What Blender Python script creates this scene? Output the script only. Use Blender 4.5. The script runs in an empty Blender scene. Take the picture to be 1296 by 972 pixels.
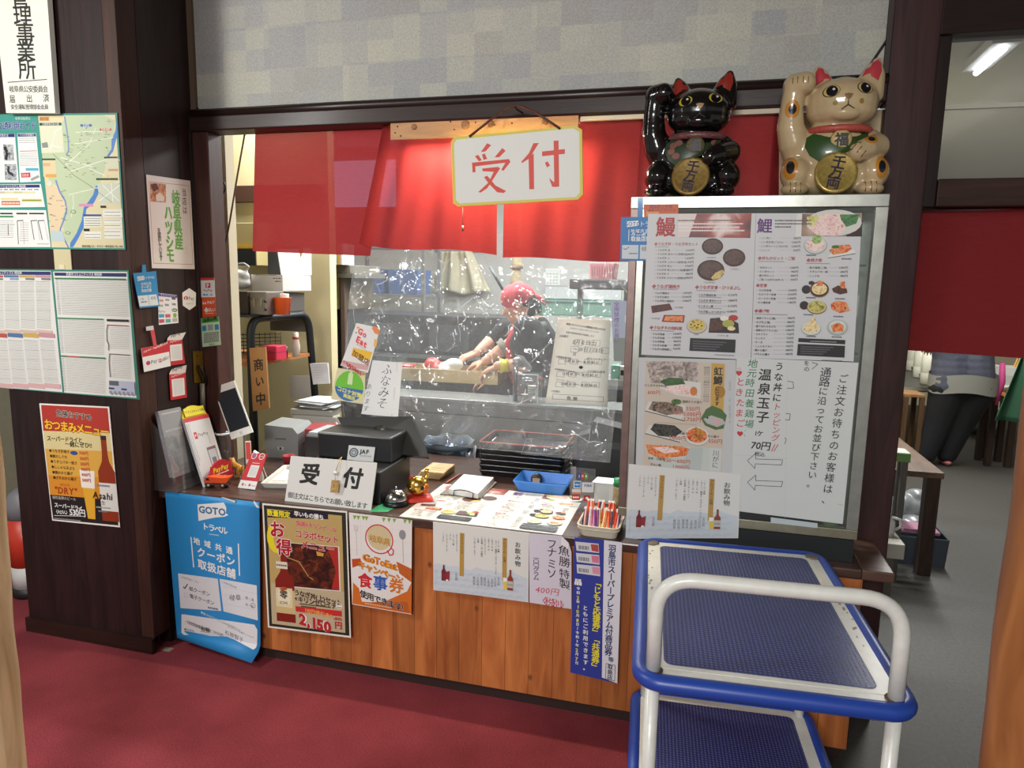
import bpy, bmesh, math, random
from mathutils import Vector, Matrix, Euler
from mathutils.bvhtree import BVHTree
random.seed(7)
sc = bpy.context.scene
col = sc.collection

# ------------------------------------------------------------------ camera
FPX = 881.64
YAW, PIT, ROL = (math.radians(a) for a in (15.0155, 8.5525, 1.0598))
CF = Vector((-math.sin(YAW)*math.cos(PIT), math.cos(YAW)*math.cos(PIT), -math.sin(PIT)))
_r = Vector((math.cos(YAW), math.sin(YAW), 0)); _u = _r.cross(CF)
CR = math.cos(ROL)*_r + math.sin(ROL)*_u
CU = -math.sin(ROL)*_r + math.cos(ROL)*_u
CAM = Vector((0, -2.4, 1.6))
cam = bpy.data.cameras.new('camera'); cam.sensor_width = 36; cam.lens = FPX/1296*36
cam.clip_start = 0.02
camo = bpy.data.objects.new('camera', cam); col.objects.link(camo)
camo.matrix_world = Matrix((CR, CU, -CF)).transposed().to_4x4()
camo.location = CAM
sc.camera = camo

# ------------------------------------------------------------------ view / world / lights
sc.view_settings.view_transform = 'Standard'; sc.view_settings.look = 'None'
sc.view_settings.gamma = 1; sc.view_settings.use_curve_mapping = False
sc.view_settings.exposure = 0.4
w = bpy.data.worlds.new('world'); sc.world = w; w.use_nodes = True
w.node_tree.nodes['Background'].inputs[0].default_value = (1.0, .98, .96, 1)
w.node_tree.nodes['Background'].inputs[1].default_value = 0.19

def area(name, loc, target, sx, sy, power, color=(1, 1, 1), spin=0):
    l = bpy.data.lights.new(name, 'AREA'); l.shape = 'RECTANGLE'; l.size = sx; l.size_y = sy
    l.energy = power; l.color = color
    o = bpy.data.objects.new(name, l); col.objects.link(o); o.location = loc
    d = Vector(target)-Vector(loc)
    q = d.to_track_quat('-Z', 'Y'); o.rotation_euler = (q.to_matrix() @ Matrix.Rotation(spin, 3, 'Z')).to_euler()
    return o
# front hall: ceiling fluorescent on the left, then an added fill light
area('hall_light', (-2.90, -2.0, 2.8), (-1.8, .25, 1.3), .22, 1.2, 48, (1, .99, .95), -.38)
area('hall_light', (-0.4, -4.8, 2.6), (-0.5, 0, .3), 1.4, .4, 104, (1, .99, .97))  # added unseen fill, aimed low to brighten the counter front evenly
# kitchen ceiling fluorescents
area('kitchen_light', (-1.6, 1.7, 2.82), (-1.6, 1.7, 0), 1.8, .3, 80, (.96, 1, .98))
area('kitchen_light', (-0.9, 3.3, 2.82), (-0.9, 3.3, 0), 1.8, .3, 66, (.95, .99, 1))
area('kitchen_light', (-2.7, 1.5, 2.7), (-2.7, 1.5, 0), .3, 1.2, 20, (1, .97, .9))
area('corridor_light', (1.75, 3.6, 2.80), (1.75, 3.6, 0), .25, 2.4, 95, (1, .99, .95))

# ------------------------------------------------------------------ pixel of the survey photo -> point on a plane of the room
def ray(x, y): return CR*((x-648)/FPX) - CU*((y-486)/FPX) + CF
def on_y(p, y): d = ray(*p); return CAM + d*((y-CAM.y)/d.y)
def on_z(p, z): d = ray(*p); return CAM + d*((z-CAM.z)/d.z)
def on_x(p, x): d = ray(*p); return CAM + d*((x-CAM.x)/d.x)

# ------------------------------------------------------------------ materials
def lin(c): return c/12.92 if c <= .04045 else ((c+.055)/1.055)**2.4
def rgb(h):
    if isinstance(h, str):
        h = h.lstrip('#'); h = ''.join(c*2 for c in h) if len(h) == 3 else h; return tuple(lin(int(h[i:i+2], 16)/255) for i in (0, 2, 4)) + (1,)
    return tuple(h) + (1,)
_m = {}
def mat(h, rough=.55, metal=0, emit=0, spec=.5, noise=0, nscale=30, bump=0, bscale=200, coat=0, trans=0, alpha=1, stretch=None, name=None):
    key = (h, rough, metal, emit, spec, noise, nscale, bump, bscale, coat, trans, alpha, stretch)
    if key in _m: return _m[key]
    m = bpy.data.materials.new(name or 'surface_' + str(h).lstrip('#')); m.use_nodes = True
    nt = m.node_tree; b = nt.nodes['Principled BSDF']; c = rgb(h)
    b.inputs['Base Color'].default_value = c; b.inputs['Roughness'].default_value = rough
    b.inputs['Metallic'].default_value = metal; b.inputs['Specular IOR Level'].default_value = spec
    b.inputs['Coat Weight'].default_value = coat; b.inputs['Coat Roughness'].default_value = .08
    b.inputs['Transmission Weight'].default_value = trans; b.inputs['Alpha'].default_value = alpha
    if emit:
        b.inputs['Emission Color'].default_value = c; b.inputs['Emission Strength'].default_value = emit
    if noise or bump:
        tc = nt.nodes.new('ShaderNodeTexCoord'); mp = nt.nodes.new('ShaderNodeMapping')
        if stretch: mp.inputs['Scale'].default_value = stretch
        nt.links.new(tc.outputs['Object'], mp.inputs[0])
    if noise:
        n = nt.nodes.new('ShaderNodeTexNoise'); n.inputs['Scale'].default_value = nscale; n.inputs['Detail'].default_value = 5
        r = nt.nodes.new('ShaderNodeValToRGB')
        lo = tuple(x*(1-noise) for x in c[:3])+(1,); hi = tuple(min(1, x*(1+noise)) for x in c[:3])+(1,)
        r.color_ramp.elements[0].position = .3; r.color_ramp.elements[1].position = .7
        r.color_ramp.elements[0].color = lo; r.color_ramp.elements[1].color = hi
        nt.links.new(mp.outputs[0], n.inputs['Vector']); nt.links.new(n.outputs[0], r.inputs[0]); nt.links.new(r.outputs[0], b.inputs['Base Color'])
    if bump:
        n2 = nt.nodes.new('ShaderNodeTexNoise'); n2.inputs['Scale'].default_value = bscale; n2.inputs['Detail'].default_value = 3
        bu = nt.nodes.new('ShaderNodeBump'); bu.inputs['Strength'].default_value = bump; bu.inputs['Distance'].default_value = .01
        nt.links.new(mp.outputs[0], n2.inputs['Vector']); nt.links.new(n2.outputs[0], bu.inputs['Height']); nt.links.new(bu.outputs[0], b.inputs['Normal'])
    _m[key] = m
    return m
def photo(cols, scale=40, dist=1.0, rough=.45):
    """a printed photograph: blotchy food colours"""
    key = ('photo', tuple(cols), scale, dist)
    if key in _m: return _m[key]
    m = bpy.data.materials.new('print_photo'); m.use_nodes = True; nt = m.node_tree; b = nt.nodes['Principled BSDF']
    b.inputs['Roughness'].default_value = rough
    tc = nt.nodes.new('ShaderNodeTexCoord'); n = nt.nodes.new('ShaderNodeTexNoise'); r = nt.nodes.new('ShaderNodeValToRGB')
    n.inputs['Scale'].default_value = scale; n.inputs['Detail'].default_value = 4; n.inputs['Distortion'].default_value = dist
    nt.links.new(tc.outputs['Object'], n.inputs['Vector']); nt.links.new(n.outputs[0], r.inputs[0]); nt.links.new(r.outputs[0], b.inputs['Base Color'])
    cr = r.color_ramp; k = len(cols)
    for i, c in enumerate(cols):
        p = .30 + .40*i/max(1, k-1)
        e = cr.elements[i] if i < 2 else cr.elements.new(p)
        e.position = p; e.color = rgb(c)
    for i, e in enumerate(sorted(cr.elements, key=lambda e: e.position)): e.color = rgb(cols[i])
    _m[key] = m; return m
def wood(name, c0, c1, rough=.5, scale=(14, 14, 1.2), planks=0, paxis=0, coat=0, knots=0, plankvar=.3):
    m = bpy.data.materials.new(name); m.use_nodes = True; nt = m.node_tree; b = nt.nodes['Principled BSDF']; L = nt.links.new
    N = nt.nodes.new
    b.inputs['Roughness'].default_value = rough; b.inputs['Specular IOR Level'].default_value = .28; b.inputs['Coat Weight'].default_value = coat; b.inputs['Coat Roughness'].default_value = .2
    tc = N('ShaderNodeTexCoord'); mp = N('ShaderNodeMapping'); mp.inputs['Scale'].default_value = scale
    L(tc.outputs['Object'], mp.inputs[0])
    n = N('ShaderNodeTexNoise'); n.inputs['Scale'].default_value = 3; n.inputs['Detail'].default_value = 8; n.inputs['Distortion'].default_value = 1.2
    L(mp.outputs[0], n.inputs['Vector'])
    r = N('ShaderNodeValToRGB'); r.color_ramp.elements[0].position = .3; r.color_ramp.elements[1].position = .72
    r.color_ramp.elements[0].color = rgb(c0); r.color_ramp.elements[1].color = rgb(c1)
    L(n.outputs[0], r.inputs[0]); out = r.outputs[0]
    if planks:
        sp = N('ShaderNodeSeparateXYZ'); L(tc.outputs['Object'], sp.inputs[0])
        d = N('ShaderNodeMath'); d.operation = 'DIVIDE'; d.inputs[1].default_value = planks; L(sp.outputs[paxis], d.inputs[0])
        fl = N('ShaderNodeMath'); fl.operation = 'FLOOR'; L(d.outputs[0], fl.inputs[0])
        wn = N('ShaderNodeTexWhiteNoise'); wn.noise_dimensions = '1D'; L(fl.outputs[0], wn.inputs['W'])
        mr = N('ShaderNodeMapRange'); mr.inputs[3].default_value = 1-plankvar; mr.inputs[4].default_value = 1+plankvar; L(wn.outputs[0], mr.inputs[0])
        mx = N('ShaderNodeMix'); mx.data_type = 'RGBA'; mx.blend_type = 'MULTIPLY'; mx.inputs[0].default_value = 1
        L(out, mx.inputs[6]); L(mr.outputs[0], mx.inputs[7]); out = mx.outputs[2]
        fr = N('ShaderNodeMath'); fr.operation = 'FRACT'; L(d.outputs[0], fr.inputs[0])
        pp = N('ShaderNodeMath'); pp.operation = 'PINGPONG'; pp.inputs[1].default_value = .5; L(fr.outputs[0], pp.inputs[0])
        gt = N('ShaderNodeMath'); gt.operation = 'GREATER_THAN'; gt.inputs[1].default_value = .012; L(pp.outputs[0], gt.inputs[0])
        m2 = N('ShaderNodeMapRange'); m2.inputs[3].default_value = .45; m2.inputs[4].default_value = 1; L(gt.outputs[0], m2.inputs[0])
        mx2 = N('ShaderNodeMix'); mx2.data_type = 'RGBA'; mx2.blend_type = 'MULTIPLY'; mx2.inputs[0].default_value = 1
        L(out, mx2.inputs[6]); L(m2.outputs[0], mx2.inputs[7]); out = mx2.outputs[2]
    if knots:
        vo = N('ShaderNodeTexVoronoi'); vo.inputs['Scale'].default_value = knots
        mk = N('ShaderNodeMapping'); mk.inputs['Scale'].default_value = (1, 1, .7); L(tc.outputs['Object'], mk.inputs[0]); L(mk.outputs[0], vo.inputs['Vector'])
        lt = N('ShaderNodeMapRange'); lt.inputs[1].default_value = .03; lt.inputs[2].default_value = .085; lt.inputs[3].default_value = .35; lt.inputs[4].default_value = 1; L(vo.outputs[0], lt.inputs[0])
        mx3 = N('ShaderNodeMix'); mx3.data_type = 'RGBA'; mx3.blend_type = 'MULTIPLY'; mx3.inputs[0].default_value = 1
        L(out, mx3.inputs[6]); L(lt.outputs[0], mx3.inputs[7]); out = mx3.outputs[2]
    L(out, b.inputs['Base Color'])
    bu = N('ShaderNodeBump'); bu.inputs['Strength'].default_value = .15; bu.inputs['Distance'].default_value = .004
    L(n.outputs[0], bu.inputs['Height']); L(bu.outputs[0], b.inputs['Normal'])
    return m
def glass(name, tint=(1, 1, 1), gloss=.12, haze=.0, rough=.03, bump=0, bscale=20, spread=.06):
    """thin clear sheet: transparent + fresnel-like gloss + a little milky haze"""
    m = bpy.data.materials.new(name); m.use_nodes = True; nt = m.node_tree; nt.nodes.remove(nt.nodes['Principled BSDF'])
    N = nt.nodes.new; L = nt.links.new; out = nt.nodes['Material Output']
    t = N('ShaderNodeBsdfTransparent'); t.inputs[0].default_value = tuple(tint)+(1,)
    g = N('ShaderNodeBsdfGlossy'); g.inputs['Roughness'].default_value = rough
    lw = N('ShaderNodeLayerWeight'); lw.inputs[0].default_value = .25
    mr = N('ShaderNodeMapRange'); mr.inputs[3].default_value = gloss*.5; mr.inputs[4].default_value = min(1, gloss*5); L(lw.outputs['Fresnel'], mr.inputs[0])
    mx = N('ShaderNodeMixShader'); L(mr.outputs[0], mx.inputs[0]); L(t.outputs[0], mx.inputs[1]); L(g.outputs[0], mx.inputs[2])
    last = mx
    if bump:
        tc = N('ShaderNodeTexCoord'); n = N('ShaderNodeTexNoise'); n.inputs['Scale'].default_value = bscale; n.inputs['Detail'].default_value = 3; n.inputs['Distortion'].default_value = 1.5
        bu = N('ShaderNodeBump'); bu.inputs['Strength'].default_value = bump; bu.inputs['Distance'].default_value = .03
        L(tc.outputs['Object'], n.inputs['Vector']); L(n.outputs[0], bu.inputs['Height']); L(bu.outputs[0], g.inputs['Normal']); L(bu.outputs[0], lw.inputs['Normal'])
    if haze:
        d = N('ShaderNodeBsdfDiffuse'); d.inputs[0].default_value = (.85, .87, .88, 1)
        tl = N('ShaderNodeBsdfTranslucent'); tl.inputs[0].default_value = (.85, .87, .88, 1)
        ad = N('ShaderNodeMixShader'); ad.inputs[0].default_value = .5; L(d.outputs[0], ad.inputs[1]); L(tl.outputs[0], ad.inputs[2])
        m2 = N('ShaderNodeMixShader'); m2.inputs[0].default_value = haze; L(mx.outputs[0], m2.inputs[1]); L(ad.outputs[0], m2.inputs[2]); last = m2
    L(last.outputs[0], out.inputs[0])
    return m
def cloth(name, c, trans=.5, see=.06):
    m = bpy.data.materials.new(name); m.use_nodes = True; nt = m.node_tree; nt.nodes.remove(nt.nodes['Principled BSDF'])
    N = nt.nodes.new; L = nt.links.new; out = nt.nodes['Material Output']; cc = rgb(c)
    tc = N('ShaderNodeTexCoord'); mp = N('ShaderNodeMapping'); mp.inputs['Scale'].default_value = (40, 40, 300); L(tc.outputs['Object'], mp.inputs[0])
    n = N('ShaderNodeTexNoise'); n.inputs['Scale'].default_value = 1; n.inputs['Detail'].default_value = 4; L(mp.outputs[0], n.inputs['Vector'])
    r = N('ShaderNodeValToRGB'); r.color_ramp.elements[0].color = tuple(x*.82 for x in cc[:3])+(1,); r.color_ramp.elements[1].color = tuple(min(1, x*1.15) for x in cc[:3])+(1,)
    L(n.outputs[0], r.inputs[0])
    d = N('ShaderNodeBsdfDiffuse'); tl = N('ShaderNodeBsdfTranslucent'); L(r.outputs[0], d.inputs[0]); L(r.outputs[0], tl.inputs[0])
    mx = N('ShaderNodeMixShader'); mx.inputs[0].default_value = trans; L(d.outputs[0], mx.inputs[1]); L(tl.outputs[0], mx.inputs[2])
    tp = N('ShaderNodeBsdfTransparent'); m2 = N('ShaderNodeMixShader'); m2.inputs[0].default_value = see
    L(mx.outputs[0], m2.inputs[1]); L(tp.outputs[0], m2.inputs[2]); L(m2.outputs[0], out.inputs[0])
    return m

# ------------------------------------------------------------------ objects
def tag(o, label=None, cat=None, group=None, kind=None):
    if label: o['label'] = label
    if cat: o['category'] = cat
    if group: o['group'] = group
    if kind: o['kind'] = kind
    return o
def link(name, me, parent=None):
    o = bpy.data.objects.new(name, me); col.objects.link(o)
    if parent: o.parent = parent
    return o
def thing(name, label, cat, loc, rz=0, group=None):
    o = bpy.data.objects.new(name, None); col.objects.link(o); o.location = loc; o.rotation_euler = (0, 0, rz)
    o.empty_display_size = .05
    return tag(o, label, cat, group)
def copy_tree(o, loc, rz=None, label=None, parent=None):
    c = o.copy(); col.objects.link(c); c.location = loc
    if rz is not None: c.rotation_euler[2] = rz
    if label: c['label'] = label
    for ch in list(o.children):
        d = ch.copy(); col.objects.link(d); d.parent = c
        for g in list(ch.children):
            e = g.copy(); col.objects.link(e); e.parent = d
    return c

class MB:
    """collects primitives, then links them as ONE mesh object"""
    def __init__(s): s.v = []; s.f = []; s.mi = []; s.sm = []; s.mats = []
    def _mi(s, m):
        if m not in s.mats: s.mats.append(m)
        return s.mats.index(m)
    def add(s, vs, fs, m, smooth=False, M=None):
        b = len(s.v); k = s._mi(m)
        for v in vs:
            v = Vector(v); s.v.append(tuple(M @ v) if M else tuple(v))
        for f in fs: s.f.append(tuple(b+i for i in f)); s.mi.append(k); s.sm.append(smooth)
        return s
    def box(s, lo, hi, m, M=None, bev=0):
        lo, hi = Vector(lo), Vector(hi)
        bm = bmesh.new(); bmesh.ops.create_cube(bm, size=1)
        for v in bm.verts: v.co = Vector(((lo[i]+hi[i])/2 + v.co[i]*(hi[i]-lo[i]) for i in range(3)))
        if bev:
            bmesh.ops.bevel(bm, geom=bm.edges[:], offset=min(bev, .45*min(hi-lo)), segments=2, profile=.5, affect='EDGES')
        s.bm(bm, m, False, M); return s
    def bm(s, bm, m, smooth=False, M=None):
        bm.verts.index_update()
        s.add([v.co.copy() for v in bm.verts], [[v.index for v in f.verts] for f in bm.faces], m, smooth, M); bm.free(); return s
    def tube(s, pts, r, m, seg=10, M=None, cap=True, smooth=True):
        pts = [Vector(p) for p in pts]; n = len(pts); rs = r if isinstance(r, (list, tuple)) else [r]*n
        vs = []; fs = []; up = None
        for i, p in enumerate(pts):
            t = (pts[min(i+1, n-1)]-pts[max(i-1, 0)]).normalized()
            if up is None: up = t.orthogonal().normalized()
            else:
                up = (up - t*up.dot(t)); up = up.normalized() if up.length > 1e-6 else t.orthogonal().normalized()
            sd = t.cross(up)
            for k in range(seg):
                a = 2*math.pi*k/seg; vs.append(p+(up*math.cos(a)+sd*math.sin(a))*rs[i])
        for i in range(n-1):
            for k in range(seg):
                a = i*seg+k; b = i*seg+(k+1) % seg; fs.append((a, b, b+seg, a+seg))
        if cap: fs.append(tuple(range(seg))[::-1]); fs.append(tuple((n-1)*seg+k for k in range(seg)))
        return s.add(vs, fs, m, smooth, M)
    def cyl(s, a, b, r, m, seg=20, M=None, r2=None): return s.tube([a, b], [r, r if r2 is None else r2], m, seg, M)
    def lathe(s, prof, c, m, seg=28, M=None, smooth=True, sx=1, sy=1):
        c = Vector(c); vs = []; fs = []; n = len(prof)
        for (r, z) in prof:
            for k in range(seg):
                a = 2*math.pi*k/seg; vs.append(c+Vector((r*math.cos(a)*sx, r*math.sin(a)*sy, z)))
        for i in range(n-1):
            for k in range(seg):
                a = i*seg+k; b = i*seg+(k+1) % seg; fs.append((a, b, b+seg, a+seg))
        if prof[0][0] > 1e-5: fs.append(tuple(range(seg))[::-1])
        if prof[-1][0] > 1e-5: fs.append(tuple((n-1)*seg+k for k in range(seg)))
        return s.add(vs, fs, m, smooth, M)
    def ell(s, c, r, m, M=None, seg=20):
        bm = bmesh.new(); bmesh.ops.create_uvsphere(bm, u_segments=seg, v_segments=max(8, seg//2), radius=1)
        for v in bm.verts: v.co = Vector((v.co.x*r[0]+c[0], v.co.y*r[1]+c[1], v.co.z*r[2]+c[2]))
        return s.bm(bm, m, True, M)
    def prism(s, poly, h0, h1, m, M=None):
        """poly in xy, extruded z h0..h1"""
        n = len(poly); vs = [(x, y, h0) for x, y in poly]+[(x, y, h1) for x, y in poly]
        fs = [tuple(range(n))[::-1], tuple(range(n, 2*n))]+[(i, (i+1) % n, n+(i+1) % n, n+i) for i in range(n)]
        return s.add(vs, fs, m, False, M)
    def grid(s, fn, nu, nv, m, smooth=True):
        vs = [fn(i/nu, j/nv) for j in range(nv+1) for i in range(nu+1)]
        fs = [(j*(nu+1)+i, j*(nu+1)+i+1, (j+1)*(nu+1)+i+1, (j+1)*(nu+1)+i) for j in range(nv) for i in range(nu)]
        return s.add(vs, fs, m, smooth)
    def build(s, name, parent=None, solid=0, sub=0):
        me = bpy.data.meshes.new(name); me.from_pydata(s.v, [], s.f)
        for m in s.mats: me.materials.append(m)
        me.polygons.foreach_set('material_index', s.mi); me.polygons.foreach_set('use_smooth', s.sm); me.update()
        o = link(name, me, parent)
        if solid:
            md = o.modifiers.new('solid', 'SOLIDIFY'); md.thickness = solid; md.offset = 0
        if sub:
            md = o.modifiers.new('sub', 'SUBSURF'); md.levels = sub; md.render_levels = sub
        return o
def T(loc=(0, 0, 0), rz=0, rx=0, ry=0, s=1):
    return Matrix.Translation(loc) @ Euler((rx, ry, rz)).to_matrix().to_4x4() @ Matrix.Scale(s, 4)
def rrect(x0, y0, x1, y1, r, n=5):
    out = []
    for cx, cy, a0 in ((x1-r, y0+r, -90), (x1-r, y1-r, 0), (x0+r, y1-r, 90), (x0+r, y0+r, 180)):
        for k in range(n+1):
            a = math.radians(a0+90*k/n); out.append((cx+r*math.cos(a), cy+r*math.sin(a)))
    return out
def round_path(pts, r, n=6):
    """polyline with rounded corners"""
    pts = [Vector(p) for p in pts]; out = [pts[0]]
    for i in range(1, len(pts)-1):
        a = (pts[i-1]-pts[i]).normalized(); b = (pts[i+1]-pts[i]).normalized()
        p0 = pts[i]+a*r; p2 = pts[i]+b*r
        for k in range(n+1):
            t = k/n; out.append(p0*(1-t)**2+pts[i]*2*t*(1-t)+p2*t*t)
    out.append(pts[-1]); return out
def spline(pts, n=8):
    pts = [Vector(p) for p in pts]; q = [pts[0]]+pts+[pts[-1]]; out = []
    for i in range(1, len(q)-2):
        a, b, c, d = q[i-1], q[i], q[i+1], q[i+2]
        for k in range(n):
            t = k/n; out.append(.5*((2*b)+(c-a)*t+(2*a-5*b+4*c-d)*t*t+(3*b-a-3*c+d)*t**3))
    out.append(pts[-1]); return out

# ------------------------------------------------------------------ lettering
_g = {}
def glyph(ch, bold=0):
    k = (ch, bold)
    if k in _g: return _g[k]
    if ch in ' \u3000': _g[k] = ([], [], 1.0 if ch == '\u3000' else .3); return _g[k]
    c = bpy.data.curves.new('t', 'FONT'); c.body = ch; c.resolution_u = 2; c.offset = bold
    o = bpy.data.objects.new('t', c); col.objects.link(o)
    dg = bpy.context.evaluated_depsgraph_get(); dg.update()
    me = bpy.data.meshes.new_from_object(o.evaluated_get(dg))
    vs = [(v.co.x, v.co.y) for v in me.vertices]; fs = [tuple(p.vertices) for p in me.polygons]
    bpy.data.objects.remove(o); bpy.data.curves.remove(c); bpy.data.meshes.remove(me)
    wide = ord(ch) > 0x2E7F
    adv = 1.0 if wide or not vs else max(x for x, y in vs)+.07
    _g[k] = (vs, fs, adv); return _g[k]

class Sheet:
    """a printed sheet: paper and print are one mesh. u, v in percent of width / height, v downwards"""
    def __init__(s, tl, tr, br, bl, paper='#e8e8e4', rough=.5, bend=None, thick=.0012, n=(1, 1), gloss=0):
        s.c = [Vector(p) for p in (tl, tr, br, bl)]
        s.nrm = (s.c[1]-s.c[0]).cross(s.c[3]-s.c[0]).normalized()*-1
        if not bend: s.c[2] = s.c[2]-s.nrm*(s.c[2]-s.c[0]).dot(s.nrm)      # keep the four corners in one plane
        s.W = ((s.c[1]-s.c[0]).length+(s.c[2]-s.c[3]).length)/2; s.H = ((s.c[3]-s.c[0]).length+(s.c[2]-s.c[1]).length)/2
        s.bend = bend; s.n = n; s.z = 3.5e-4 if bend else 0; s.b = MB(); s.rough = rough; s.coat = gloss
        s.paper = s.m(paper)
        nu, nv = n
        s.b.grid(lambda i, j: s.p(i*100, j*100, 0), nu, nv, s.paper, bool(bend))
        bk = len(s.b.v)
        s.b.grid(lambda i, j: s.p(i*100, j*100, -thick), nu, nv, s.paper, bool(bend))
        # rim
        def ring(o): return [o+i for i in range(nu)]+[o+j*(nu+1)+nu for j in range(nv)]+[o+nv*(nu+1)+nu-i for i in range(nu)]+[o+(nv-j)*(nu+1) for j in range(nv)]
        a, b = ring(0), ring(bk)
        for i in range(len(a)):
            q = (i+1) % len(a); s.b.f.append((a[i], b[i], b[q], a[q])); s.b.mi.append(0); s.b.sm.append(False)
    def m(s, c): return c if not isinstance(c, str) else mat(c, s.rough, coat=s.coat)
    def p(s, u, v, z):
        u /= 100; v /= 100; a, b, c, d = s.c
        q = a*(1-u)*(1-v)+b*u*(1-v)+c*u*v+d*(1-u)*v
        if s.bend:      # same facets as the paper grid
            n0, n1 = s.n; i = min(n0-1, max(0, int(u*n0))); j = min(n1-1, max(0, int(v*n1))); a = u*n0-i; b = v*n1-j; B = lambda p, q_: s.bend(p/n0, q_/n1)
            z += (B(i, j)*(1-a)+B(i+1, j)*a)*(1-b)+(B(i, j+1)*(1-a)+B(i+1, j+1)*a)*b
        return q+s.nrm*z
    def up(s): s.z += 1e-5; return s.z
    def rect(s, u0, v0, u1, v1, c):
        z = s.up(); nu = max(1, round(s.n[0]*abs(u1-u0)/100)); nv = max(1, round(s.n[1]*abs(v1-v0)/100))
        s.b.grid(lambda i, j: s.p(u0+(u1-u0)*i, v0+(v1-v0)*j, z), nu, nv, s.m(c), bool(s.bend)); return s
    def poly(s, pts, c):
        z = s.up()
        if not s.bend: s.b.add([s.p(u, v, z) for u, v in pts], [tuple(range(len(pts)))], s.m(c)); return s
        bm = bmesh.new(); bm.faces.new([bm.verts.new((u, v, 0)) for u, v in pts])
        for ax in (0, 1):
            for i in range(1, s.n[ax]):
                no = [0, 0, 0]; no[ax] = 1; co = [0, 0, 0]; co[ax] = 100*i/s.n[ax]
                bmesh.ops.bisect_plane(bm, geom=bm.verts[:]+bm.edges[:]+bm.faces[:], plane_co=co, plane_no=no)
        for v_ in bm.verts: v_.co = s.p(v_.co.x, v_.co.y, z)
        s.b.bm(bm, s.m(c)); return s
    def ell(s, u, v, ru, c, rv=None, n=20, a0=0, a1=360):
        rv = ru*s.W/s.H if rv is None else rv
        return s.poly([(u+ru*math.cos(math.radians(a0+(a1-a0)*k/n)), v+rv*math.sin(math.radians(a0+(a1-a0)*k/n))) for k in range(n if a1-a0 >= 360 else n+1)], c)
    def ringe(s, u, v, ru, wd, c, rv=None, n=24):
        rv = ru*s.W/s.H if rv is None else rv
        return s.line([(u+ru*math.cos(2*math.pi*k/n), v+rv*math.sin(2*math.pi*k/n)) for k in range(n+1)], wd, c)
    def line(s, pts, wd, c):
        """wd in percent of width"""
        z = s.up(); vs = []; fs = []
        for (a, b), (d, e) in zip(pts, pts[1:]):
            dx, dy = (d-a)*s.W, (e-b)*s.H; L = math.hypot(dx, dy) or 1; nx, ny = -dy/L*wd/2, dx/L*wd/2*s.W/s.H
            k = len(vs); vs += [s.p(a+nx, b+ny, z), s.p(d+nx, e+ny, z), s.p(d-nx, e-ny, z), s.p(a-nx, b-ny, z)]; fs.append((k, k+1, k+2, k+3))
        s.b.add(vs, fs, s.m(c)); return s
    def frame(s, u0, v0, u1, v1, wd, c): return s.line([(u0, v0), (u1, v0), (u1, v1), (u0, v1), (u0, v0)], wd, c)
    def text(s, t, u, v, size, c, vert=False, bold=0, anchor='l', lead=1.08, sq=1, skew=0, jit=0, slant=0, out=None):
        """size: percent of width for one em. horizontal: (u,v) = left/centre of the line's middle; vertical: (u,v) = top centre"""
        if out:
            r = out[1]*.62*size
            for q in range(8): s._tx(t, u+r*math.cos(q*.7854), v+r*math.sin(q*.7854)*s.W/s.H, size, out[0], vert, 0, anchor, lead, sq, skew, 0, slant)
            s.z += 1e-5
        if bold > .003 and any(ord(ch) > 0x2E7F for ch in t):
            r = bold*.65*size; st = random.getstate()
            for q in range(4):
                random.setstate(st); s._tx(t, u+r*(1, -1, 1, -1)[q], v+r*(1, 1, -1, -1)[q]*s.W/s.H, size, c, vert, 0, anchor, lead, sq, skew, jit, slant)
            s.z += 1e-5; return s
        s._tx(t, u, v, size, c, vert, bold, anchor, lead, sq, skew, jit, slant); s.z += 1e-5; return s
    def _tx(s, t, u, v, size, c, vert, bold, anchor, lead, sq, skew, jit, slant):
        s.z += 1.2e-5; z = s.z+2e-5; m = s.m(c); k = size; kv = size*s.W/s.H
        gs = [glyph(ch, bold) for ch in t]
        if vert:
            y = v
            for ch, (vs, fs, ad) in zip(t, gs):
                if vs:
                    jx = random.uniform(-jit, jit)*k; w_ = 1.0 if ord(ch) > 0x2E7F else ad
                    rot = ch in 'ー〜~-()（）「」'
                    pts = []
                    for (x, yy) in vs:
                        X, Y = x-w_/2, yy-.38
                        if rot: X, Y = (Y, -X) if ch != 'ー' else (-Y, -X)
                        pts.append(s.p(u+jx+X*k*sq, y+kv*.5-Y*kv + (X*k*skew), z))
                    s.b.add(pts, fs, m)
                    y += kv*lead*(1 if ord(ch) > 0x2E7F else .85)
                else: y += kv*.5
        else:
            tot = sum(g[2] for g in gs)*k*sq*lead/1.08; x0 = u-(tot/2 if anchor == 'c' else tot if anchor == 'r' else 0); x = x0
            for ch, (vs, fs, ad) in zip(t, gs):
                if vs:
                    jy = random.uniform(-jit, jit)*kv
                    s.b.add([s.p(x+(X+slant*Y)*k*sq, v+jy-(Y-.36)*kv+(x+X*k-x0)*skew, z) for (X, Y) in vs], fs, m)
                x += ad*k*sq*lead/1.08
        return s
    def scribble(s, u0, u1, v, h, c, wd=.5):
        """illegible tiny print: a row of short dashes"""
        u = u0; z = s.up(); vs = []; fs = []
        while u < u1:
            L = random.uniform(.8, 2.6)*h
            k = len(vs); e = min(u1, u+L); vs += [s.p(u, v-h/2, z), s.p(e, v-h/2, z), s.p(e, v+h/2, z), s.p(u, v+h/2, z)]; fs.append((k, k+1, k+2, k+3))
            u = e+.35*h
        s.b.add(vs, fs, s.m(c)); return s
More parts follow.
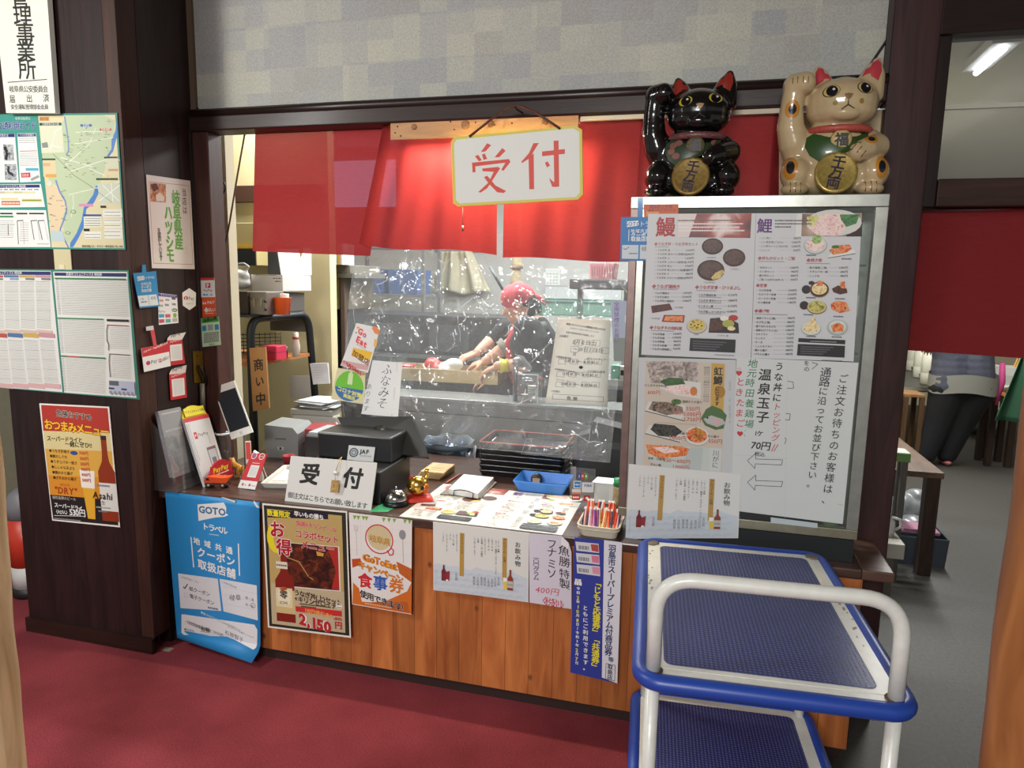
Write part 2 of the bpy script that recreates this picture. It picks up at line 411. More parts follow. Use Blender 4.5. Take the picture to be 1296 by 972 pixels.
    def bottle(s, u, v0, v1, w_, body, label, cap='#5a2a14'):
        """printed picture of a bottle, v0 top, v1 bottom, w_ body width"""
        H = v1-v0; pts = [(-.16, 0), (.16, 0), (.17, .22), (.22, .30), (.5, .42), (.5, 1), (-.5, 1), (-.5, .42), (-.22, .30), (-.17, .22)]
        s.poly([(u+a*w_, v0+b*H) for a, b in pts], body)
        s.rect(u-.17*w_, v0, u+.17*w_, v0+.05*H, cap)
        s.rect(u-.5*w_, v0+.55*H, u+.5*w_, v0+.88*H, label); return s
    def build(s, name, label=None, cat=None, parent=None, group=None, kind=None):
        o = s.b.build(name, parent); return tag(o, label, cat, group, kind)
def px_sheet(tl, tr, br, bl, y=None, x=None, z=None, **k):
    f = (lambda p: on_y(p, y)) if y is not None else (lambda p: on_x(p, x)) if x is not None else (lambda p: on_z(p, z))
    return Sheet(f(tl), f(tr), f(br), f(bl), **k)

# ------------------------------------------------------------------ soft bodies (figures, cats): blended balls -> one skin
def remesh(balls, voxel, smooth=6, sm_f=.5):
    """balls: (centre, (rx,ry,rz)) or ('t', [pts], [radii]) -> bmesh mesh data"""
    b = MB(); dm = mat('#808080')
    for q in balls:
        if q[0] == 't':
            pts, rs = q[1], q[2]; pts = [Vector(p) for p in pts]
            for i in range(len(pts)-1):
                L = (pts[i+1]-pts[i]).length; n = max(1, int(L/(.35*min(rs[i], rs[i+1]))))
                for k in range(n+1):
                    t = k/n; r = rs[i]*(1-t)+rs[i+1]*t; c = pts[i].lerp(pts[i+1], t); b.ell(c, (r, r, r), dm, seg=12)
        else:
            M = T(q[0], *(q[2] if len(q) > 2 else ())); b.ell((0, 0, 0), q[1], dm, M, seg=24)
    o = b.build('tmp'); md = o.modifiers.new('r', 'REMESH'); md.mode = 'VOXEL'; md.voxel_size = voxel; md.use_smooth_shade = True
    if smooth: ms = o.modifiers.new('s', 'SMOOTH'); ms.iterations = smooth; ms.factor = sm_f
    dg = bpy.context.evaluated_depsgraph_get(); dg.update()
    me = bpy.data.meshes.new_from_object(o.evaluated_get(dg)); old = o.data; bpy.data.objects.remove(o); bpy.data.meshes.remove(old)
    me.materials.clear()
    for p in me.polygons: p.use_smooth = True
    return me
def body(name, balls, m, voxel, parent=None, smooth=6, paint=None, extra=()):
    me = remesh(balls, voxel, smooth); me.materials.append(m)
    for e in extra: me.materials.append(e)
    if paint:
        for p in me.polygons: p.material_index = paint(p.center)
    me.name = name
    return link(name, me, parent)
def bvh_of(o): return BVHTree.FromPolygons([v.co.copy() for v in o.data.vertices], [tuple(p.vertices) for p in o.data.polygons])
# ================================================================== the setting
DARK = wood('dark_stained_wood', '#1f1413', '#2f1e1d', .5, (9, 9, .9), coat=.08)
DARK2 = wood('dark_lintel_wood', '#20130f', '#33201c', .45, (.9, 9, 9), coat=.1)
POST = wood('brown_post_wood', '#3b2320', '#4e302b', .5, (9, 9, .9), coat=.02)
def struct(name, mb, **k): return tag(mb.build(name, **k), kind='structure')

carpet = bpy.data.materials.new('red_carpet'); carpet.use_nodes = True
nt = carpet.node_tree; b_ = nt.nodes['Principled BSDF']; b_.inputs['Roughness'].default_value = .95; b_.inputs['Specular IOR Level'].default_value = .1
tc = nt.nodes.new('ShaderNodeTexCoord'); n1 = nt.nodes.new('ShaderNodeTexNoise'); n1.inputs['Scale'].default_value = 260; n1.inputs['Detail'].default_value = 3
n2 = nt.nodes.new('ShaderNodeTexNoise'); n2.inputs['Scale'].default_value = 3.5; n2.inputs['Detail'].default_value = 4
r1 = nt.nodes.new('ShaderNodeValToRGB'); r1.color_ramp.elements[0].color = rgb('#6e2e36'); r1.color_ramp.elements[1].color = rgb('#a2484e')
r1.color_ramp.elements[0].position = .3; r1.color_ramp.elements[1].position = .7
mx = nt.nodes.new('ShaderNodeMix'); mx.data_type = 'RGBA'; mx.blend_type = 'MULTIPLY'; mx.inputs[0].default_value = .5
r2 = nt.nodes.new('ShaderNodeValToRGB'); r2.color_ramp.elements[0].color = (.45, .45, .45, 1); r2.color_ramp.elements[0].position = .3; r2.color_ramp.elements[1].position = .65
L_ = nt.links.new
L_(tc.outputs['Object'], n1.inputs['Vector']); L_(tc.outputs['Object'], n2.inputs['Vector']); L_(n1.outputs[0], r1.inputs[0]); L_(n2.outputs[0], r2.inputs[0])
L_(r1.outputs[0], mx.inputs[6]); L_(r2.outputs[0], mx.inputs[7]); L_(mx.outputs[2], b_.inputs['Base Color'])
bu = nt.nodes.new('ShaderNodeBump'); bu.inputs['Strength'].default_value = .4; bu.inputs['Distance'].default_value = .004
L_(n1.outputs[0], bu.inputs['Height']); L_(bu.outputs[0], b_.inputs['Normal'])

m = MB(); m.box((-5, -3.4, -.05), (.42, .5, 0), carpet); struct('floor', m)
m = MB(); m.box((.42, -3.4, -.05), (4.6, 8.2, 0), mat('#403e3b', .6, noise=.22, nscale=60, bump=.2, bscale=120)); struct('floor', m)
m = MB(); m.box((-5, .5, -.05), (.42, 5.6, 0), mat('#6f6d68', .5, noise=.12, nscale=20)); struct('floor', m)

# big dark panel on the left with its return wall
m = MB(); m.box((-2.835, -.125, 0), (-2.222, -.03, 2.95), DARK, bev=.004)
m.box((-2.84, -.14, 0), (-2.16, -.1251, .065), DARK2)
struct('wall_left', m)
m = MB(); m.box((-2.222, -.1262, .0651), (-2.16, -.03, 2.95), wood('corner_post_wood', '#35221d', '#4a3026', .5, (9, 9, .9)), bev=.003); struct('trim_1', m)
m = MB(); m.box((-2.222, -.0299, 0), (-2.16, .34, 2.95), DARK)
m.box((-2.1601, .168, .70), (-2.1585, .172, 2.2), mat('#120b0b', .8)); m.box((-2.1601, .236, .70), (-2.154, .249, 2.2), mat('#1a1010', .8))
struct('wall_return', m)
# hall wall further left
m = MB(); m.box((-5, .35, 0), (-2.84, .42, 2.95), mat('#6d6a57', .8, noise=.05)); struct('wall_hall', m)

# window opening: post, lintel, upper wall, right pillar
m = MB(); m.box((-2.158, .25, .701), (-2.078, .34, 2.2), POST, bev=.004); struct('trim_2', m)
m = MB(); m.box((-2.16, .235, 2.2), (.55, .345, 2.262), DARK2, bev=.006)
m.tube([(-2.15, .25, 2.272), (-1.4, .248, 2.273), (-.6, .25, 2.272), (.55, .25, 2.272)], .02, mat('#231512', .35), 10)
struct('trim_3', m)
wall = bpy.data.materials.new('patchwork_wallpaper'); wall.use_nodes = True; nt = wall.node_tree; b_ = nt.nodes['Principled BSDF']; b_.inputs['Roughness'].default_value = .7
N = nt.nodes.new; L_ = nt.links.new
tc = N('ShaderNodeTexCoord'); cells = []
base = None
for sx, sz, off in ((9.0, 11.5, 0), (5.2, 6.4, .37)):
    mp = N('ShaderNodeMapping'); mp.inputs['Scale'].default_value = (sx, 0, sz); mp.inputs['Location'].default_value = (off, .5, off)
    L_(tc.outputs['Object'], mp.inputs[0])
    fl = N('ShaderNodeVectorMath'); fl.operation = 'FLOOR'; L_(mp.outputs[0], fl.inputs[0])
    wn = N('ShaderNodeTexWhiteNoise'); L_(fl.outputs[0], wn.inputs['Vector']); cells.append(wn.outputs[0])
r = N('ShaderNodeValToRGB'); r.color_ramp.interpolation = 'CONSTANT'
for i, (p_, c_) in enumerate(((0, '#9f9f9c'), (.34, '#989a9b'), (.55, '#acab9f'), (.76, '#b3b2a2'), (.9, '#969592'))):
    e = r.color_ramp.elements[i] if i < 2 else r.color_ramp.elements.new(p_)
    e.position = p_; e.color = rgb(c_)
L_(cells[0], r.inputs[0])
rb = N('ShaderNodeValToRGB'); rb.color_ramp.interpolation = 'CONSTANT'; rb.color_ramp.elements[0].color = rgb('#9a9a98'); rb.color_ramp.elements[1].color = rgb('#a8a79e'); rb.color_ramp.elements[1].position = .55
L_(cells[1], rb.inputs[0])
mx = N('ShaderNodeMix'); mx.data_type = 'RGBA'; mx.inputs[0].default_value = .5; L_(r.outputs[0], mx.inputs[6]); L_(rb.outputs[0], mx.inputs[7])
sp = N('ShaderNodeTexNoise'); sp.inputs['Scale'].default_value = 160; sp.inputs['Detail'].default_value = 2; L_(tc.outputs['Object'], sp.inputs['Vector'])
mr = N('ShaderNodeMapRange'); mr.inputs[1].default_value = .3; mr.inputs[2].default_value = .7; mr.inputs[3].default_value = .86; mr.inputs[4].default_value = 1.12; L_(sp.outputs[0], mr.inputs[0])
m2 = N('ShaderNodeMix'); m2.data_type = 'RGBA'; m2.blend_type = 'MULTIPLY'; m2.inputs[0].default_value = 1; L_(mx.outputs[2], m2.inputs[6]); L_(mr.outputs[0], m2.inputs[7])
L_(m2.outputs[2], b_.inputs['Base Color'])
m = MB(); m.box((-2.16, .27, 2.262), (.55, .34, 2.95), wall); struct('wall_front', m)
m = MB(); m.box((-2.16, .255, 2.262), (-2.135, .27, 2.95), mat('#5a4a38', .7)); m.box((.535, .255, 2.262), (.55, .27, 2.95), mat('#3a3230', .7)); struct('trim_4', m)
m = MB(); m.box((.55, .25, 0), (.692, .40, 2.95), wood('pillar_wood', '#33201f', '#4a302e', .5, (9, 9, .8)), bev=.005); struct('trim_5', m)

# doorway on the right: jamb, rails and the transom glazing
m = MB(); m.box((.692, .28, 1.865), (.735, .36, 2.45), DARK, bev=.003); m.box((.735, .27, 1.865), (1.45, .36, 1.955), wood('rail_wood', '#33201c', '#4b3228', .5, (.9, 9, 9)), bev=.004)
m.box((.692, .26, 2.405), (1.45, .36, 2.56), DARK2, bev=.004); m.box((1.40, .27, 0), (1.5, .36, 2.56), DARK)
m.box((.692, .27, 2.56), (1.5, .36, 2.95), mat('#4a4640', .8))
struct('trim_6', m)
m = MB(); m.box((.735, .31, 1.955), (1.40, .314, 2.405), glass('window_glass', (.96, .97, .96), .10, .05))
m.box((.735, .304, 2.182), (1.40, .320, 2.196), mat('#d8d5c6', .5, spec=.4)); struct('window_1', m)

# kitchen and corridor shell behind
cream = mat('#cfc39a', .8, noise=.05, nscale=6); greyw = mat('#a8a8a4', .6, noise=.05, nscale=8)
m = MB(); m.box((-4.6, 4.6, 0), (.9, 4.7, 2.95), greyw); struct('wall_back', m)
m = MB(); m.box((.9, 8.1, 0), (4.6, 8.2, 2.95), mat('#c9c2ac', .8)); struct('wall_back', m)
m = MB(); m.box((.80, 3.0, 0), (.9, 8.2, 2.95), mat('#d0cbb8', .8)); struct('wall_partition', m)
m = MB(); m.box((-4.6, .42, 0), (-4.5, 4.6, 2.95), cream); struct('wall_kitchen_left', m)
m = MB(); m.box((4.5, .36, 0), (4.6, 8.2, 2.95), mat('#c4bfae', .8)); struct('wall_right', m)
m = MB(); m.box((1.5, .28, 0), (4.6, .36, 2.95), mat('#5a5048', .8)); struct('wall_front_right', m)
m = MB(); m.box((-4.6, .345, 2.95), (4.6, 8.2, 3.0), mat('#c8c8c0', .8)); struct('ceiling', m)
m = MB(); m.box((-5, -3.0, 2.95), (4.6, .345, 3.0), mat('#7d766a', .8)); struct('ceiling', m)
# cream wall pier just inside the opening, with a ledge behind
m = MB(); p0 = on_y((264, 170), .50); p1 = on_y((284, 170), .50)
m.box((p0.x-.15, .50, .0), (p1.x, .56, 2.9), mat('#d9cdb0', .8)); struct('wall_pier', m)
m = MB(); q = on_y((284, 165), 1.7); m.box((-4.5, 1.70, 0), (q.x+.75, 1.78, 2.95), cream)
struct('wall_side', m)
m = MB(); q = on_y((284, 236), 1.64); m.box((q.x-.3, 1.62, q.z-.10), (q.x+.7, 1.69, q.z), mat('#4a3024', .6)); struct('trim_7', m)
# ================================================================== printed sheets
FR = {'F1': (0, 0, 3.888), 'F2': (0, 220, 3.888), 'F3': (0, 470, 3.888), 'F4': (160, 460, 3.888), 'F5': (190, 600, 3.888), 'map': (0, 130, 4.86), 'tt': (0, 330, 5.116),
      'hat': (160, 200, 6.48), 'stk': (160, 335, 5.4), 'cn': (190, 500, 7.775), 'cm': (330, 545, 5.635), 'bs': (325, 630, 5.254), 'gt': (205, 615, 4.42),
      'sh': (500, 570, 5.89), 'cd': (640, 560, 7.475), 'bn': (715, 670, 4.86), 'dr': (540, 650, 6.82), 'ml': (805, 260, 4.86), 'mr': (940, 260, 4.859),
      'c0': (780, 250, 3.703), 'c1': (780, 440, 3.889), 'c2': (920, 440, 3.889), 'v1': (400, 280, 3.24), 'v2': (400, 390, 6.48), 'v3': (690, 380, 6.945), 'ln': (480, 120, 4.629),
      'k2': (280, 420, 7.2)}
def fpx(fr, p): ox, oy, s = FR[fr]; return (ox+p[0]/s, oy+p[1]/s)
class ZS(Sheet):
    """a sheet whose layout is measured on an enlarged survey view of it"""
    def __init__(s, fr, quad, y=None, x=None, z=None, pts=None, **k):
        s.quad = quad
        f = (lambda p: on_y(p, y)) if y is not None else (lambda p: on_x(p, x)) if x is not None else (lambda p: on_z(p, z))
        c = pts or [f(fpx(fr, q)) for q in quad]
        super().__init__(*c, **k)
        a, b, cc, d = quad
        s.wpx = (math.dist(a, b)+math.dist(cc, d))/2
    def q(s, x, y):
        (ax, ay), (bx, by), (cx, cy), (dx, dy) = s.quad; u = v = .5
        for _ in range(8):
            fx = ax*(1-u)*(1-v)+bx*u*(1-v)+cx*u*v+dx*(1-u)*v-x; fy = ay*(1-u)*(1-v)+by*u*(1-v)+cy*u*v+dy*(1-u)*v-y
            a = (bx-ax)*(1-v)+(cx-dx)*v; b = (dx-ax)*(1-u)+(cx-bx)*u; c = (by-ay)*(1-v)+(cy-dy)*v; d = (dy-ay)*(1-u)+(cy-by)*u
            det = a*d-b*c; u -= (d*fx-b*fy)/det; v -= (a*fy-c*fx)/det
        return u*100, v*100
    def k(s, n): return n/s.wpx*100
    def R(s, x0, y0, x1, y1, c):
        """box between two measured corners, square to the sheet"""
        u0, v0 = s.q(x0, y0); u1, v1 = s.q(x1, y1); return s.rect(u0, v0, u1, v1, c)
    def P(s, pts, c): return s.poly([s.q(*p) for p in pts], c)
    def E(s, x, y, r, c, ry=None): u, v = s.q(x, y); rv = abs(s.q(x, y+(ry or r))[1]-v); return s.ell(u, v, s.k(r), c, rv)
    def O(s, x, y, r, w, c, ry=None): u, v = s.q(x, y); rv = abs(s.q(x, y+(ry or r))[1]-v); return s.ringe(u, v, s.k(r), s.k(w), c, rv)
    def L(s, pts, w, c): return s.line([s.q(*p) for p in pts], s.k(w), c)
    def X(s, t, x, y, size, c, **k):
        if 'out' in k: pass
        u, v = s.q(x, y); return s.text(t, u, v, s.k(size), c, **k)
    def V(s, t, x, y, size, c, **k): u, v = s.q(x, y); return s.text(t, u, v, s.k(size), c, vert=True, **k)
    def S(s, x0, x1, y, h, c):
        u0, v = s.q(x0, y); u1, v1 = s.q(x1, y); return s.scribble(u0, u1, v, s.k(h), c)
    def B(s, x, y0, y1, w, *a): u, v0 = s.q(x, y0); _, v1 = s.q(x, y1); return s.bottle(u, v0, v1, s.k(w), *a)
    def dish(s, x, y, r, ry, food, plate='#3a1d16', rim=None):
        if rim: s.E(x, y+ry*.06, r*1.05, rim, ry*1.05)
        s.E(x, y, r, plate, ry); return s.E(x, y-ry*.05, r*.84, food, ry*.8)
INK = '#26211f'; WH = '#e6e6e2'
YF = -.0605                    # front lip of the counter top, from which the sheets hang
# ------------------------------------------------ left wall: wooden board, map, timetable, snack menu
yP = -.127
s = ZS('F1', [(-45, -150), (222, -150), (272, 556), (30, 556)], y=-.16, paper='#deded2', thick=.022)
for ch, x, y in zip('管理事業所', (98, 112, 125, 128, 135), (-10, 76, 160, 246, 336)):
    s.X(ch, x, y, 84, '#1d1a16', anchor='c', bold=.018, sq=1.12)
s.L([(38, 402), (232, 387)], 3, '#2a2620')
s.X('岐阜県公安委員会', 140, 436, 27, '#24201c', anchor='c', bold=.012, lead=.98)
for ch, x in zip('届出済', (62, 146, 228)): s.X(ch, x, 486-(x-62)*.03, 32, '#24201c', anchor='c', bold=.012)
s.X('安全運転管理部会会員', 146, 526, 20.5, '#24201c', anchor='c', bold=.012, lead=1.02)
s.build('wooden_signboard', 'white painted wooden signboard with black calligraphy above the transit map', 'sign')

GR = '#2f7f72'
s = ZS('map', [(-270, 74), (720, 62), (772, 905), (-230, 895)], y=yP-.004, paper='#3a8a7c', gloss=.35, rough=.35, thick=.003)
s.P([(-266, 80), (250, 76), (335, 890), (-228, 890)], '#3f9184')
s.X('交通利用ガイド', 118, 140, 38, '#2b2f78', anchor='c', bold=.03, lead=1.0, out=('#e4e8ee', .07))
s.X('岐阜羽島周辺', 158, 95, 16, '#d8e4e0', anchor='c')
s.P([(-100, 190), (108, 188), (133, 484), (-90, 484)], WH); s.P([(-60, 192), (106, 188), (108, 208), (-60, 210)], '#2c2f70')
s.X('ご利用方法', 30, 199, 15, WH, anchor='c')
s.P([(124, 186), (240, 184), (268, 478), (140, 484)], WH); s.P([(126, 188), (238, 186), (240, 204), (128, 206)], '#2c2f70'); s.X('バスの利用案内', 183, 195, 13, WH, anchor='c')
for (a, b, c_, d) in ((-20, 262, 16, 345), (34, 252, 104, 350), (42, 372, 122, 470), (-20, 385, 14, 470)): s.R(a, b, c_, d, photo(('#3a3c40', '#8b8f92', '#c8ccce', '#222428'), 90))
s.L([(42, 265), (60, 300), (52, 345)], 18, '#2a2628'); s.L([(70, 385), (66, 420), (100, 440)], 14, '#33353c')
for y_ in (215, 228, 240): s.S(134, 236, y_, 4, '#77777c')
s.L([(140, 293), (246, 291)], 3, '#b03038')
for i in range(8): s.L([(140, 307+i*10.5), (248, 305+i*10.5)], 1.6, '#7a7a7c')
s.R(176, 396, 256, 412, '#54a8c4'); s.P([(146, 426), (204, 424), (206, 452), (150, 455)], '#c22e34'); s.P([(205, 462), (255, 438), (262, 452), (214, 475)], '#9a9a98'); s.X('回数券', 152, 440, 15, WH)
s.P([(-250, 500), (270, 494), (296, 636), (-240, 642)], WH); s.P([(-250, 502), (262, 498), (264, 516), (-250, 520)], '#2c2f70'); s.X('バスロケーションシステム 時刻表', 70, 509, 14, WH, anchor='c', bold=.01)
for x_ in (5, 40, 75, 110, 150, 190, 230): s.S(x_, x_+26, 528, 7, '#2c2f70')
for x_, c_ in ((45, '#c8b8a0'), (90, '#d4d0a0'), (150, '#c8c48c'), (200, '#d8d4a4')): s.R(x_-45, 540, x_+36, 552, c_)
s.R(24, 598, 142, 624, '#cc7440'); s.R(152, 586, 276, 604, '#d4cc3c'); s.R(20, 580, 130, 592, '#d8d090'); s.S(30, 140, 612, 8, WH); s.S(156, 270, 595, 6, '#555')
s.P([(-240, 652), (302, 656), (332, 888), (-228, 888)], WH)
for x_, w_ in ((-40, 50), (15, 80), (118, 70), (198, 92)): s.R(x_, 672, x_+w_, 682, '#232323')
s.R(-40, 690, 100, 702, '#3e8a56')
for a in (8, 66): s.L([(a, 742), (a+2, 812)], 4, '#222'); s.L([(a, 748), (a+44, 746)], 1.5, '#4a8a5c')
for a, b, c_ in ((124, 132, 870), (210, 230, 842), (254, 280, 842)): s.L([(a, 722), (b, c_)], 4, '#222'); s.L([(a, 722), (a+38, 720)], 4, '#222'); s.L([(a+38, 722), (b+36, c_)], 1.5, '#666')
for i in range(9): s.S(142, 196, 735+i*14, 3, '#888'); s.S(0, 100, 722+i*13, 3, '#8a8a8a')
s.S(250, 322, 868, 4, '#777')
# map page
s.P([(254, 80), (712, 74), (765, 895), (338, 890)], '#d8cda6')
s.P([(425, 80), (640, 75), (712, 110), (690, 300), (640, 440), (600, 560), (540, 640), (500, 800), (450, 870), (420, 850), (400, 700), (430, 620), (372, 510), (320, 470), (276, 300), (262, 120), (400, 120)], '#b9c7a4')
s.L([(414, 82), (424, 140), (436, 220), (440, 290), (424, 318)], 9, '#7f94b4')
s.L([(362, 470), (385, 540), (420, 600), (428, 660), (410, 720), (388, 780), (420, 850), (440, 890)], 9, '#7088b8')
s.P([(718, 95), (712, 170), (690, 225), (690, 280), (664, 322), (672, 330), (700, 295), (712, 240), (724, 200)], '#4d7fc0')
s.P([(600, 505), (585, 560), (556, 605), (530, 640), (518, 720), (488, 800), (450, 862), (448, 890), (468, 888), (500, 830), (532, 760), (545, 650), (590, 610), (618, 550), (612, 505)], '#4d7fc0')
s.P([(300, 480), (366, 510), (425, 640), (395, 720), (385, 785), (330, 785)], '#dcc7a4')
for pts in (((470, 250), (700, 210)), ((440, 420), (700, 330), (740, 350)), ((420, 380), (560, 250), (600, 150)), ((390, 330), (580, 390)), ((440, 560), (600, 520), (740, 480)), ((455, 700), (470, 620), (465, 560)), ((560, 400), (650, 440)), ((480, 180), (560, 175), (640, 175))):
    s.L(pts, 3, '#e6e6da')
s.L([(345, 310), (410, 375), (470, 440), (560, 500), (640, 560), (720, 615)], 1.8, '#333')
s.R(262, 123, 396, 138, '#2a4a30'); s.P([(264, 140), (398, 138), (412, 300), (276, 306)], '#d6d8bc'); s.R(262, 88, 322, 110, '#c4965c'); s.X('案内図', 292, 99, 17, '#9c3a20', anchor='c')
s.X('主要駅周辺拡大図', 330, 130, 13, WH, anchor='c')
s.L([(278, 280), (340, 260), (390, 270)], 3, '#eee'); s.P([(276, 245), (310, 238), (318, 270), (282, 275)], '#8a8a84'); s.L([(330, 290), (360, 170), (398, 150)], 3, '#eee')
s.R(278, 338, 360, 348, '#2a4a30'); s.R(282, 350, 366, 450, '#d8c8a0'); s.R(284, 366, 330, 384, '#d8a878'); s.R(300, 434, 366, 452, '#d8a04c')
s.R(508, 131, 576, 145, '#4468a8'); s.R(622, 156, 690, 170, '#c04848'); s.X('名鉄駅', 542, 138, 13, WH, anchor='c'); s.X('新幹線駅', 656, 163, 13, WH, anchor='c'); s.L([(548, 145), (542, 160)], 3, '#4468a8'); s.L([(658, 170), (660, 186)], 3, '#c04848')
s.L([(674, 98), (676, 130)], 1.5, '#777'); s.L([(660, 114), (690, 113)], 1.5, '#777')
s.R(648, 327, 726, 338, '#203c2c'); s.P([(652, 338), (730, 336), (736, 420), (656, 424)], '#cfd0b4'); s.R(672, 402, 730, 415, '#c89860')
s.R(602, 458, 728, 470, '#1f4a2c'); s.P([(610, 492), (738, 488), (744, 620), (622, 612)], '#c6cdb8')
for pts in (((620, 600), (740, 500)), ((640, 500), (735, 600)), ((690, 490), (700, 615))): s.L(pts, 3, '#eceee4')
s.L([(610, 540), (700, 612)], 1.6, '#333')
s.R(500, 617, 586, 634, '#d090b0'); s.R(527, 682, 634, 694, '#2f4c94'); s.P([(530, 696), (634, 694), (638, 762), (532, 766)], '#dcdccc'); s.P([(640, 652), (752, 648), (756, 700), (642, 704)], '#dcdccc')
for (a, b, c_, d) in ((645, 660, 750, 700), (648, 712, 752, 740), (650, 745, 754, 770), (650, 775, 758, 835), (534, 790, 636, 836)): s.R(a, b, c_, d, '#e4e4d8')
for yy in (668, 690, 720, 752, 790, 815): s.S(652, 744, yy, 4, '#555')
for yy in (708, 722, 738, 752, 808, 826): s.S(538, 628, yy, 4, '#667')
s.R(628, 628, 662, 642, '#222'); s.R(530, 772, 566, 788, '#222')
s.E(468, 666, 16, '#2f7a44', 11); s.E(468, 666, 12, '#c2ccae', 8); s.E(436, 798, 15, '#2f7a44', 10); s.E(436, 798, 11, '#c2ccae', 7)
s.E(325, 492, 17, '#d2d6c4', 17); s.P([(332, 785), (406, 788), (420, 850), (340, 850)], '#b8c8cc')
for _ in range(70):
    a, b = random.uniform(400, 680), random.uniform(180, 470); s.S(a, a+random.uniform(6, 18), b, 3, random.choice(('#555', '#8a6a3a', '#446', '#6a6a5a')))
for _ in range(22):
    a, b = random.uniform(310, 420), random.uniform(530, 780); s.S(a, a+16, b, 3, '#666')
s.X('岐阜羽島バス・タクシー株式会社 TEL 058', 640, 883, 12.5, '#222', anchor='c', bold=.01)
s.build('transit_map', 'laminated transit guide with a river map, upper poster on the dark left panel', 'poster')

s = ZS('tt', [(-290, 50), (832, 62), (902, 900), (-270, 800)], y=yP-.004, paper='#3a7a6c', gloss=.3, rough=.4, thick=.003)
s.P([(-285, 60), (352, 66), (428, 852), (-268, 798)], '#dcdcd6'); s.P([(366, 70), (824, 72), (885, 888), (440, 855)], '#dcdcd6')
s.P([(-285, 66), (350, 70), (352, 92), (-285, 88)], '#2c3466'); s.X('コミュニティバス 時刻表', 70, 78, 17, WH, anchor='c', bold=.01)
s.P([(374, 76), (820, 80), (821, 104), (376, 96)], '#2c3060'); s.X('羽島市コミュニティバス 時刻表', 560, 88, 16, WH, anchor='c', bold=.01)
hc = ['#b0584c', '#54749c', '#c4a45c', '#c08c98']
for k_, x_ in enumerate((-60, 44, 148, 252)):
    c_ = hc[k_]; s.P([(x_, 92), (x_+98, 94), (x_+99, 108), (x_+1, 106)], c_); s.P([(x_+40, 110), (x_+98, 112), (x_+99, 124), (x_+41, 122)], '#7a7a70' if k_ != 1 else '#8898b4')
    s.P([(x_+5, 440), (x_+110, 448), (x_+112, 466), (x_+6, 458)], '#d0b4a4'); s.P([(x_+25, 462), (x_+126, 468), (x_+128, 496), (x_+27, 488)], hc[(k_+(0 if k_ else 0)) % 4]); s.P([(x_+60, 790), (x_+165, 800), (x_+167, 832), (x_+62, 820)], '#d0a8a8')
    for i in range(30): s.S(x_+4+i*.3, x_+95+i*.3, 132+i*10.2, 3, '#a4a49c' if i % 6 else '#55555a')
    for i in range(27): s.S(x_+30+i*1.2, x_+122+i*1.2, 510+i*10.4, 3, '#a2a2a2' if i % 6 else '#5a5a5e')
for (y0, y1, x0, x1) in ((118, 350, 384, 836), (378, 600, 404, 690), (628, 850, 424, 700)):
    n_ = int((y1-y0)/11)
    for i in range(n_):
        yy = y0+i*11; s.S(x0+i*.9+25, x1, yy, 3.4, '#9c9c98'); s.S(x0+i*.9, x0+18+i*.9, yy, 3.4, '#5c5c60')
s.P([(380, 108), (820, 114), (820, 124), (380, 116)], '#3c7c4c'); s.P([(396, 362), (685, 370), (685, 378), (396, 370)], '#44805a'); s.P([(420, 608), (700, 622), (700, 632), (420, 617)], '#407a50'); s.P([(460, 610), (545, 614), (545, 623), (460, 619)], '#b8645c')
s.P([(706, 372), (838, 376), (838, 390), (706, 386)], '#2a2a2a'); s.L([(712, 412), (706, 440), (708, 510), (718, 535), (718, 575)], 4, '#222'); s.L([(708, 410), (838, 416)], 4, '#b0403c')
s.L([(724, 600), (722, 650), (730, 750)], 4, '#222'); s.L([(722, 598), (850, 606)], 4, '#6a5a3c')
for i in range(12): s.S(724, 845, 425+i*12, 3, '#a0a09c'); s.S(738, 855, 615+i*12, 3, '#a0a09c')
s.P([(722, 772), (875, 780), (882, 868), (724, 855)], '#b4b8cc'); s.P([(724, 774), (782, 777), (784, 808), (726, 804)], '#5c6068'); s.R(722, 818, 757, 832, '#333a4c'); s.R(798, 824, 832, 838, '#333a4c')
for i in range(6): s.E(736+i*26, 852+i*1.5, 9, '#8a8e9c', 12)
s.build('timetable', 'laminated grid of bus timetables, lower poster on the dark left panel', 'poster')
YL = '#e8c22c'; RD = '#c4242c'
s = ZS('F3', [(193, 157), (537, 174), (591, 768), (257, 734)], y=yP-.003, paper='#e8e4dc', gloss=.2)
grad = [('#b8402c', 165, 300)]
s.P([(202, 165), (530, 181), (541, 300), (213, 290)], '#b0352a'); s.P([(213, 290), (541, 300), (551, 390), (222, 378)], '#d8c890'); s.P([(222, 378), (551, 390), (560, 520), (236, 508)], '#d8a444'); s.P([(236, 508), (560, 520), (570, 632), (247, 610)], '#d48c28')
s.P([(246, 604), (570, 632), (583, 758), (262, 728)], '#1c1a1a')
s.P([(395, 490), (465, 498), (472, 728), (436, 724)], '#e0a830'); s.P([(393, 480), (466, 488), (468, 575), (404, 568)], '#ece6da')
s.B(508, 314, 734, 82, '#8c3212', '#dcdad2', '#3a1c10')
s.X('魚勝おすすめ', 366, 208, 29, '#161210', anchor='c', bold=.03, skew=.05, out=('#e8e0d0', .09))
s.X('おつまみメニュー', 374, 266, 45, '#f0c02c', anchor='c', bold=.035, lead=.94, skew=.04, out=('#8a1a14', .12))
s.X('スーパードライと', 230, 326, 24, '#1a1614', bold=.025, lead=1.0); s.X('一緒にぜひ!!', 322, 354, 24, '#1a1614', bold=.025)
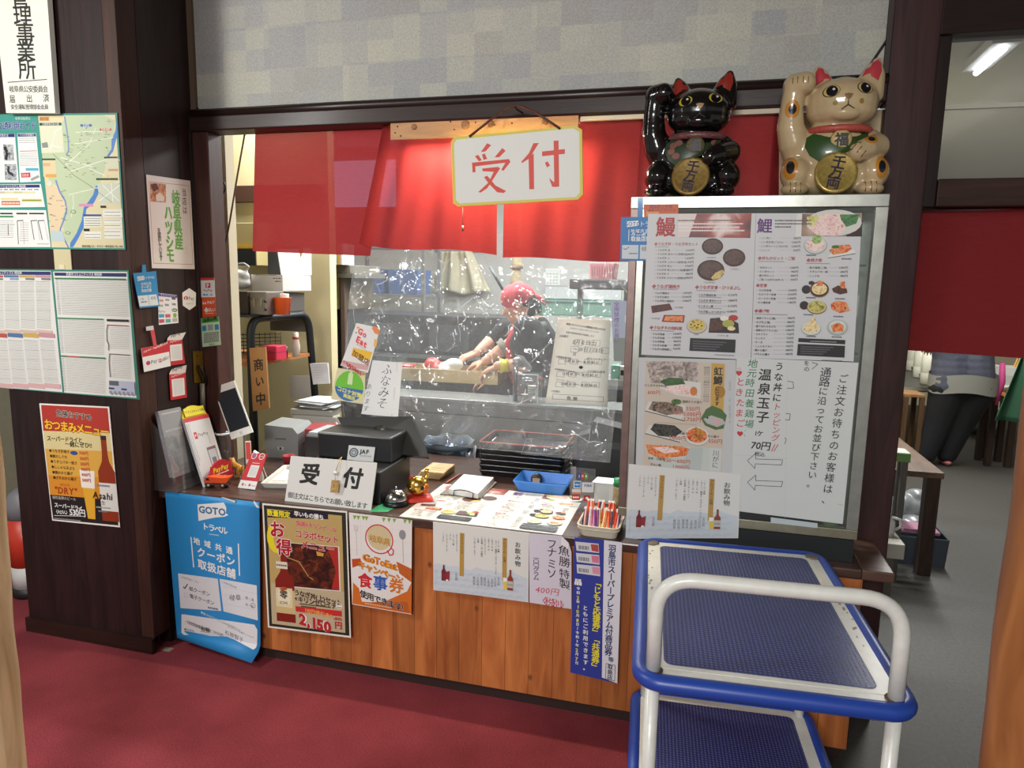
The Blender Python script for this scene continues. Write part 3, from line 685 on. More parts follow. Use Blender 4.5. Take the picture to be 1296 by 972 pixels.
for i, (t, p_) in enumerate((('うなぎ肝焼き', '700円'), ('鯉のしぐれ', '500円'), ('うずらバター焼き', '500円'), ('ししゃも天ぷら', '400円'), ('鶏のから揚げ', '400円'), ('げそのから揚げ', '500円'))):
    yy = 386+i*26.5; s.X('●'+t, 242+i*4, yy, 15, '#2a1c14', bold=.012); s.X(p_, 392+i*3, yy+12, 17, '#b8302c', bold=.025)
s.E(367, 398, 18, '#2c4c8c', 10)
s.X('辛口の生', 322, 556, 13, '#b85a20', anchor='c'); s.X('"DRY"', 326, 584, 38, '#a8341c', anchor='c', bold=.02, slant=.12)
s.X('相性抜群のビール', 318, 622, 15, '#cfc8b8', anchor='c'); s.X('スーパードライ', 268, 654, 22, WH, bold=.03, lead=1.0, skew=.03); s.X('〈大びん〉', 268, 688, 18, WH, bold=.02, lead=.9); s.X('530円', 344, 690, 34, WH, bold=.035, lead=1.0); s.L([(268, 708), (420, 712)], 2, WH)
s.S(268, 400, 722, 4, '#888')
s.X('Asahi', 507, 607, 39, '#20201e', anchor='c', bold=.02, slant=.1, skew=.02); s.X('生', 511, 645, 18, '#8a8a88', anchor='c', bold=.03); s.S(475, 540, 556, 5, '#8c8c90'); s.S(477, 545, 665, 4, '#aaa'); s.S(488, 534, 685, 5, '#777')
s.build('snack_menu_poster', 'orange snack menu poster with a beer bottle, below the timetable', 'poster')

# cream plate between the two laminated posters
m = MB(); a = on_y((68.5, 316), yP); b = on_y((92, 345), yP)
m.box((a.x, yP-.0035, b.z-.05), (b.x, yP, a.z+.05), mat('#c9bf98', .5)); m.box((a.x+.024, yP-.006, b.z+.012), (a.x+.052, yP-.0035, b.z+.030), mat('#d8d0b0', .4))
tag(m.build('wall_plate'), 'cream strip plate showing between the transit map and the timetable', 'plate')

# ------------------------------------------------ return wall: rice notice and payment stickers
xR = -2.1575
s = ZS('hat', [(162, 135), (523, 187), (560, 912), (210, 903)], x=xR, paper='#dcd6d2', gloss=.5, rough=.3)
s.L([(182, 192), (508, 226), (545, 872), (222, 862), (182, 192)], 3, '#b07068')
s.P([(190, 200), (316, 212), (318, 362), (196, 354)], photo(('#6a2818', '#a85c2c', '#c88848', '#d8b080'), 60)); s.P([(236, 300), (270, 280), (306, 320), (300, 352), (240, 348)], '#d8ccc0'); s.P([(195, 215), (240, 205), (262, 250), (215, 275)], '#4c2018')
for ch, y_ in zip('当店は', (280, 352, 424)): s.X(ch, 470+(y_-280)*.03, y_, 50, '#24201e', anchor='c', sq=.8, bold=.006)
for ch, y_ in zip('岐阜県産', (330, 450, 565, 685)): s.X(ch, 398+(y_-330)*.075, y_, 100, '#5a9a30', anchor='c', sq=.7, bold=.045)
for ch, y_ in zip('ハツシモ', (445, 570, 690, 796)): s.X(ch, 335+(y_-445)*.05, y_, 95, '#5a9a30', anchor='c', sq=.7, bold=.045)
for ch, y_ in zip('を使用しています', range(590, 850, 33)): s.X(ch, 262+(y_-590)*.07, y_, 34, '#24201e', anchor='c', sq=.9, bold=.006)
s.L([(470, 740), (490, 730), (495, 760), (480, 790)], 3, '#d8b8a0')
s.build('rice_notice', 'white laminated rice notice with green katakana, on the side wall left of the window', 'notice')

s = ZS('stk', [(214, 192), (346, 208), (356, 398), (222, 412)], x=xR, paper='#dedede', gloss=.2)
s.P([(216, 194), (346, 210), (346, 228), (217, 214)], '#4a3c8c'); s.X('キャッシュレス', 284, 208, 15, WH, anchor='c')
for x_, y_, c_ in ((238, 245, '#c88'), (278, 240, '#999'), (322, 232, '#555'), (236, 280, '#9aa'), (275, 275, '#8a8a92'), (324, 270, '#888')): s.R(x_-14, y_-8, x_+14, y_+8, c_)
for x_, y_, c_ in ((240, 350, '#3c94c4'), (282, 350, '#c85068'), (240, 386, '#b84858'), (284, 384, '#58a4a0'), (330, 378, '#aaa')): s.R(x_-18, y_-12, x_+18, y_+10, c_)
s.E(328, 310, 20, '#1f5a34', 12); s.E(330, 346, 13, '#7aa838', 16); s.X('PayPay', 218, 318, 15, '#444'); s.S(314, 340, 310, 5, WH)
s.build('payment_sticker', 'white sheet of many small payment logos on the side wall', 'sticker')

s = ZS('stk', [(380, 160), (476, 160), (476, 312), (380, 312)], x=xR, paper='#2a1a19', thick=.0006)
s.z = .0004; s.P([(428, 160), (475, 192), (473, 280), (430, 311), (384, 278), (381, 192)], '#e4e4e4')
s.b.v = s.b.v[8:]; s.b.f = [tuple(i-8 for i in f) for f in s.b.f if min(f) >= 8]; s.b.mi = s.b.mi[-len(s.b.f):]; s.b.sm = s.b.sm[-len(s.b.f):]
s.E(406, 228, 14, '#c42c38'); s.X('S', 406, 229, 20, WH, anchor='c', bold=.05); s.X('Pay', 424, 230, 24, '#333'); s.X('メルペイ', 430, 266, 12, '#555', anchor='c')
s.build('pay_sticker', 'white hexagonal pay sticker on the side wall, right of the logo sheet', 'sticker')

# front of the post
yS = .2485
s = ZS('stk', [(507, 90), (600, 88), (606, 222), (512, 224)], y=yS, paper='#e2e2e0', thick=.0008)
s.P([(507, 90), (600, 88), (601, 106), (508, 108)], '#c43c34'); s.P([(540, 126), (573, 125), (574, 158), (541, 160)], '#c4283c'); s.X('P', 557, 143, 30, WH, anchor='c', bold=.05); s.X('PayPay', 558, 174, 19, '#444', anchor='c', bold=.01)
for x_, c_ in ((532, '#4c88b8'), (550, '#6aa8c8'), (580, '#aab')): s.R(x_-8, 200, x_+8, 212, c_)
s.build('paypay_sticker', 'white and red square payment sticker at the top of the post', 'sticker')
s = ZS('stk', [(516, 228), (606, 224), (612, 356), (520, 360)], y=yS, paper='#d8501c', thick=.0008)
s.X('au PAY', 562, 258, 24, WH, anchor='c', bold=.03); s.X('♣', 545, 308, 28, WH, anchor='c'); s.X('d払い', 578, 308, 24, WH, anchor='c', bold=.03); s.S(536, 596, 334, 4, '#f0c8b0')
s.build('orange_sticker', 'plain orange payment sticker in the middle of the post', 'sticker')
s = ZS('stk', [(508, 368), (630, 356), (645, 548), (520, 563)], y=yS, paper='#c4e4bc', thick=.0008)
s.P([(510, 370), (630, 358), (632, 388), (514, 400)], '#4a9c3c'); s.X('取扱店舗', 572, 379, 24, '#12280e', anchor='c', bold=.04, lead=1.05, skew=-.1)
for x_ in (532, 618): s.R(x_-15, 418-(x_-532)*.1, x_+15, 452-(x_-532)*.1, '#3c8cc0')
s.R(556, 410, 594, 446, '#a8a8a8')
for yy in range(472, 540, 12): s.S(530, 634, yy, 6, '#888')
s.X('羽島市', 585, 546, 14, '#1c5a2c', anchor='c')
s.build('green_sticker', 'pale green shop sticker at the bottom of the post', 'sticker')

def hanging(fr, quad, x, name, label, draw, paper, strap=None, strap_pts=None, strapc='#2f8cc8', y=None, clip=None):
    t = thing(name, label, 'tag', (0, 0, 0))
    s = ZS(fr, quad, x=x, y=y, paper=paper); draw(s); s.build('card', parent=t)
    f = (lambda p: on_x(p, x-.003 if x else x)) if x is not None else (lambda p: on_y(p, y+.002))
    if strap_pts:
        P = [f(fpx(fr, p)) for p in strap_pts]; m = MB(); h = (P[1]-P[0])*.5
        L = [P[0], P[1], P[2], P[3]]; m.add([*L, *[p+Vector((.0007, 0, 0)) for p in L]], [(0, 1, 2, 3), (7, 6, 5, 4), (0, 4, 5, 1), (1, 5, 6, 2), (2, 6, 7, 3), (3, 7, 4, 0)], mat(strapc, .4)); m.build('strap', t)
    if clip:
        s2 = ZS(fr, clip, x=x-.002 if x else None, y=y, paper='#c8cacc', gloss=.5); s2.build('clip', parent=t)
    return t
def goto_tag(s):
    s.P([(72, 82), (120, 76), (124, 102), (76, 110)], WH); s.X('GOTO', 97, 93, 19, '#2f8cc8', anchor='c', bold=.03); s.X('トラベル', 158, 88, 17, WH, anchor='c', bold=.01, lead=.95)
    s.X('地域共通', 133, 130, 17, WH, anchor='c'); s.X('クーポン', 134, 152, 18, WH, anchor='c', bold=.02); s.X('取扱店舗', 136, 176, 17, WH, anchor='c', bold=.02)
    s.P([(76, 212), (204, 202), (220, 275), (90, 286)], '#d8e0e4'); s.L([(146, 206), (156, 276)], 3, '#2f8cc8'); s.X('✓ 紙', 88, 236, 14, '#444'); s.X('岐阜', 164, 232, 20, '#444', jit=.1); s.S(100, 140, 256, 5, '#667')
hanging('stk', [(46, 58), (203, 44), (226, 284), (92, 298)], xR+.010, 'coupon_tag', 'blue coupon tag hanging on the side wall, next to the timetable', goto_tag, '#2488c4',
        strap_pts=[(107, 0), (130, 0), (136, 60), (106, 62)])
def pay_card(s):
    s.P([(102, 572), (285, 534), (293, 594), (110, 632)], '#bc2430'); s.X('メルペイ・PayPay使えます', 200, 580, 14.5, WH, anchor='c', bold=.02, skew=-.2)
    s.E(148, 672, 15, '#c42c40'); s.P([(150, 660), (163, 668), (155, 682)], '#3c6cb8'); s.X('Pay', 166, 668, 28, '#444', bold=.01, skew=-.2); s.P([(216, 645), (236, 641), (239, 666), (219, 670)], '#b8283c'); s.X('P', 228, 656, 20, WH, anchor='c', bold=.03); s.X('d払い', 242, 650, 22, '#333', bold=.02, skew=-.2)
hanging('stk', [(102, 572), (285, 534), (303, 692), (122, 734)], xR+.012, 'pay_card', 'white and red pay card hanging on a red strap from the side wall', pay_card, '#dedede', strap_pts=[(158, 424), (186, 424), (206, 548), (184, 552)], strapc='#c84450',
        clip=[(134, 424), (184, 416), (186, 446), (136, 452)])
def qr(s, quad, top, side='#c0262e'):
    a, b, c_, d = quad; s.P(top, '#d8d4d2')
def qr1(s):
    s.X('PayPay加盟店', 340, 526, 14, WH, anchor='c', skew=-.15); s.P([(297, 550), (378, 540), (384, 650), (302, 660)], '#dcdcdc'); s.R(304, 558, 376, 642, '#cfcfcf')
s = ZS('stk', [(278, 516), (380, 510), (402, 676), (296, 690)], x=xR+.004, paper='#bc2830'); qr1(s)
s.P([(282, 500), (300, 482), (408, 462), (394, 488), (380, 512), (278, 518)], '#d4cccb'); s.X('PayPay', 338, 488, 22, '#444', anchor='c', bold=.03, skew=-.2)
s.build('payment_card', 'red payment card with a folded white flap, upper of the two', 'card')
s = ZS('stk', [(292, 752), (404, 736), (414, 908), (304, 926)], x=xR+.004, paper='#bc2830'); s.X('PayPay加盟店', 350, 760, 14, WH, anchor='c', skew=-.15); s.P([(308, 784), (394, 772), (400, 888), (316, 904)], '#dcdcdc'); s.R(318, 790, 390, 886, '#cfcfcf')
s.P([(294, 740), (312, 712), (412, 686), (404, 738), (294, 752)], '#d4cccb'); s.X('PayPay', 350, 718, 22, '#444', anchor='c', bold=.03, skew=-.2)
s.build('payment_card', 'red payment card with a folded white flap, lower of the two above the leaflets', 'card')

# brass latch on the return wall, bell button on the post
t = thing('door_latch', 'brass latch plate with a black lever beside the post', 'latch', (0, 0, 0))
P = [on_x(fpx('stk', p), xR) for p in ((450, 592), (515, 590), (524, 806), (460, 808))]
m = MB(); m.add(P+[p+Vector((.004, 0, 0)) for p in P], [(0, 1, 2, 3), (7, 6, 5, 4), (0, 4, 5, 1), (1, 5, 6, 2), (2, 6, 7, 3), (3, 7, 4, 0)], mat('#a8863c', .35, .9))
for q in ((478, 622), (486, 778)): c = on_x(fpx('stk', q), xR); m.cyl(c, c+Vector((.006, 0, 0)), .004, mat('#3a3020', .4, .8), 8)
m.build('plate', t)
m = MB(); c = on_x(fpx('stk', (480, 695)), xR); e = on_x(fpx('stk', (512, 775)), xR); m.tube([c, c+Vector((.018, 0, 0)), e+Vector((.022, 0, 0)), e+Vector((.02, 0, -.03))], .007, mat('#161313', .4, .5)); m.build('lever', t)
m = MB(); c = on_x(fpx('stk', (518, 812)), xR+.014); e = on_x(fpx('stk', (522, 985)), xR+.014); m.tube([c, e+Vector((0, 0, -.02))], .011, mat('#6a6660', .5, .3), 12); tag(m.build('grey_rod'), 'grey rod hanging below the brass latch', 'rod')
m = MB(); c = on_y((240.5, 218.5), .25); m.lathe([(.0, .006), (.008, .005), (.011, 0)], (0, 0, 0), mat('#c8bc90', .4), 16, T(c, 0, math.pi/2)); tag(m.build('push_button'), 'small round cream button on the post, above the stickers', 'button')
# ------------------------------------------------ counter front
def blue(s):
    s.P([(205, 102), (352, 92), (366, 120), (362, 168), (300, 174), (210, 192)], WH); s.X('GOTO', 287, 136, 48, '#2f6c9c', anchor='c', bold=.035, lead=1.02, out=(WH, .06)); s.P([(362, 150), (378, 160), (362, 166)], WH)
    s.X('トラベル', 298, 228, 40, WH, anchor='c', bold=.03, lead=.92, skew=.05); s.S(270, 326, 264, 4, '#9cc8e0')
    s.L([(167, 280), (182, 448)], 6, WH); s.L([(432, 316), (438, 494)], 6, WH)
    s.X('地域共通', 301, 316, 38, WH, anchor='c', bold=.03, lead=1.7, skew=.08); s.X('クーポン', 308, 376, 52, WH, anchor='c', bold=.035, lead=1.12, skew=.08); s.X('取扱店舗', 312, 444, 52, WH, anchor='c', bold=.035, lead=1.12, skew=.08)
    s.P([(93, 482), (318, 512), (338, 694), (106, 678)], '#d4d6da'); s.P([(328, 512), (532, 548), (538, 746), (350, 696)], '#d4d6da')
    s.X('ご利用可能クーポン', 106, 500, 12, '#556', skew=.1); s.X('ご利用可能地域', 340, 528, 12, '#556', skew=.15)
    s.L([(122, 556), (130, 568), (148, 542)], 5, '#1c1c1c'); s.frame(*s.q(128, 592), *s.q(150, 618), s.k(1.4), '#9aa'); s.X('紙クーポン', 156, 566, 25, '#333', bold=.015, skew=.08, lead=1.04); s.X('電子クーポン', 158, 608, 25, '#333', bold=.015, skew=.08, lead=1.04)
    s.S(262, 320, 674, 6, '#667'); s.X('岐阜', 380, 612, 34, '#3a3a3a', jit=.1, slant=.15); s.X('都・道', 470, 616, 16, '#444', skew=.1); s.X('府・県', 470, 654, 16, '#444', skew=.1); s.O(512, 662, 13, 2, '#333')
    for a in (566, 610, 660): s.L([(350, a-10), (534, a+30)], 1, '#a8acb4')
    s.X('新型コロナウイルス感染症対策実施店', 332, 722, 13.5, WH, anchor='c', bold=.02, skew=.16)
    s.P([(112, 714), (128, 714), (520, 770), (536, 800), (534, 898), (522, 906), (370, 840), (126, 830), (112, 818)], '#dcdcde')
    s.X('・月夜営業事業規能とつけの方', 126, 752, 20, '#26242a', lead=.9, jit=.05, skew=.1, bold=.012); s.X('ガイドラインを遵守しています', 372, 782, 11, '#333', skew=.14)
    s.X('■宿泊施設:', 128, 798, 12, '#333'); s.X('魚勝', 220, 798, 30, '#222', jit=.06, bold=.01); s.X('杉原智子', 358, 812, 27, '#222', jit=.08, skew=.15); s.L([(126, 820), (360, 830)], 1, '#888')
t = thing('coupon_poster', 'large bright blue coupon poster taped over the left end of the counter front', 'poster', (0, 0, 0))
b4 = [on_y(fpx('gt', p), YF-.0015) for p in ((18, 32), (545, 92), (552, 948), (86, 850))]
s = ZS('gt', [(18, 32), (545, 92), (552, 948), (86, 850)], pts=b4, paper='#2a8ccc', n=(2, 28), bend=lambda u, v: .06*max(0, v-.93)**2/.0049*u+.001)
blue(s); s.build('paper', parent=t)
s = ZS('gt', [(335, 58), (415, 82), (410, 96), (325, 62)], y=YF-.006, paper='#2a1d18'); s.b.v = s.b.v; s.P([(338, 62), (412, 84), (408, 94), (330, 64)], '#d8d8d8'); s.build('torn_edge', parent=t)
s = ZS('gt', [(514, 82), (545, 122), (530, 122), (512, 96)], y=YF-.006, paper='#d0d4d8'); s.build('folded_corner', parent=t)

s = ZS('bs', [(36, 36), (600, 90), (626, 932), (74, 862)], y=YF-.0015, paper='#e0ddd4', gloss=.15)
s.P([(46, 48), (592, 100), (617, 918), (84, 852)], '#24281c'); s.P([(68, 72), (566, 118), (590, 898), (102, 836)], '#b49a60')
s.P([(96, 560), (582, 620), (590, 898), (102, 836)], '#b8a888'); s.P([(69, 82), (476, 96), (479, 142), (72, 128)], '#16182c')
s.E(130, 262, 62, '#dccb20', 100); s.E(158, 268, 46, '#b49a60', 84)
s.X('数量限定', 148, 106, 40, '#e8d820', anchor='c', bold=.04, lead=1.06); s.X('早いもの勝ち', 350, 113, 34, '#e8e4e0', anchor='c', bold=.035, lead=1.05, skew=.03)
s.P([(190, 290), (550, 320), (560, 618), (215, 588)], '#d8d4cc'); s.P([(192, 294), (542, 324), (552, 612), (217, 582)], photo(('#1c0a08', '#3a160e', '#5c2414', '#7a3c22'), 28)); s.P([(470, 318), (542, 324), (552, 612), (500, 600), (530, 480)], '#a82820'); s.L([(200, 390), (285, 420), (350, 520), (380, 540)], 6, '#b08844'); s.L([(285, 415), (420, 385), (490, 440)], 6, '#220c08'); s.L([(350, 520), (460, 475), (520, 450)], 6, '#240c08'); s.P([(400, 350), (450, 365), (445, 385), (405, 380)], '#c89838')
s.B(180, 345, 822, 130, '#7c1c10', '#c8b27c', '#6a1410'); s.P([(128, 590), (240, 600), (242, 732), (132, 716)], '#d8caa0'); s.E(186, 652, 46, '#e0d8b8', 62); s.X('零', 182, 640, 56, '#32302c', anchor='c', bold=.03); s.X('ICHI', 182, 694, 26, '#3a342c', anchor='c', bold=.02); s.P([(130, 415), (206, 424), (208, 470), (132, 462)], '#d4ceb8'); s.S(134, 204, 440, 7, '#555'); s.P([(150, 600), (190, 586), (210, 606), (176, 614)], '#a85020')
for ch, x_, y_ in (('お', 138, 208), ('得', 184, 326)): s.X(ch, x_, y_, 108, '#a81824', anchor='c', bold=.045, out=('#ece8e4', .1))
s.X('魚勝×キリンビール', 398, 178, 34, '#c02030', anchor='c', bold=.03, out=('#ece8e0', .07), lead=.98, skew=.05)
s.X('コラボセット', 400, 247, 54, '#b01824', anchor='c', bold=.04, out=('#ece8e4', .09), lead=.98, skew=.04); s.X('メニュー', 408, 314, 56, '#b01824', anchor='c', bold=.04, out=('#ece8e4', .09), skew=.04)
s.X('うなぎ丼(上)セット', 408, 640, 40, '#28160e', anchor='c', bold=.04, lead=.98, skew=.08, out=('#d8c8a8', .08)); s.X('+キリンゼロイチ', 394, 680, 41, '#28160e', anchor='c', bold=.04, skew=.05, out=('#d8c8a8', .08), lead=.98)
s.S(290, 495, 700, 5, '#4a3a2c'); s.S(300, 400, 716, 5, '#4a3a2c'); s.O(551, 714, 20, 3, WH, 22); s.R(534, 708, 568, 722, WH)
s.P([(262, 716), (566, 748), (568, 786), (266, 752)], '#c02c28'); s.X('110円値引き!!', 414, 752, 32, '#e8a050', anchor='c', bold=.03, skew=.08)
s.X('2,150', 395, 812, 92, '#b4202c', anchor='c', bold=.05, lead=1.04, skew=.12, out=('#ecdcd4', .08)); s.X('円', 546, 846, 50, '#b4202c', anchor='c', bold=.05); s.X('(税別)', 542, 802, 20, '#b4202c', anchor='c', bold=.03)
s.build('beer_set_poster', 'black framed set meal poster with a red bottle and grilled eel, on the counter front', 'poster')

s = ZS('bs', [(612, 98), (1032, 150), (1027, 776), (634, 708)], y=YF-.0015, paper='#dcd8d4', gloss=.15)
for a in (690, 760, 900): s.L([(a, 110), (a+6, 380)], 1, '#c4c0bc')
for a in (180, 260, 340): s.L([(620, a), (1030, a+40)], 1, '#c4c0bc')
s.P([(640, 560), (680, 600), (700, 690), (830, 700), (1000, 620), (1028, 560), (1027, 772), (636, 704)], '#c86820'); s.P([(632, 404), (690, 400), (700, 440), (636, 462)], '#b84820'); s.P([(930, 420), (1030, 470), (1028, 560), (950, 500)], '#b85c24'); s.P([(700, 700), (820, 690), (1000, 690), (1020, 770)], '#b4581c')
for a in (640, 665, 700, 720, 835, 870, 905, 975, 1005): s.P([(a, 116+(a-640)*.08), (a+26, 119+(a-640)*.08), (a+10, 146+(a-640)*.08)], '#7aa048')
s.E(816, 262, 80, '#c8b890', 84); s.O(816, 274, 90, 8, '#c03038', 94); s.L([(870, 346), (886, 380), (908, 376), (912, 346), (890, 330)], 8, '#c03038')
s.X('岐阜県', 818, 272, 52, '#b08438', anchor='c', bold=.04, lead=.95, skew=.08, out=('#dccfae', .08))
s.E(970, 244, 22, '#8a8a8c', 32); s.L([(972, 276), (976, 430)], 5, '#b0aeac'); s.L([(660, 180), (668, 380)], 4, '#c0bcb8'); s.L([(650, 180), (652, 215), (672, 218), (674, 184)], 3, '#aaa6a2')
s.X('GoToEat', 822, 406, 62, '#d88418', anchor='c', bold=.04, lead=.98, skew=.1, out=('#8a3c10', .1)); s.X('キャンペーン', 822, 458, 56, '#d88418', anchor='c', bold=.04, lead=.98, skew=.14, out=('#8a3c10', .1))
for ch, x_, c_ in (('食', 722, '#c02830'), ('事', 824, '#2c58a8'), ('券', 930, '#c87028')): s.X(ch, x_, 550+(x_-722)*.16, 100, c_, anchor='c', bold=.045, out=('#e8e4e0', .1))
s.X('使用できます!', 832, 656, 52, '#1e1a18', anchor='c', bold=.04, lead=1.0, skew=.12, out=('#e4dcd4', .08)); s.S(720, 900, 700, 6, '#e0b080')
s.build('meal_voucher_poster', 'white and orange meal voucher poster with a red ring, third along the counter front', 'poster')

GOLD = '#b08c44'
def drinks(s, m_):
    """drinks menu, laid out on dr-view measures through map m_"""
    def Wv(x, y, r, k): s.line([s.q2(x+r*math.cos(a), y-r*k*math.sin(a)) for a in [math.pi*i/10 for i in range(11)]], s.k(2.2), '#a4b8c8')
    pts = [(58, 660), (872, 760), (872, 560), (800, 530), (740, 500), (660, 510), (560, 490), (480, 480), (440, 460), (380, 490), (320, 470), (260, 450), (200, 455), (140, 440), (84, 425), (58, 440)]
    s.poly([s.q2(*p) for p in pts], '#c4ccd2')
    random.seed(5)
    for i in range(11):
        for j in range(4):
            x = 90+i*75+(j % 2)*36; y = 500+j*52+x*.10
            if y < 735+x*.03-20 and x < 838:
                for r in (34, 24, 14): Wv(x, y, r, .75)
    for x, y, t in ((312, 165, 'ソフトドリンク'), (680, 208, 'アルコール・お酒')):
        s.poly([s.q2(x-18, y), s.q2(x+20, y+4), s.q2(x+14, y+375), s.q2(x-22, y+370)], GOLD); s.text(t, *s.q2(x, y+6), s.k(26), '#3a2c14', vert=True, bold=.01, lead=.98)
    for i, ch in enumerate('お飲み物'): s.text(ch, *s.q2(790, 268+i*54), s.k(50), '#24201e', anchor='c', bold=.012)
    for x, y, t in ((266, 160, '・オレンジジュース'), (236, 165, '・ウーロン茶'), (207, 155, '・コーラ'), (178, 160, '・ジンジャーエール'), (146, 150, '・ノンアル'),
                    (628, 215, '・ビール 大瓶'), (606, 212, '・キリン一番搾り ゼロイチ ノンアル'), (574, 205, '・生ビール 中'), (544, 200, '・生ビール 小'), (512, 190, '・レモンチューハイ'), (484, 190, '・日本酒 一合 大徳利'), (452, 195, '・冷酒'), (422, 185, '・ハイボール レモン')):
        s.text(t, *s.q2(x, y), s.k(17.5), '#2c2826', vert=True, bold=.008, lead=1.05)
    for x, y, t in ((262, 500, '三〇〇円'), (628, 545, '七〇〇円'), (600, 555, '六〇〇円'), (572, 560, '五〇〇円'), (542, 555, '三五〇円'), (510, 550, '四〇〇円'), (482, 545, '四五〇円'), (450, 545, '六〇〇円'), (418, 540, '四〇〇円')):
        s.text(t, *s.q2(x, y), s.k(19), '#2c2826', vert=True, bold=.01, lead=1.0)
    for i in range(7): u, v = s.q2(85, 480+i*20); s.text('〇二', u, v, s.k(9), '#777', vert=True)
    u, v0 = s.q2(152, 432); _, v1 = s.q2(152, 575); s.bottle(u, v0, v1, s.k(40), '#6c2028', '#7c2830', '#c8c8c8'); s.poly([s.q2(172, 500), s.q2(205, 490), s.q2(200, 575), s.q2(172, 575)], '#8a2c30'); s.poly([s.q2(172, 565), s.q2(192, 565), s.q2(190, 580), s.q2(172, 578)], WH)
    u, v0 = s.q2(728, 482); _, v1 = s.q2(728, 660); s.bottle(u, v0, v1, s.k(46), '#8a3c1c', '#b8b4b0', '#4a2010'); s.poly([s.q2(668, 556), s.q2(700, 560), s.q2(700, 655), s.q2(672, 650)], '#d8c050'); s.poly([s.q2(667, 548), s.q2(700, 552), s.q2(700, 585), s.q2(668, 582)], '#e8e6e0'); u, v = s.q2(728, 610); s.text('Asahi', u, v, s.k(16), '#222', anchor='c', bold=.02)
DQ = [(55, 70), (884, 168), (878, 766), (58, 654)]
s = ZS('dr', DQ, y=YF-.0015, paper='#d6d6d0', gloss=.15); s.q2 = s.q; drinks(s, None)
s.build('drinks_menu', 'white drinks menu sheet with gold bars and pale waves, on the counter front', 'menu')
aux = ZS('dr', DQ, y=YF)
s = ZS('c1', [(62, 572), (612, 622), (600, 938), (45, 938)], y=-.0085, paper='#d8d8d4', gloss=.15); s.q2 = aux.q; s.k = aux.k; drinks(s, None)
s.build('drinks_menu', 'white drinks menu sheet with gold bars, on the glass of the showcase behind the trolley', 'menu')
s = ZS('dr', [(884, 168), (1160, 192), (1250, 824), (888, 768)], y=YF-.0025, paper='#cfcad4', n=(4, 6))
s.quad = [(884, 168), (1262, 200), (1250, 824), (888, 768)]
s.c = [on_y(fpx('dr', p), YF-.0025) for p in s.quad]; s.b = MB(); s.P([(884, 168), (1165, 192), (1225, 250), (1250, 330), (1250, 824), (888, 768)], s.paper); s.P([(1165, 195), (1160, 290), (1215, 300), (1228, 262)], '#e4e2e4')
for ch, x_, y_, z_ in zip('魚勝特製', (1186, 1192, 1190, 1192), (312, 408, 510, 598), (92, 92, 86, 92)): s.X(ch, x_, y_, z_, '#1c1a1c', anchor='c', sq=.95, bold=.008, skew=.1)
for ch, y_ in zip('フナミソ', (262, 334, 432, 516)): s.X(ch, 1082, y_, 92, '#1c1a1c', anchor='c', sq=.85, bold=.004)
for ch, y_ in zip('一〇〇グラム', (384, 412, 440, 480, 520, 552)): s.X(ch, 946, y_, 50, '#1c1a1c', anchor='c', bold=.004)
s.X('400円', 1040, 664, 70, '#c43c50', anchor='c', slant=.15, jit=.04); s.X('〈税別〉', 1082, 756, 80, '#c43c50', anchor='c', lead=.8, skew=.05)
s.build('miso_price_notice', 'handwritten white miso price notice with red yen figures, right of the drinks menu', 'notice')

s = ZS('bn', [(58, 50), (352, 78), (320, 948), (32, 880)], y=YF-.002, paper='#2c3c94')
s.quad = [(58, 50), (352, 78), (320, 950), (32, 880)]
s.P([(242, 66), (352, 80), (322, 950), (228, 912)], '#dcdce2')
for i, yy in enumerate((72, 140, 208)): s.P([(64+i*4, yy+2), (208+i*4, yy+16), (212+i*3, yy+72+i*2), (72+i*2, yy+56)], '#cfd0d2'); s.P([(160+i*4, yy+18), (206+i*4, yy+22), (209+i*3, yy+66), (166+i*3, yy+58)], ('#b04840', '#d47890', '#d890a8')[i]); s.S(84, 150, yy+36, 8, '#8a8a90')
for i, ch in enumerate('羽島市スーパープレミアム付商品券'): s.V(ch, 293-i*1.6, 92+i*42.5, 49, '#262c68', bold=.035, lead=.9)
s.V('等', 285, 782, 34, '#262c68', bold=.03); s.frame(*s.q(254, 822), *s.q(306, 934), s.k(3), '#333'); s.V('取扱店', 280, 828, 34, '#26262c', bold=.03, lead=1.0)
for i, ch in enumerate('「じもと応援券」「共通券」'): s.V(ch, 203-i*1.2, 300+i*43.5, 50, '#e8dc28', bold=.04, lead=.9)
for i, ch in enumerate('ともにご利用できます。'): s.V(ch, 128+i*.2, 460+i*37.5, 34, WH, bold=.03)
y_ = 345
for ch in '令和2年10月8日〜令和3年2月7日': 
    big = ch in '10872'; s.V(ch, 84-(y_-345)*.02, y_, 32 if big else 23, '#e8dc28' if big else WH, bold=.03); y_ += 29 if big else 26
s.S(64, 104, 305, 7, WH); s.S(60, 106, 322, 7, WH)
s.build('voucher_banner', 'tall dark blue and white voucher banner on the counter front beside the trolley', 'banner')
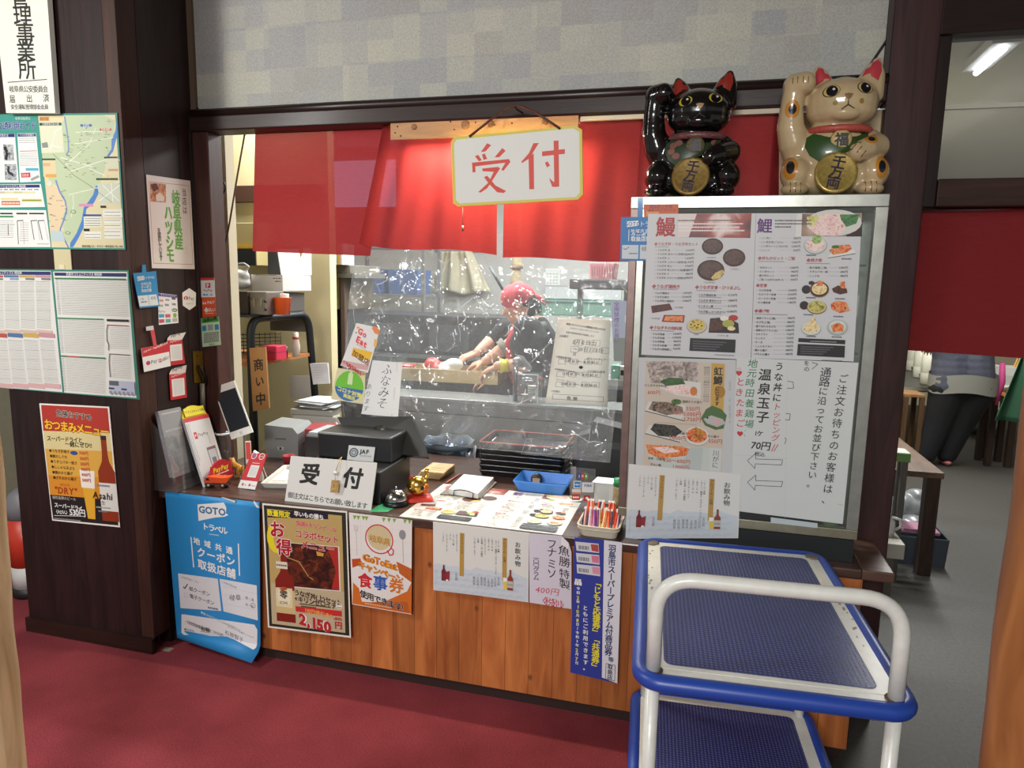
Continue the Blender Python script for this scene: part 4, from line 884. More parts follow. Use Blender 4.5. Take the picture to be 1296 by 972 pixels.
# ================================================================== counter, showcase and what is stuck on it
COUNTER = wood('counter_planks', '#94502a', '#c07640', .5, (6, 6, .8), planks=.092, paxis=0, plankvar=.22, knots=7)
TOPW = wood('counter_top_wood', '#33231e', '#58423a', .28, (1.2, 9, 9), coat=.25)
ct = thing('reception_counter', 'long wooden plank reception counter with a dark brown top below the hanging sign', 'counter', (0, 0, 0))
m = MB(); m.box((-2.12, -.03, .05), (.555, -.005, .664), COUNTER); m.build('front_panel', ct)
m = MB(); m.box((.53, -.004, .05), (.5545, .235, .664), wood('end_board', '#5a3826', '#7a4a30', .5)); m.build('end_panel', ct)
m = MB(); m.box((-2.155, -.012, 0), (.54, .01, .05), mat('#2a1712', .7)); m.build('kickboard', ct)
m = MB(); m.box((-2.155, -.06, .665), (.545, .245, .70), TOPW, bev=.006); m.box((-2.155, .245, .665), (.545, .88, .6995), TOPW); m.box((.545, -.06, .665), (.64, .245, .70), wood('end_top_wood', '#4a342c', '#6a5044', .4, (1.2, 9, 9)), bev=.005); m.build('countertop', ct)
m = MB(); m.box((-2.15, .80, .0), (.54, .82, .664), mat('#3a2a22', .6)); m.build('back_panel', ct)

ALU = mat('#a9aaa2', .35, .75, noise=.12, nscale=25); ALUB = mat('#7c6660', .4, .45, noise=.15, nscale=25)
cs = thing('display_case', 'tall aluminium framed glass showcase standing on the right end of the counter', 'showcase', (0, 0, 0))
X0, X1, Z0, Z1, D0, D1 = -.246, .534, .776, 1.878, 0.0, .236
m = MB(); w_ = .032
m.box((X0, D0, Z1-.038), (X1, D1, Z1), ALU, bev=.002); m.box((X0, D0, Z0), (X1, D0+.03, Z0+.032), mat('#8f8b78', .4, .6, noise=.15), bev=.002); m.box((X0, D1-.03, Z0), (X1, D1, Z0+.03), ALU)
m.box((X1-.036, D0, Z0+.0321), (X1, D0+.035, Z1-.0381), ALU, bev=.002); m.box((X0, D0, Z0+.0321), (X0+.026, D0+.035, Z1-.0381), ALUB, bev=.002); m.box((X0+.0261, D0+.001, Z0+.0321), (X0+.05, D0+.03, Z1-.0381), ALU, bev=.002)
m.box((X1-.03, D1-.03, Z0+.0301), (X1, D1, Z1-.0381), ALU); m.box((X0, D1-.03, Z0+.0301), (X0+.03, D1, Z1-.0381), ALU); m.build('frame', cs)
m = MB(); m.box((X0+.05, D0+.010, Z0+.032), (X1-.036, D0+.013, Z1-.038), glass('case_glass', (.93, .97, .95), .10, .06)); m.build('front_glass', cs)
m = MB(); m.box((X0+.03, D1-.012, Z0+.03), (X1-.03, D1-.008, Z1-.038), mat('#8b8d80', .5, noise=.1, nscale=6)); m.build('back_panel', cs)
for z_ in (1.08, 1.38, 1.66):
    m = MB(); m.box((X0+.05, D0+.04, z_), (X1-.04, D1-.04, z_+.006), glass('shelf_glass', (.85, .95, .9), .15, .06)); m.build('shelf', cs)
for q in (1.20, 1.50):
    m = MB(); m.box((X1-.075, D0+.05, q), (X1-.05, D0+.07, q+.07), mat('#c4c4ba', .4, .5)); m.build('bracket', cs)
m = MB(); m.box((-.21, -.004, .7006), (.525, .20, .7755), mat('#141a1c', .5)); m.build('plinth', cs)
# things on the lowest shelf, seen right of the handwritten notice
def small_bottle(name, label, loc, r, h, c1, c2, cap):
    t = thing(name, label, 'bottle', loc); m = MB(); m.lathe([(r, 0), (r, h*.6), (r*.45, h*.78), (r*.4, h*.92)], (0, 0, 0), mat(c1, .3), 16); m.build('body', t)
    m = MB(); m.lathe([(r*1.02, h*.15), (r*1.02, h*.5)], (0, 0, 0), mat(c2, .5), 16); m.build('label', t); m = MB(); m.lathe([(r*.45, h*.92), (r*.45, h), (0, h)], (0, 0, 0), mat(cap, .4), 16); m.build('cap', t)
small_bottle('sauce_bottle', 'green bottle with a yellow label inside the showcase, lower right', (.457, .046, .8085), .027, .27, '#6a8a5c', '#d8d040', '#cfd4cc')
t = thing('plastic_crate', 'green plastic crate on the floor of the showcase', 'crate', (.40, .130, .8065)); m = MB()
for k_ in range(5): m.box((-.09, -.042, k_*.016), (.075, -.036, k_*.016+.010), mat('#1c6a48', .4))
m.box((-.09, .036, 0), (.075, .042, .075), mat('#1c6a48', .4)); m.box((-.09, -.036, 0), (.075, .036, .006), mat('#1c6a48', .4)); m.box((.069, -.036, 0), (.075, .036, .075), mat('#1c6a48', .4)); m.box((-.09, -.036, 0), (-.084, .036, .075), mat('#1c6a48', .4)); m.build('basket', t)

yC = -.0035
# big menu, two facing pages
FOOD = lambda *c: photo(tuple(c), 70)
EEL = FOOD('#1e0c0a', '#3c1a12', '#5c2c1c', '#2a1410'); EGG = FOOD('#4a3a20', '#b89848', '#d8c070', '#8a6a30'); FRY = FOOD('#c8a050', '#e0c488', '#f0e0b0', '#a87830'); RFRY = FOOD('#a83818', '#d86028', '#e8a060', '#78301c'); RAW = FOOD('#d8a4a0', '#e8c4bc', '#f0dcd4', '#c08880')
def page_left(s):
    s.P([(268, 52), (712, 49), (704, 197), (262, 192)], photo(('#e0ccc4', '#a04038', '#60201c', '#3a1210'), 9, .4)); s.P([(268, 52), (380, 51), (330, 192), (262, 192)], '#dcd0ca')
    for i in range(4): s.S(262+i*2, (600, 660, 640, 670)[i], 92+i*20, 6, '#e8e2e0' if i else '#6a5a58')
    s.X('鰻', 186, 132, 128, '#a81c24', anchor='c', bold=.03)
    H = lambda t, x, y, z=27: s.X('❖'+t, x, y, z, '#a82424', bold=.02, lead=1.0, slant=.1)
    Rw = lambda t, p_, x0, x1, y: (s.X('・'+t, x0, y, 15.5, '#2a2624', bold=.012), s.L([(x0+110, y), (x1-46, y+1)], .8, '#888'), s.X(p_, x1, y+1, 17, '#2a2624', anchor='r', bold=.015))
    H('うなぎ丼・うなぎ丼セット', 112, 233, 23); s.S(118, 205, 250, 4, '#999')
    for i, (t, p_) in enumerate((('うなぎ丼 並', '1,440円'), ('うなぎ丼 並セット(吸物付)', '1,880円'), ('うなぎ丼 上', '1,640円'), ('うなぎ丼 上セット(吸物付)', '2,150円'), ('うなぎ丼 特上', '1,940円'), ('うなぎ丼 特上セット(吸物付)', '2,380円'), ('うなぎ丼 小', '880円'), ('うなぎ丼 小セット(吸物付)', '980円'))): Rw(t, p_, 118-i*1.0, 366-i*1.5, 270+i*24)
    s.dish(476, 248, 66, 50, EEL, '#2c1410', '#d4ccc4'); s.dish(607, 316, 68, 55, EEL, '#38140e', '#cfc4bc'); s.dish(466, 393, 84, 64, EEL, '#30140e', '#cfc8c0'); s.P([(468, 440), (490, 410), (545, 385), (548, 405), (520, 440), (480, 452)], EGG)
    for x_, y_, t in ((468, 316, 'うなぎ丼 並'), (612, 386, 'うなぎ丼 上'), (458, 468, 'うなぎ丼 特上')): s.X(t, x_, y_, 11, '#555', anchor='c')
    H('うなぎ蒲焼き', 98, 491); s.S(106, 260, 508, 4, '#999')
    for i, (t, p_) in enumerate((('うなぎ蒲焼き', '1,470円'), ('うなぎ白焼き', '2,040円'), ('うなぎ肝の蒲焼き', '1,580円'))): Rw(t, p_, 102-i, 350-i*2, 532+i*24)
    H('うなぎ定食・ひつまぶし', 368, 496, 25); s.S(378, 500, 516, 4, '#999')
    for i, (t, p_) in enumerate((('うなぎ蒲焼定食', '2,310円'), ('うなぎ丼 寿司セット', '1,880円'), ('ひつまぶし膳', '2,310円'), ('うなぎ蒸し(ひつまぶし)', '2,480円'))): Rw(t, p_, 374-i, 626-i, 544+i*34); s.S(392, 530, 556+i*34, 4, '#999')
    s.P([(94, 612), (212, 597), (230, 635), (102, 656)], '#6a1c20'); s.P([(104, 616), (208, 603), (220, 632), (110, 648)], EEL); s.P([(176, 668), (306, 670), (300, 716), (162, 710)], '#8a241c'); s.P([(186, 674), (298, 676), (292, 708), (174, 704)], RFRY); s.X('うなぎ蒲焼', 268, 622, 11, '#555', anchor='c'); s.X('うなぎ白焼', 122, 690, 11, '#555', anchor='c')
    s.dish(380, 735, 60, 46, EGG, '#c8c0a8', '#8a8478'); 
    for i in range(4): s.E(345+i*22, 728+(i % 2)*8, 13, '#d8c83c', 12); s.E(345+i*22, 728+(i % 2)*8, 7, '#6a5a20', 6)
    s.P([(462, 690), (560, 680), (632, 720), (636, 782), (452, 778)], '#1c1412'); s.P([(466, 694), (540, 684), (542, 760), (458, 770)], EEL); s.E(548, 690, 26, '#e4e2da', 16); s.E(602, 686, 28, '#b03028', 18); s.E(572, 722, 36, '#a8a848', 24); s.E(590, 752, 24, FRY, 14); s.X('うまき', 376, 790, 11, '#555', anchor='c'); s.X('ひつまぶし膳', 538, 797, 11, '#555', anchor='c')
    H('うなぎその他料理', 84, 746, 24); s.S(94, 240, 764, 4, '#999')
    for i, (t, p_) in enumerate((('うなぎ刺身', '1,530円'), ('うなぎ白焼', '1,700円'), ('うなぎ酢物', '820円'), ('うなぎの肝煮', '380円'), ('うなぎの茶碗蒸し', '760円'))): Rw(t, p_, 88-i, 286-i*2, 786+i*23.5)
    s.P([(340, 812), (616, 822), (612, 904), (334, 892)], '#1a1a1c')
    for i in range(4): s.S(356, 560-i*20, 832+i*15, 5, '#5a5a60')
    s.S(488, 606, 917, 4, '#888')
def page_right(s):
    s.P([(370, 52), (735, 50), (733, 188), (362, 186)], photo(('#d8ccc0', '#b8a088', '#6a4030', '#2a1410'), 8, .3)); s.P([(640, 110), (735, 90), (733, 188), (640, 188)], '#2c1614'); s.E(565, 105, 165, '#d0d0c8', 80); s.P([(440, 60), (520, 52), (640, 52), (650, 120), (600, 180), (470, 184), (400, 130)], RAW); s.P([(600, 55), (720, 55), (700, 110), (640, 130), (610, 90)], FOOD('#1c4a20', '#2c6a30', '#4a8a48', '#163a18')); s.P([(400, 70), (480, 58), (450, 120), (410, 130)], FOOD('#b8b850', '#d0c870', '#e0dca0', '#909038'))
    s.P([(340, 50), (372, 50), (366, 188), (330, 188)], '#dcdad6')
    for i in range(3): s.S(202, (430, 432, 305)[i], 92+i*19, 6, '#5a5450')
    s.X('鯉', 137, 124, 98, '#5a2470', anchor='c', bold=.03)
    H = lambda t, x, y, z=25: s.X('❖'+t, x, y, z, '#a82424', bold=.02, lead=1.0, slant=.1)
    Rw = lambda t, p_, x0, x1, y: (s.X('・'+t, x0, y, 16, '#2a2624', bold=.012), s.L([(x0+130, y), (x1-48, y+1)], .8, '#888'), s.X(p_, x1, y+1, 17.5, '#2a2624', anchor='r', bold=.015))
    for i, (t, p_) in enumerate((('こい洗い', '580円'), ('こい洗定食(ごはん)', '1,080円'), ('こい洗セット(ごはん付)', '1,280円'), ('こいこく', '350円'))): Rw(t, p_, 98-i*2, 364-i*1.5, 197+i*24.5)
    s.dish(453, 238, 68, 52, RAW, '#c4ccc4', '#8a948c'); s.E(462, 205, 30, FOOD('#3a6a28', '#7aa048', '#a8c878', '#2a5020'), 28)
    s.P([(530, 318), (560, 262), (690, 270), (694, 290)], '#dcdcd6'); s.L([(530, 318), (694, 291)], 4, '#333'); s.P([(535, 275), (570, 240), (660, 236), (672, 262), (640, 285), (560, 298)], RFRY); s.E(575, 250, 24, '#3a6a28', 10)
    H('丼ものセット・ご飯', 92, 319); s.S(94, 260, 338, 4, '#999')
    for i, (t, p_) in enumerate((('天丼セット', '1,080円'), ('カツ丼セット', '980円'), ('親子丼セット', '880円'), ('ご飯 小130円/150円 大', '200円'))): Rw(t, p_, 90-i*2, 350-i*2, 376+i*24.5)
    H('焼き物', 396, 331); s.S(396, 540, 350, 4, '#999')
    for i, (t, p_) in enumerate((('鮎の塩焼(二尾)', '1,080円'), ('うずらバター焼', '680円'), ('ししゃも', '480円'))): Rw(t, p_, 400-i, 650-i, 376+i*25)
    H('定食', 80, 485); 
    for i, (t, p_) in enumerate((('えび天定食', '1,540円'), ('えびフライ定食', '1,540円'), ('ロースカツ定食', '1,340円'), ('から揚定食', '1,180円'))): Rw(t, p_, 84-i*2, 338-i*2, 515+i*25)
    H('揚げ物', 70, 642); s.S(72, 280, 662, 4, '#999')
    for i, (t, p_) in enumerate((('海老フライ(三尾)', '980円'), ('えび天(三尾)', '880円'), ('盛り合わせ天ぷら', '1,080円'), ('海鮮えびフライ(三)', '1,380円'), ('カキフライ', '720円'), ('ヒレカツ', '720円'), ('チーズ', '450円'), ('ししゃもフライ', '450円'), ('鶏から揚げ', '680円'), ('げそから揚げ', '480円'))): Rw(t, p_, 68-i*1.2, 326-i*1.6, 687+i*25)
    s.E(396, 510, 28, '#241614', 26); s.E(428, 470, 18, '#2c1a14', 12); s.dish(476, 508, 56, 46, FRY, '#3c1c14', '#8a5a3c'); s.P([(455, 490), (470, 455), (500, 460), (495, 490)], RFRY)
    s.P([(552, 505), (590, 485), (640, 505), (645, 530), (600, 540), (560, 525)], EEL); s.P([(600, 465), (630, 460), (632, 505), (606, 500)], RFRY)
    s.E(383, 608, 28, '#241614', 26); s.dish(460, 618, 58, 40, FOOD('#384818', '#8a9038', '#d8c870', '#4a3a1c'), '#c8b878', '#5a3c28'); s.P([(545, 600), (580, 578), (640, 590), (658, 640), (600, 655), (548, 630)], RFRY)
    s.dish(425, 752, 58, 40, FRY, '#d4d8d4', '#8a9894'); s.P([(385, 745), (430, 690), (450, 680), (462, 740), (430, 765)], FRY); s.dish(585, 742, 60, 48, '#cfd4cc', '#b0bab4', '#98a49c'); s.P([(545, 735), (590, 715), (625, 735), (618, 770), (560, 775)], RFRY)
    for x_, y_ in ((426, 300), (640, 322), (424, 560), (600, 566), (410, 665), (590, 676), (425, 800), (580, 804)): s.S(x_-30, x_+30, y_, 5, '#667')
    s.P([(348, 812), (632, 824), (630, 850), (346, 836)], '#1a1a1c'); s.S(420, 580, 832, 5, '#888'); s.P([(344, 848), (630, 860), (626, 934), (338, 920)], '#1a1a1c')
    for i in range(4): s.S(360, 560-i*20, 866+i*14, 5, '#5a5a60')
    s.S(490, 612, 950, 4, '#888')
t = thing('wall_menu', 'large laminated food menu of two pages at the top of the showcase glass', 'menu', (0, 0, 0))
s = ZS('ml', [(75, 52), (738, 48), (706, 950), (32, 918)], y=yC, paper='#cbcccd', gloss=.15); page_left(s); s.build('left_page', parent=t)
s = ZS('mr', [(83, 48), (735, 48), (682, 960), (53, 938)], y=yC, paper='#cbcccd', gloss=.15); page_right(s); s.build('right_page', parent=t)

# trout sheet, in a clear sleeve
s = ZS('c1', [(110, 48), (590, 60), (578, 620), (96, 575)], y=yC, paper='#c2c4c4', gloss=.4)
s.P([(145, 66), (545, 76), (520, 622), (132, 592)], '#c8bcac')
s.P([(148, 66), (408, 70), (404, 182), (172, 172)], photo(('#5a5450', '#8a8078', '#b8a8a0', '#d0c4b8'), 50)); s.P([(215, 195), (250, 150), (420, 170), (418, 248), (300, 232)], '#d4d4cc'); s.P([(215, 165), (260, 145), (330, 150), (345, 178), (250, 186)], FOOD('#1c3a1c', '#2c5a28', '#4a6a3c', '#16281a')); s.P([(240, 190), (330, 178), (395, 205), (405, 236), (330, 226), (250, 212)], RAW); s.E(385, 212, 18, '#c87838', 22)
s.P([(142, 306), (160, 262), (345, 280), (340, 330), (320, 352)], '#d0d0c8'); s.P([(160, 300), (180, 262), (260, 265), (330, 290), (335, 318), (250, 330)], FOOD('#2c2420', '#5a4a3c', '#9a8470', '#302820')); s.L([(142, 308), (340, 358)], 4, '#2a2a28'); s.E(300, 264, 26, FOOD('#2c4a20', '#4a6a30', '#7a8a50', '#243a1c'), 14)
s.P([(142, 420), (165, 378), (320, 400), (350, 430), (318, 466)], '#d0d0c8'); s.P([(170, 400), (190, 370), (290, 380), (330, 410), (290, 440), (210, 432)], FOOD('#181816', '#2c2c28', '#4a4a40', '#101010')); s.L([(142, 420), (318, 464)], 4, '#2a2a28')
s.dish(400, 432, 60, 46, RFRY, '#d4d4ce', '#a8a8a0'); s.P([(380, 440), (395, 385), (440, 420), (420, 460)], FOOD('#7a6a20', '#b89838', '#c85a28', '#4a5a20'))
s.P([(140, 470), (520, 494), (514, 600), (300, 612), (170, 560)], '#c0c8c0'); s.P([(145, 474), (330, 484), (370, 500), (360, 530), (220, 545), (160, 520)], RFRY); s.P([(180, 490), (260, 485), (320, 510), (240, 520)], RAW); s.P([(370, 488), (430, 490), (420, 610), (310, 608)], '#b4bcb8'); s.P([(460, 490), (522, 496), (514, 612), (462, 606)], '#c8ccc8'); 
for i, ch in enumerate('川がに'): s.X(ch, 493-(i*2), 518+i*30, 32, '#3a4450', anchor='c')
s.P([(472, 76), (535, 80), (528, 318), (466, 312)], '#c49c48'); s.E(512, 215, 26, '#a87828', 30)
for i, ch in enumerate('虹鱒'): s.X(ch, 505-i*2, 116+i*44, 46, '#2c1410', anchor='c', bold=.045, out=('#e0c890', .08))
for i, ch in enumerate('にじます'): s.X(ch, 500-i*.6, 200+i*24, 24, '#2c1410', anchor='c', bold=.04)
s.P([(420, 345), (445, 300), (475, 282), (520, 300), (545, 330), (530, 395), (490, 402), (440, 380)], '#4a6a38'); s.P([(432, 348), (470, 330), (525, 348), (540, 370), (500, 388), (450, 370)], '#b4b4b0'); s.P([(468, 350), (500, 345), (520, 362), (490, 380)], '#d0a8a8'); s.E(452, 342, 5, '#222')
for x_ in (440, 450, 460): s.V('皮はぱりっと身はふっくら仕上げ', x_, 92, 11, '#4a443c', lead=1.1)
for x_, y_, t, z_ in ((188, 218, '600円', 25), (312, 320, '450円', 20), (382, 298, '550円', 27), (378, 324, '1,000円', 27), (378, 350, '1,750円', 27), (306, 442, '1,000円', 27), (490, 458, '550円', 27), (302, 556, '250〜600円', 26), (322, 588, '1,000円', 27)): s.X(t, x_, y_, z_, '#b03a2c', anchor='c', bold=.02, out=('#dcd0c4', .07))
for x_, y_, t in ((196, 184, 'にじますのお刺身'), (378, 264, '塩焼きうす造り'), (318, 418, '黒胡麻揚げ'), (480, 434, 'から揚げ'), (200, 546, '姿煮・甘露煮'), (196, 576, 'ずわい蟹')): s.X(t, x_, y_, 14, '#3a342c', anchor='c', bold=.01)
s.L([(200, 364), (400, 376)], 1, '#777')
for y_ in (168, 184, 200, 254, 284, 300, 320, 336, 360): s.X('こ', 560, y_, 14, '#444', anchor='c')
s.build('trout_menu', 'sleeved photo menu of river fish dishes on the showcase glass, below the food menu', 'menu')

# handwritten notices
s = ZS('c2', [(48, 48), (648, 74), (570, 868), (18, 800)], y=yC-.0012, paper='#cdd0ce', n=(1, 1))
s.L([(38, 520), (300, 540)], 1, '#a8acaa'); s.L([(305, 60), (290, 840)], .8, '#b4b8b6')
for i, ch in enumerate('地元'): s.X(ch, 128-i*4, 78+i*46, 50, '#2a7a4a', anchor='c', bold=.01, slant=.15)
for i, ch in enumerate('時田養鶏場'): s.X(ch, 114-i*1, 170+i*50, 48, '#2a7a4a', anchor='c', bold=.008, slant=.15)
s.X('♥', 60, 124, 26, '#c43038', anchor='c', bold=.03); s.X('♥', 66, 418, 26, '#c43038', anchor='c', bold=.03)
for i, ch in enumerate('ときたまご'): s.X(ch, 66-(i % 2)*6, 166+i*50, 46, '#c43c44', anchor='c', bold=.012, slant=.1)
s.L([(50, 98), (58, 108)], 2, '#c43c44'); s.L([(64, 96), (66, 108)], 2, '#c43c44'); s.L([(88, 405), (96, 400)], 2, '#2a7a4a'); s.L([(86, 420), (92, 432)], 2, '#2a7a4a')
for i, ch in enumerate('うな丼に'): s.X(ch, 262-i*4, 92+i*50, 46, '#1c1c1c', anchor='c', bold=.02, slant=.1)
for i, ch in enumerate('トッピング'): s.X(ch, 250-i*2, 286+i*38, 42, '#c44850', anchor='c', bold=.004, slant=.15)
s.L([(258, 470), (236, 505)], 4, '#c44850'); s.L([(242, 470), (224, 505)], 4, '#c44850')
for i, ch in enumerate('温泉玉子'): s.X(ch, 190-i*4, 132+i*68, 66, '#181818', anchor='c', bold=.022, slant=.1)
s.X('1ケ', 160, 416, 34, '#181818', anchor='c', bold=.02, slant=.1); s.X('70円', 166, 476, 52, '#181818', anchor='c', bold=.018, slant=.15, lead=.95); s.X('税込', 166, 518, 26, '#222', anchor='c', bold=.012)
for y_ in (556, 664): s.L([(104, y_-6), (146, y_-42), (145, y_-14), (280, y_-10), (274, y_+16), (143, y_+10), (141, y_+34), (104, y_-6)], 2.6, '#3a3a3a')
s.L([(305, 162), (332, 166), (334, 196), (302, 196)], 2.5, '#333'); s.L([(295, 318), (318, 320), (314, 350), (292, 348)], 2.5, '#333'); s.L([(290, 436), (298, 445), (290, 468)], 2.5, '#333')
for i, ch in enumerate('ご注文お待ちのお客様は、'): s.X(ch, 574-i*7.5, 150+i*54, 52 if i else 48, '#2c2c2e', anchor='c', bold=.004, jit=.02, sq=.95, slant=.05)
for i, ch in enumerate('通路に沿ってお並び下さい。'): s.X(ch, 490-i*6, 120+i*45.5, 54 if i < 2 else 46, '#2c2c2e', anchor='c', bold=.004, jit=.02, slant=.05)
for i, ch in enumerate('をの'): s.X(ch, 398, 76+i*28, 28, '#2c2c2e', anchor='c')
s.L([(424, 72), (452, 80), (424, 104)], 2.5, '#333'); s.L([(545, 765), (572, 772)], 1.6, '#c08080')
s.build('handwritten_notice', 'large white handwritten notice with arrows and green and red lettering, on the showcase glass', 'notice')
s = ZS('c2', [(70, 805), (445, 862), (446, 888), (66, 840)], y=-.0015, paper='#1e2020'); s.P([(218, 835), (446, 864), (446, 888), (218, 862)], '#b8c4c8'); s.build('paper_strip', 'dark and pale paper strip sticking out below the handwritten notice', 'paper')

# orange slip and second blue tag at the upper left of the case
s = ZS('c0', [(128, 32), (292, 30), (290, 90), (130, 92)], y=-.002, paper='#c85a28'); s.X('感染防止対策', 210, 44, 18, '#7c2c5c', anchor='c', bold=.02); s.X('新型コロナウイルス', 214, 60, 14, '#3a1c18', anchor='c', bold=.01); s.R(140, 66, 200, 86, '#d8905c')
s.build('orange_slip', 'small orange slip at the upper left corner of the showcase', 'slip')
t = thing('coupon_tag', 'blue coupon tag hanging at the upper left corner of the showcase', 'tag', (0, 0, 0))
s = ZS('c0', [(22, 92), (205, 90), (205, 298), (18, 296)], y=-.0018, paper='#2272b0')
s.P([(48, 112), (104, 108), (106, 132), (50, 138)], WH); s.X('GOTO', 77, 123, 24, '#2272b0', anchor='c', bold=.03); s.X('トラベル', 108, 124, 28, WH, lead=.95); s.L([(60, 150), (58, 204)], 3, WH); s.X('地域共通', 68, 157, 20, WH, bold=.01, lead=1.2); s.X('クーポン', 68, 176, 24, WH, bold=.03); s.X('取扱店舗', 68, 194, 24, WH, bold=.03)
s.P([(28, 222), (105, 222), (103, 288), (26, 286)], '#c4ccd0'); s.P([(112, 222), (200, 222), (200, 288), (110, 288)], '#c4ccd0'); s.L([(34, 236), (42, 244), (60, 232)], 3, '#333'); s.X('岐阜', 118, 240, 26, '#444'); s.S(60, 100, 262, 5, '#667'); s.build('card', parent=t)
s = ZS('c0', [(100, 0), (126, 0), (124, 92), (100, 92)], y=-.0012, paper='#2a7ab4', gloss=.2); s.build('strap', parent=t)

# hanging reception sign
t = thing('hanging_sign', 'white hanging reception sign with red characters and a yellow edge, below the dark lintel', 'sign', (0, 0, 0))
yH = .075
quad = [(420, 262), (1188, 184), (1194, 604), (444, 652)]
s = ZS('ln', quad, y=yH, paper='#c8c49a', thick=.008); s.b = MB(); s.z = 0
oct_ = [(440, 246), (1150, 180), (1188, 204), (1194, 582), (1166, 614), (460, 654), (432, 634), (420, 276)]
inn = [(455, 262), (1138, 196), (1172, 216), (1176, 570), (1156, 598), (474, 636), (450, 618), (438, 286)]
f_ = [s.p(*s.q(*p), 0) for p in oct_]; g_ = [p+Vector((0, .008, 0)) for p in f_]; n_ = len(f_); s.b.add(f_+g_, [tuple(range(n_)), tuple(range(n_, 2*n_))[::-1]]+[(i, n_+i, n_+(i+1) % n_, (i+1) % n_) for i in range(n_)], mat('#c4b84c', .5))
s.P(inn, '#cfcfc9')
RS = '#c43c2c'
for pts in ([(640, 282), (664, 294), (630, 330), (602, 334)], [(566, 358), (586, 350), (608, 382), (590, 388)], [(608, 348), (626, 342), (640, 374), (618, 380)], [(730, 310), (750, 326), (712, 364), (684, 364)],
            [(548, 396), (770, 374), (778, 392), (566, 418)], [(548, 396), (568, 404), (570, 450), (552, 454)], [(750, 378), (778, 392), (736, 444), (724, 436), (746, 400)],
            [(610, 430), (704, 420), (718, 428), (700, 450), (612, 446)], [(690, 424), (718, 428), (640, 546), (600, 572), (586, 568), (650, 510)], [(620, 480), (640, 472), (690, 530), (752, 562), (738, 574), (700, 570), (650, 520)],
            [(912, 282), (944, 280), (890, 370), (846, 398), (842, 390), (886, 340)], [(884, 366), (914, 340), (916, 552), (888, 552)], [(962, 330), (1092, 316), (1092, 344), (962, 358)], [(1028, 268), (1056, 266), (1060, 536), (1032, 540)], [(1002, 486), (1032, 512), (1060, 536), (1020, 538)], [(978, 396), (994, 388), (1008, 412), (990, 424)]): s.P(pts, RS)
s.build('board', parent=t)
m = MB(); A = on_y(fpx('ln', (528, 245)), yH-.004); B_ = on_y(fpx('ln', (765, 66)), .132); C_ = on_y(fpx('ln', (830, 66)), .132); D_ = on_y(fpx('ln', (1058, 198)), yH-.004)
m.tube([A, A.lerp(B_, .55)+Vector((0, 0, .003)), B_, C_, C_.lerp(D_, .4)+Vector((0, 0, .008)), D_], .0045, mat('#4a2018', .6), 6); m.build('cord', t); m = MB(); h_ = B_.lerp(C_, .5); m.tube([h_+Vector((0, -.006, -.004)), h_+Vector((0, 0, -.008)), (h_.x, .236, h_.z)], .004, mat('#2a2422', .4, .6), 6); m.build('nail', t)
# ================================================================== red curtains, lamp, clear sheet
RED = cloth('red_curtain_cloth', '#842b2c', .40, .018)
def drape(fn, quad, y, amp, nf, ph, name, parent, seed=0, px=True, zs=0):
    P = [on_y(p, y) for p in quad]; rnd = random.Random(seed); a = [rnd.uniform(-1, 1) for _ in range(4)]
    def f(u, v):
        v = 1-v; q = P[0]*(1-u)*(1-v)+P[1]*u*(1-v)+P[2]*u*v+P[3]*(1-u)*v
        d = amp*(.25+.75*v)*(math.sin(u*nf*6.28+ph+a[0]*v)+.5*math.sin(u*nf*13.1+a[1]*3+v*1.5))
        return q+Vector((0, d, zs*math.sin(u*6.28)*v))
    m = MB(); m.grid(f, 44, 24, fn); return m.build(name, parent)
t = thing('noren_curtain', 'wide red cloth curtain of three panels behind the hanging sign and the lamp', 'curtain', (0, 0, 0))
drape(RED, [(486, 150), (631, 146), (629, 323), (455, 309)], .285, .012, 2.6, .4, 'curtain_panel', t, 1, zs=-.008)
drape(RED, [(639, 146), (815, 140), (800, 331), (636, 326)], .285, .010, 2.2, 1.4, 'curtain_panel', t, 2, zs=.004)
drape(RED, [(812, 140), (986, 134), (986, 330), (800, 331)], .288, .008, 2.0, 2.4, 'curtain_panel', t, 3)
m = MB(); a = on_y((486, 156), .30); b = on_y((988, 140), .30); m.cyl(a, b, .009, mat('#8a6a48', .6), 8); m.build('rod', t)
t = thing('noren_curtain', 'dark red cloth curtain panel hanging further back, at the left end of the window opening', 'curtain', (0, 0, 0))
drape(RED, [(323, 161), (498, 154), (468, 324), (320, 318)], .335, .004, 1.1, .4, 'curtain_panel', t, 4)
m = MB(); a = on_y((318, 164), .336); b = on_y((500, 157), .336); m.cyl(a, b, .008, mat('#6a4a38', .6), 8); m.build('rod', t)
t = thing('door_curtain', 'plain dark red curtain hanging in the doorway on the right under the transom', 'curtain', (0, 0, 0))
drape(cloth('dark_red_curtain', '#7c2a2c', .35, .0), [(1150, 264), (1420, 262), (1420, 462), (1144, 443)], .315, .004, 1.2, .4, 'curtain_panel', t, 5)
m = MB(); a = on_y((1166, 267), .322); b = on_y((1420, 262), .322); m.cyl(a, b, .008, mat('#3a2018', .5), 8); m.build('rod', t)
# white slip of wall rail right of the lamp
m = MB(); a = on_y((735, 148), .262); b = on_y((1000, 139), .262); m.box((a.x, .255, a.z-.016), (b.x, .27, a.z), mat('#c8bca8', .6)); struct('trim_8', m)
m = MB(); a = on_y((986, 141), .31); b = on_y((1121, 250), .31); m.box((a.x-.02, .300, b.z-.9), (b.x-.04, .318, a.z-.01), mat('#cdb994', .6, noise=.05)); m.box((b.x-.04, .290, b.z-.9), (b.x-.012, .318, a.z-.01), mat('#bdb096', .6)); struct('trim_9', m)

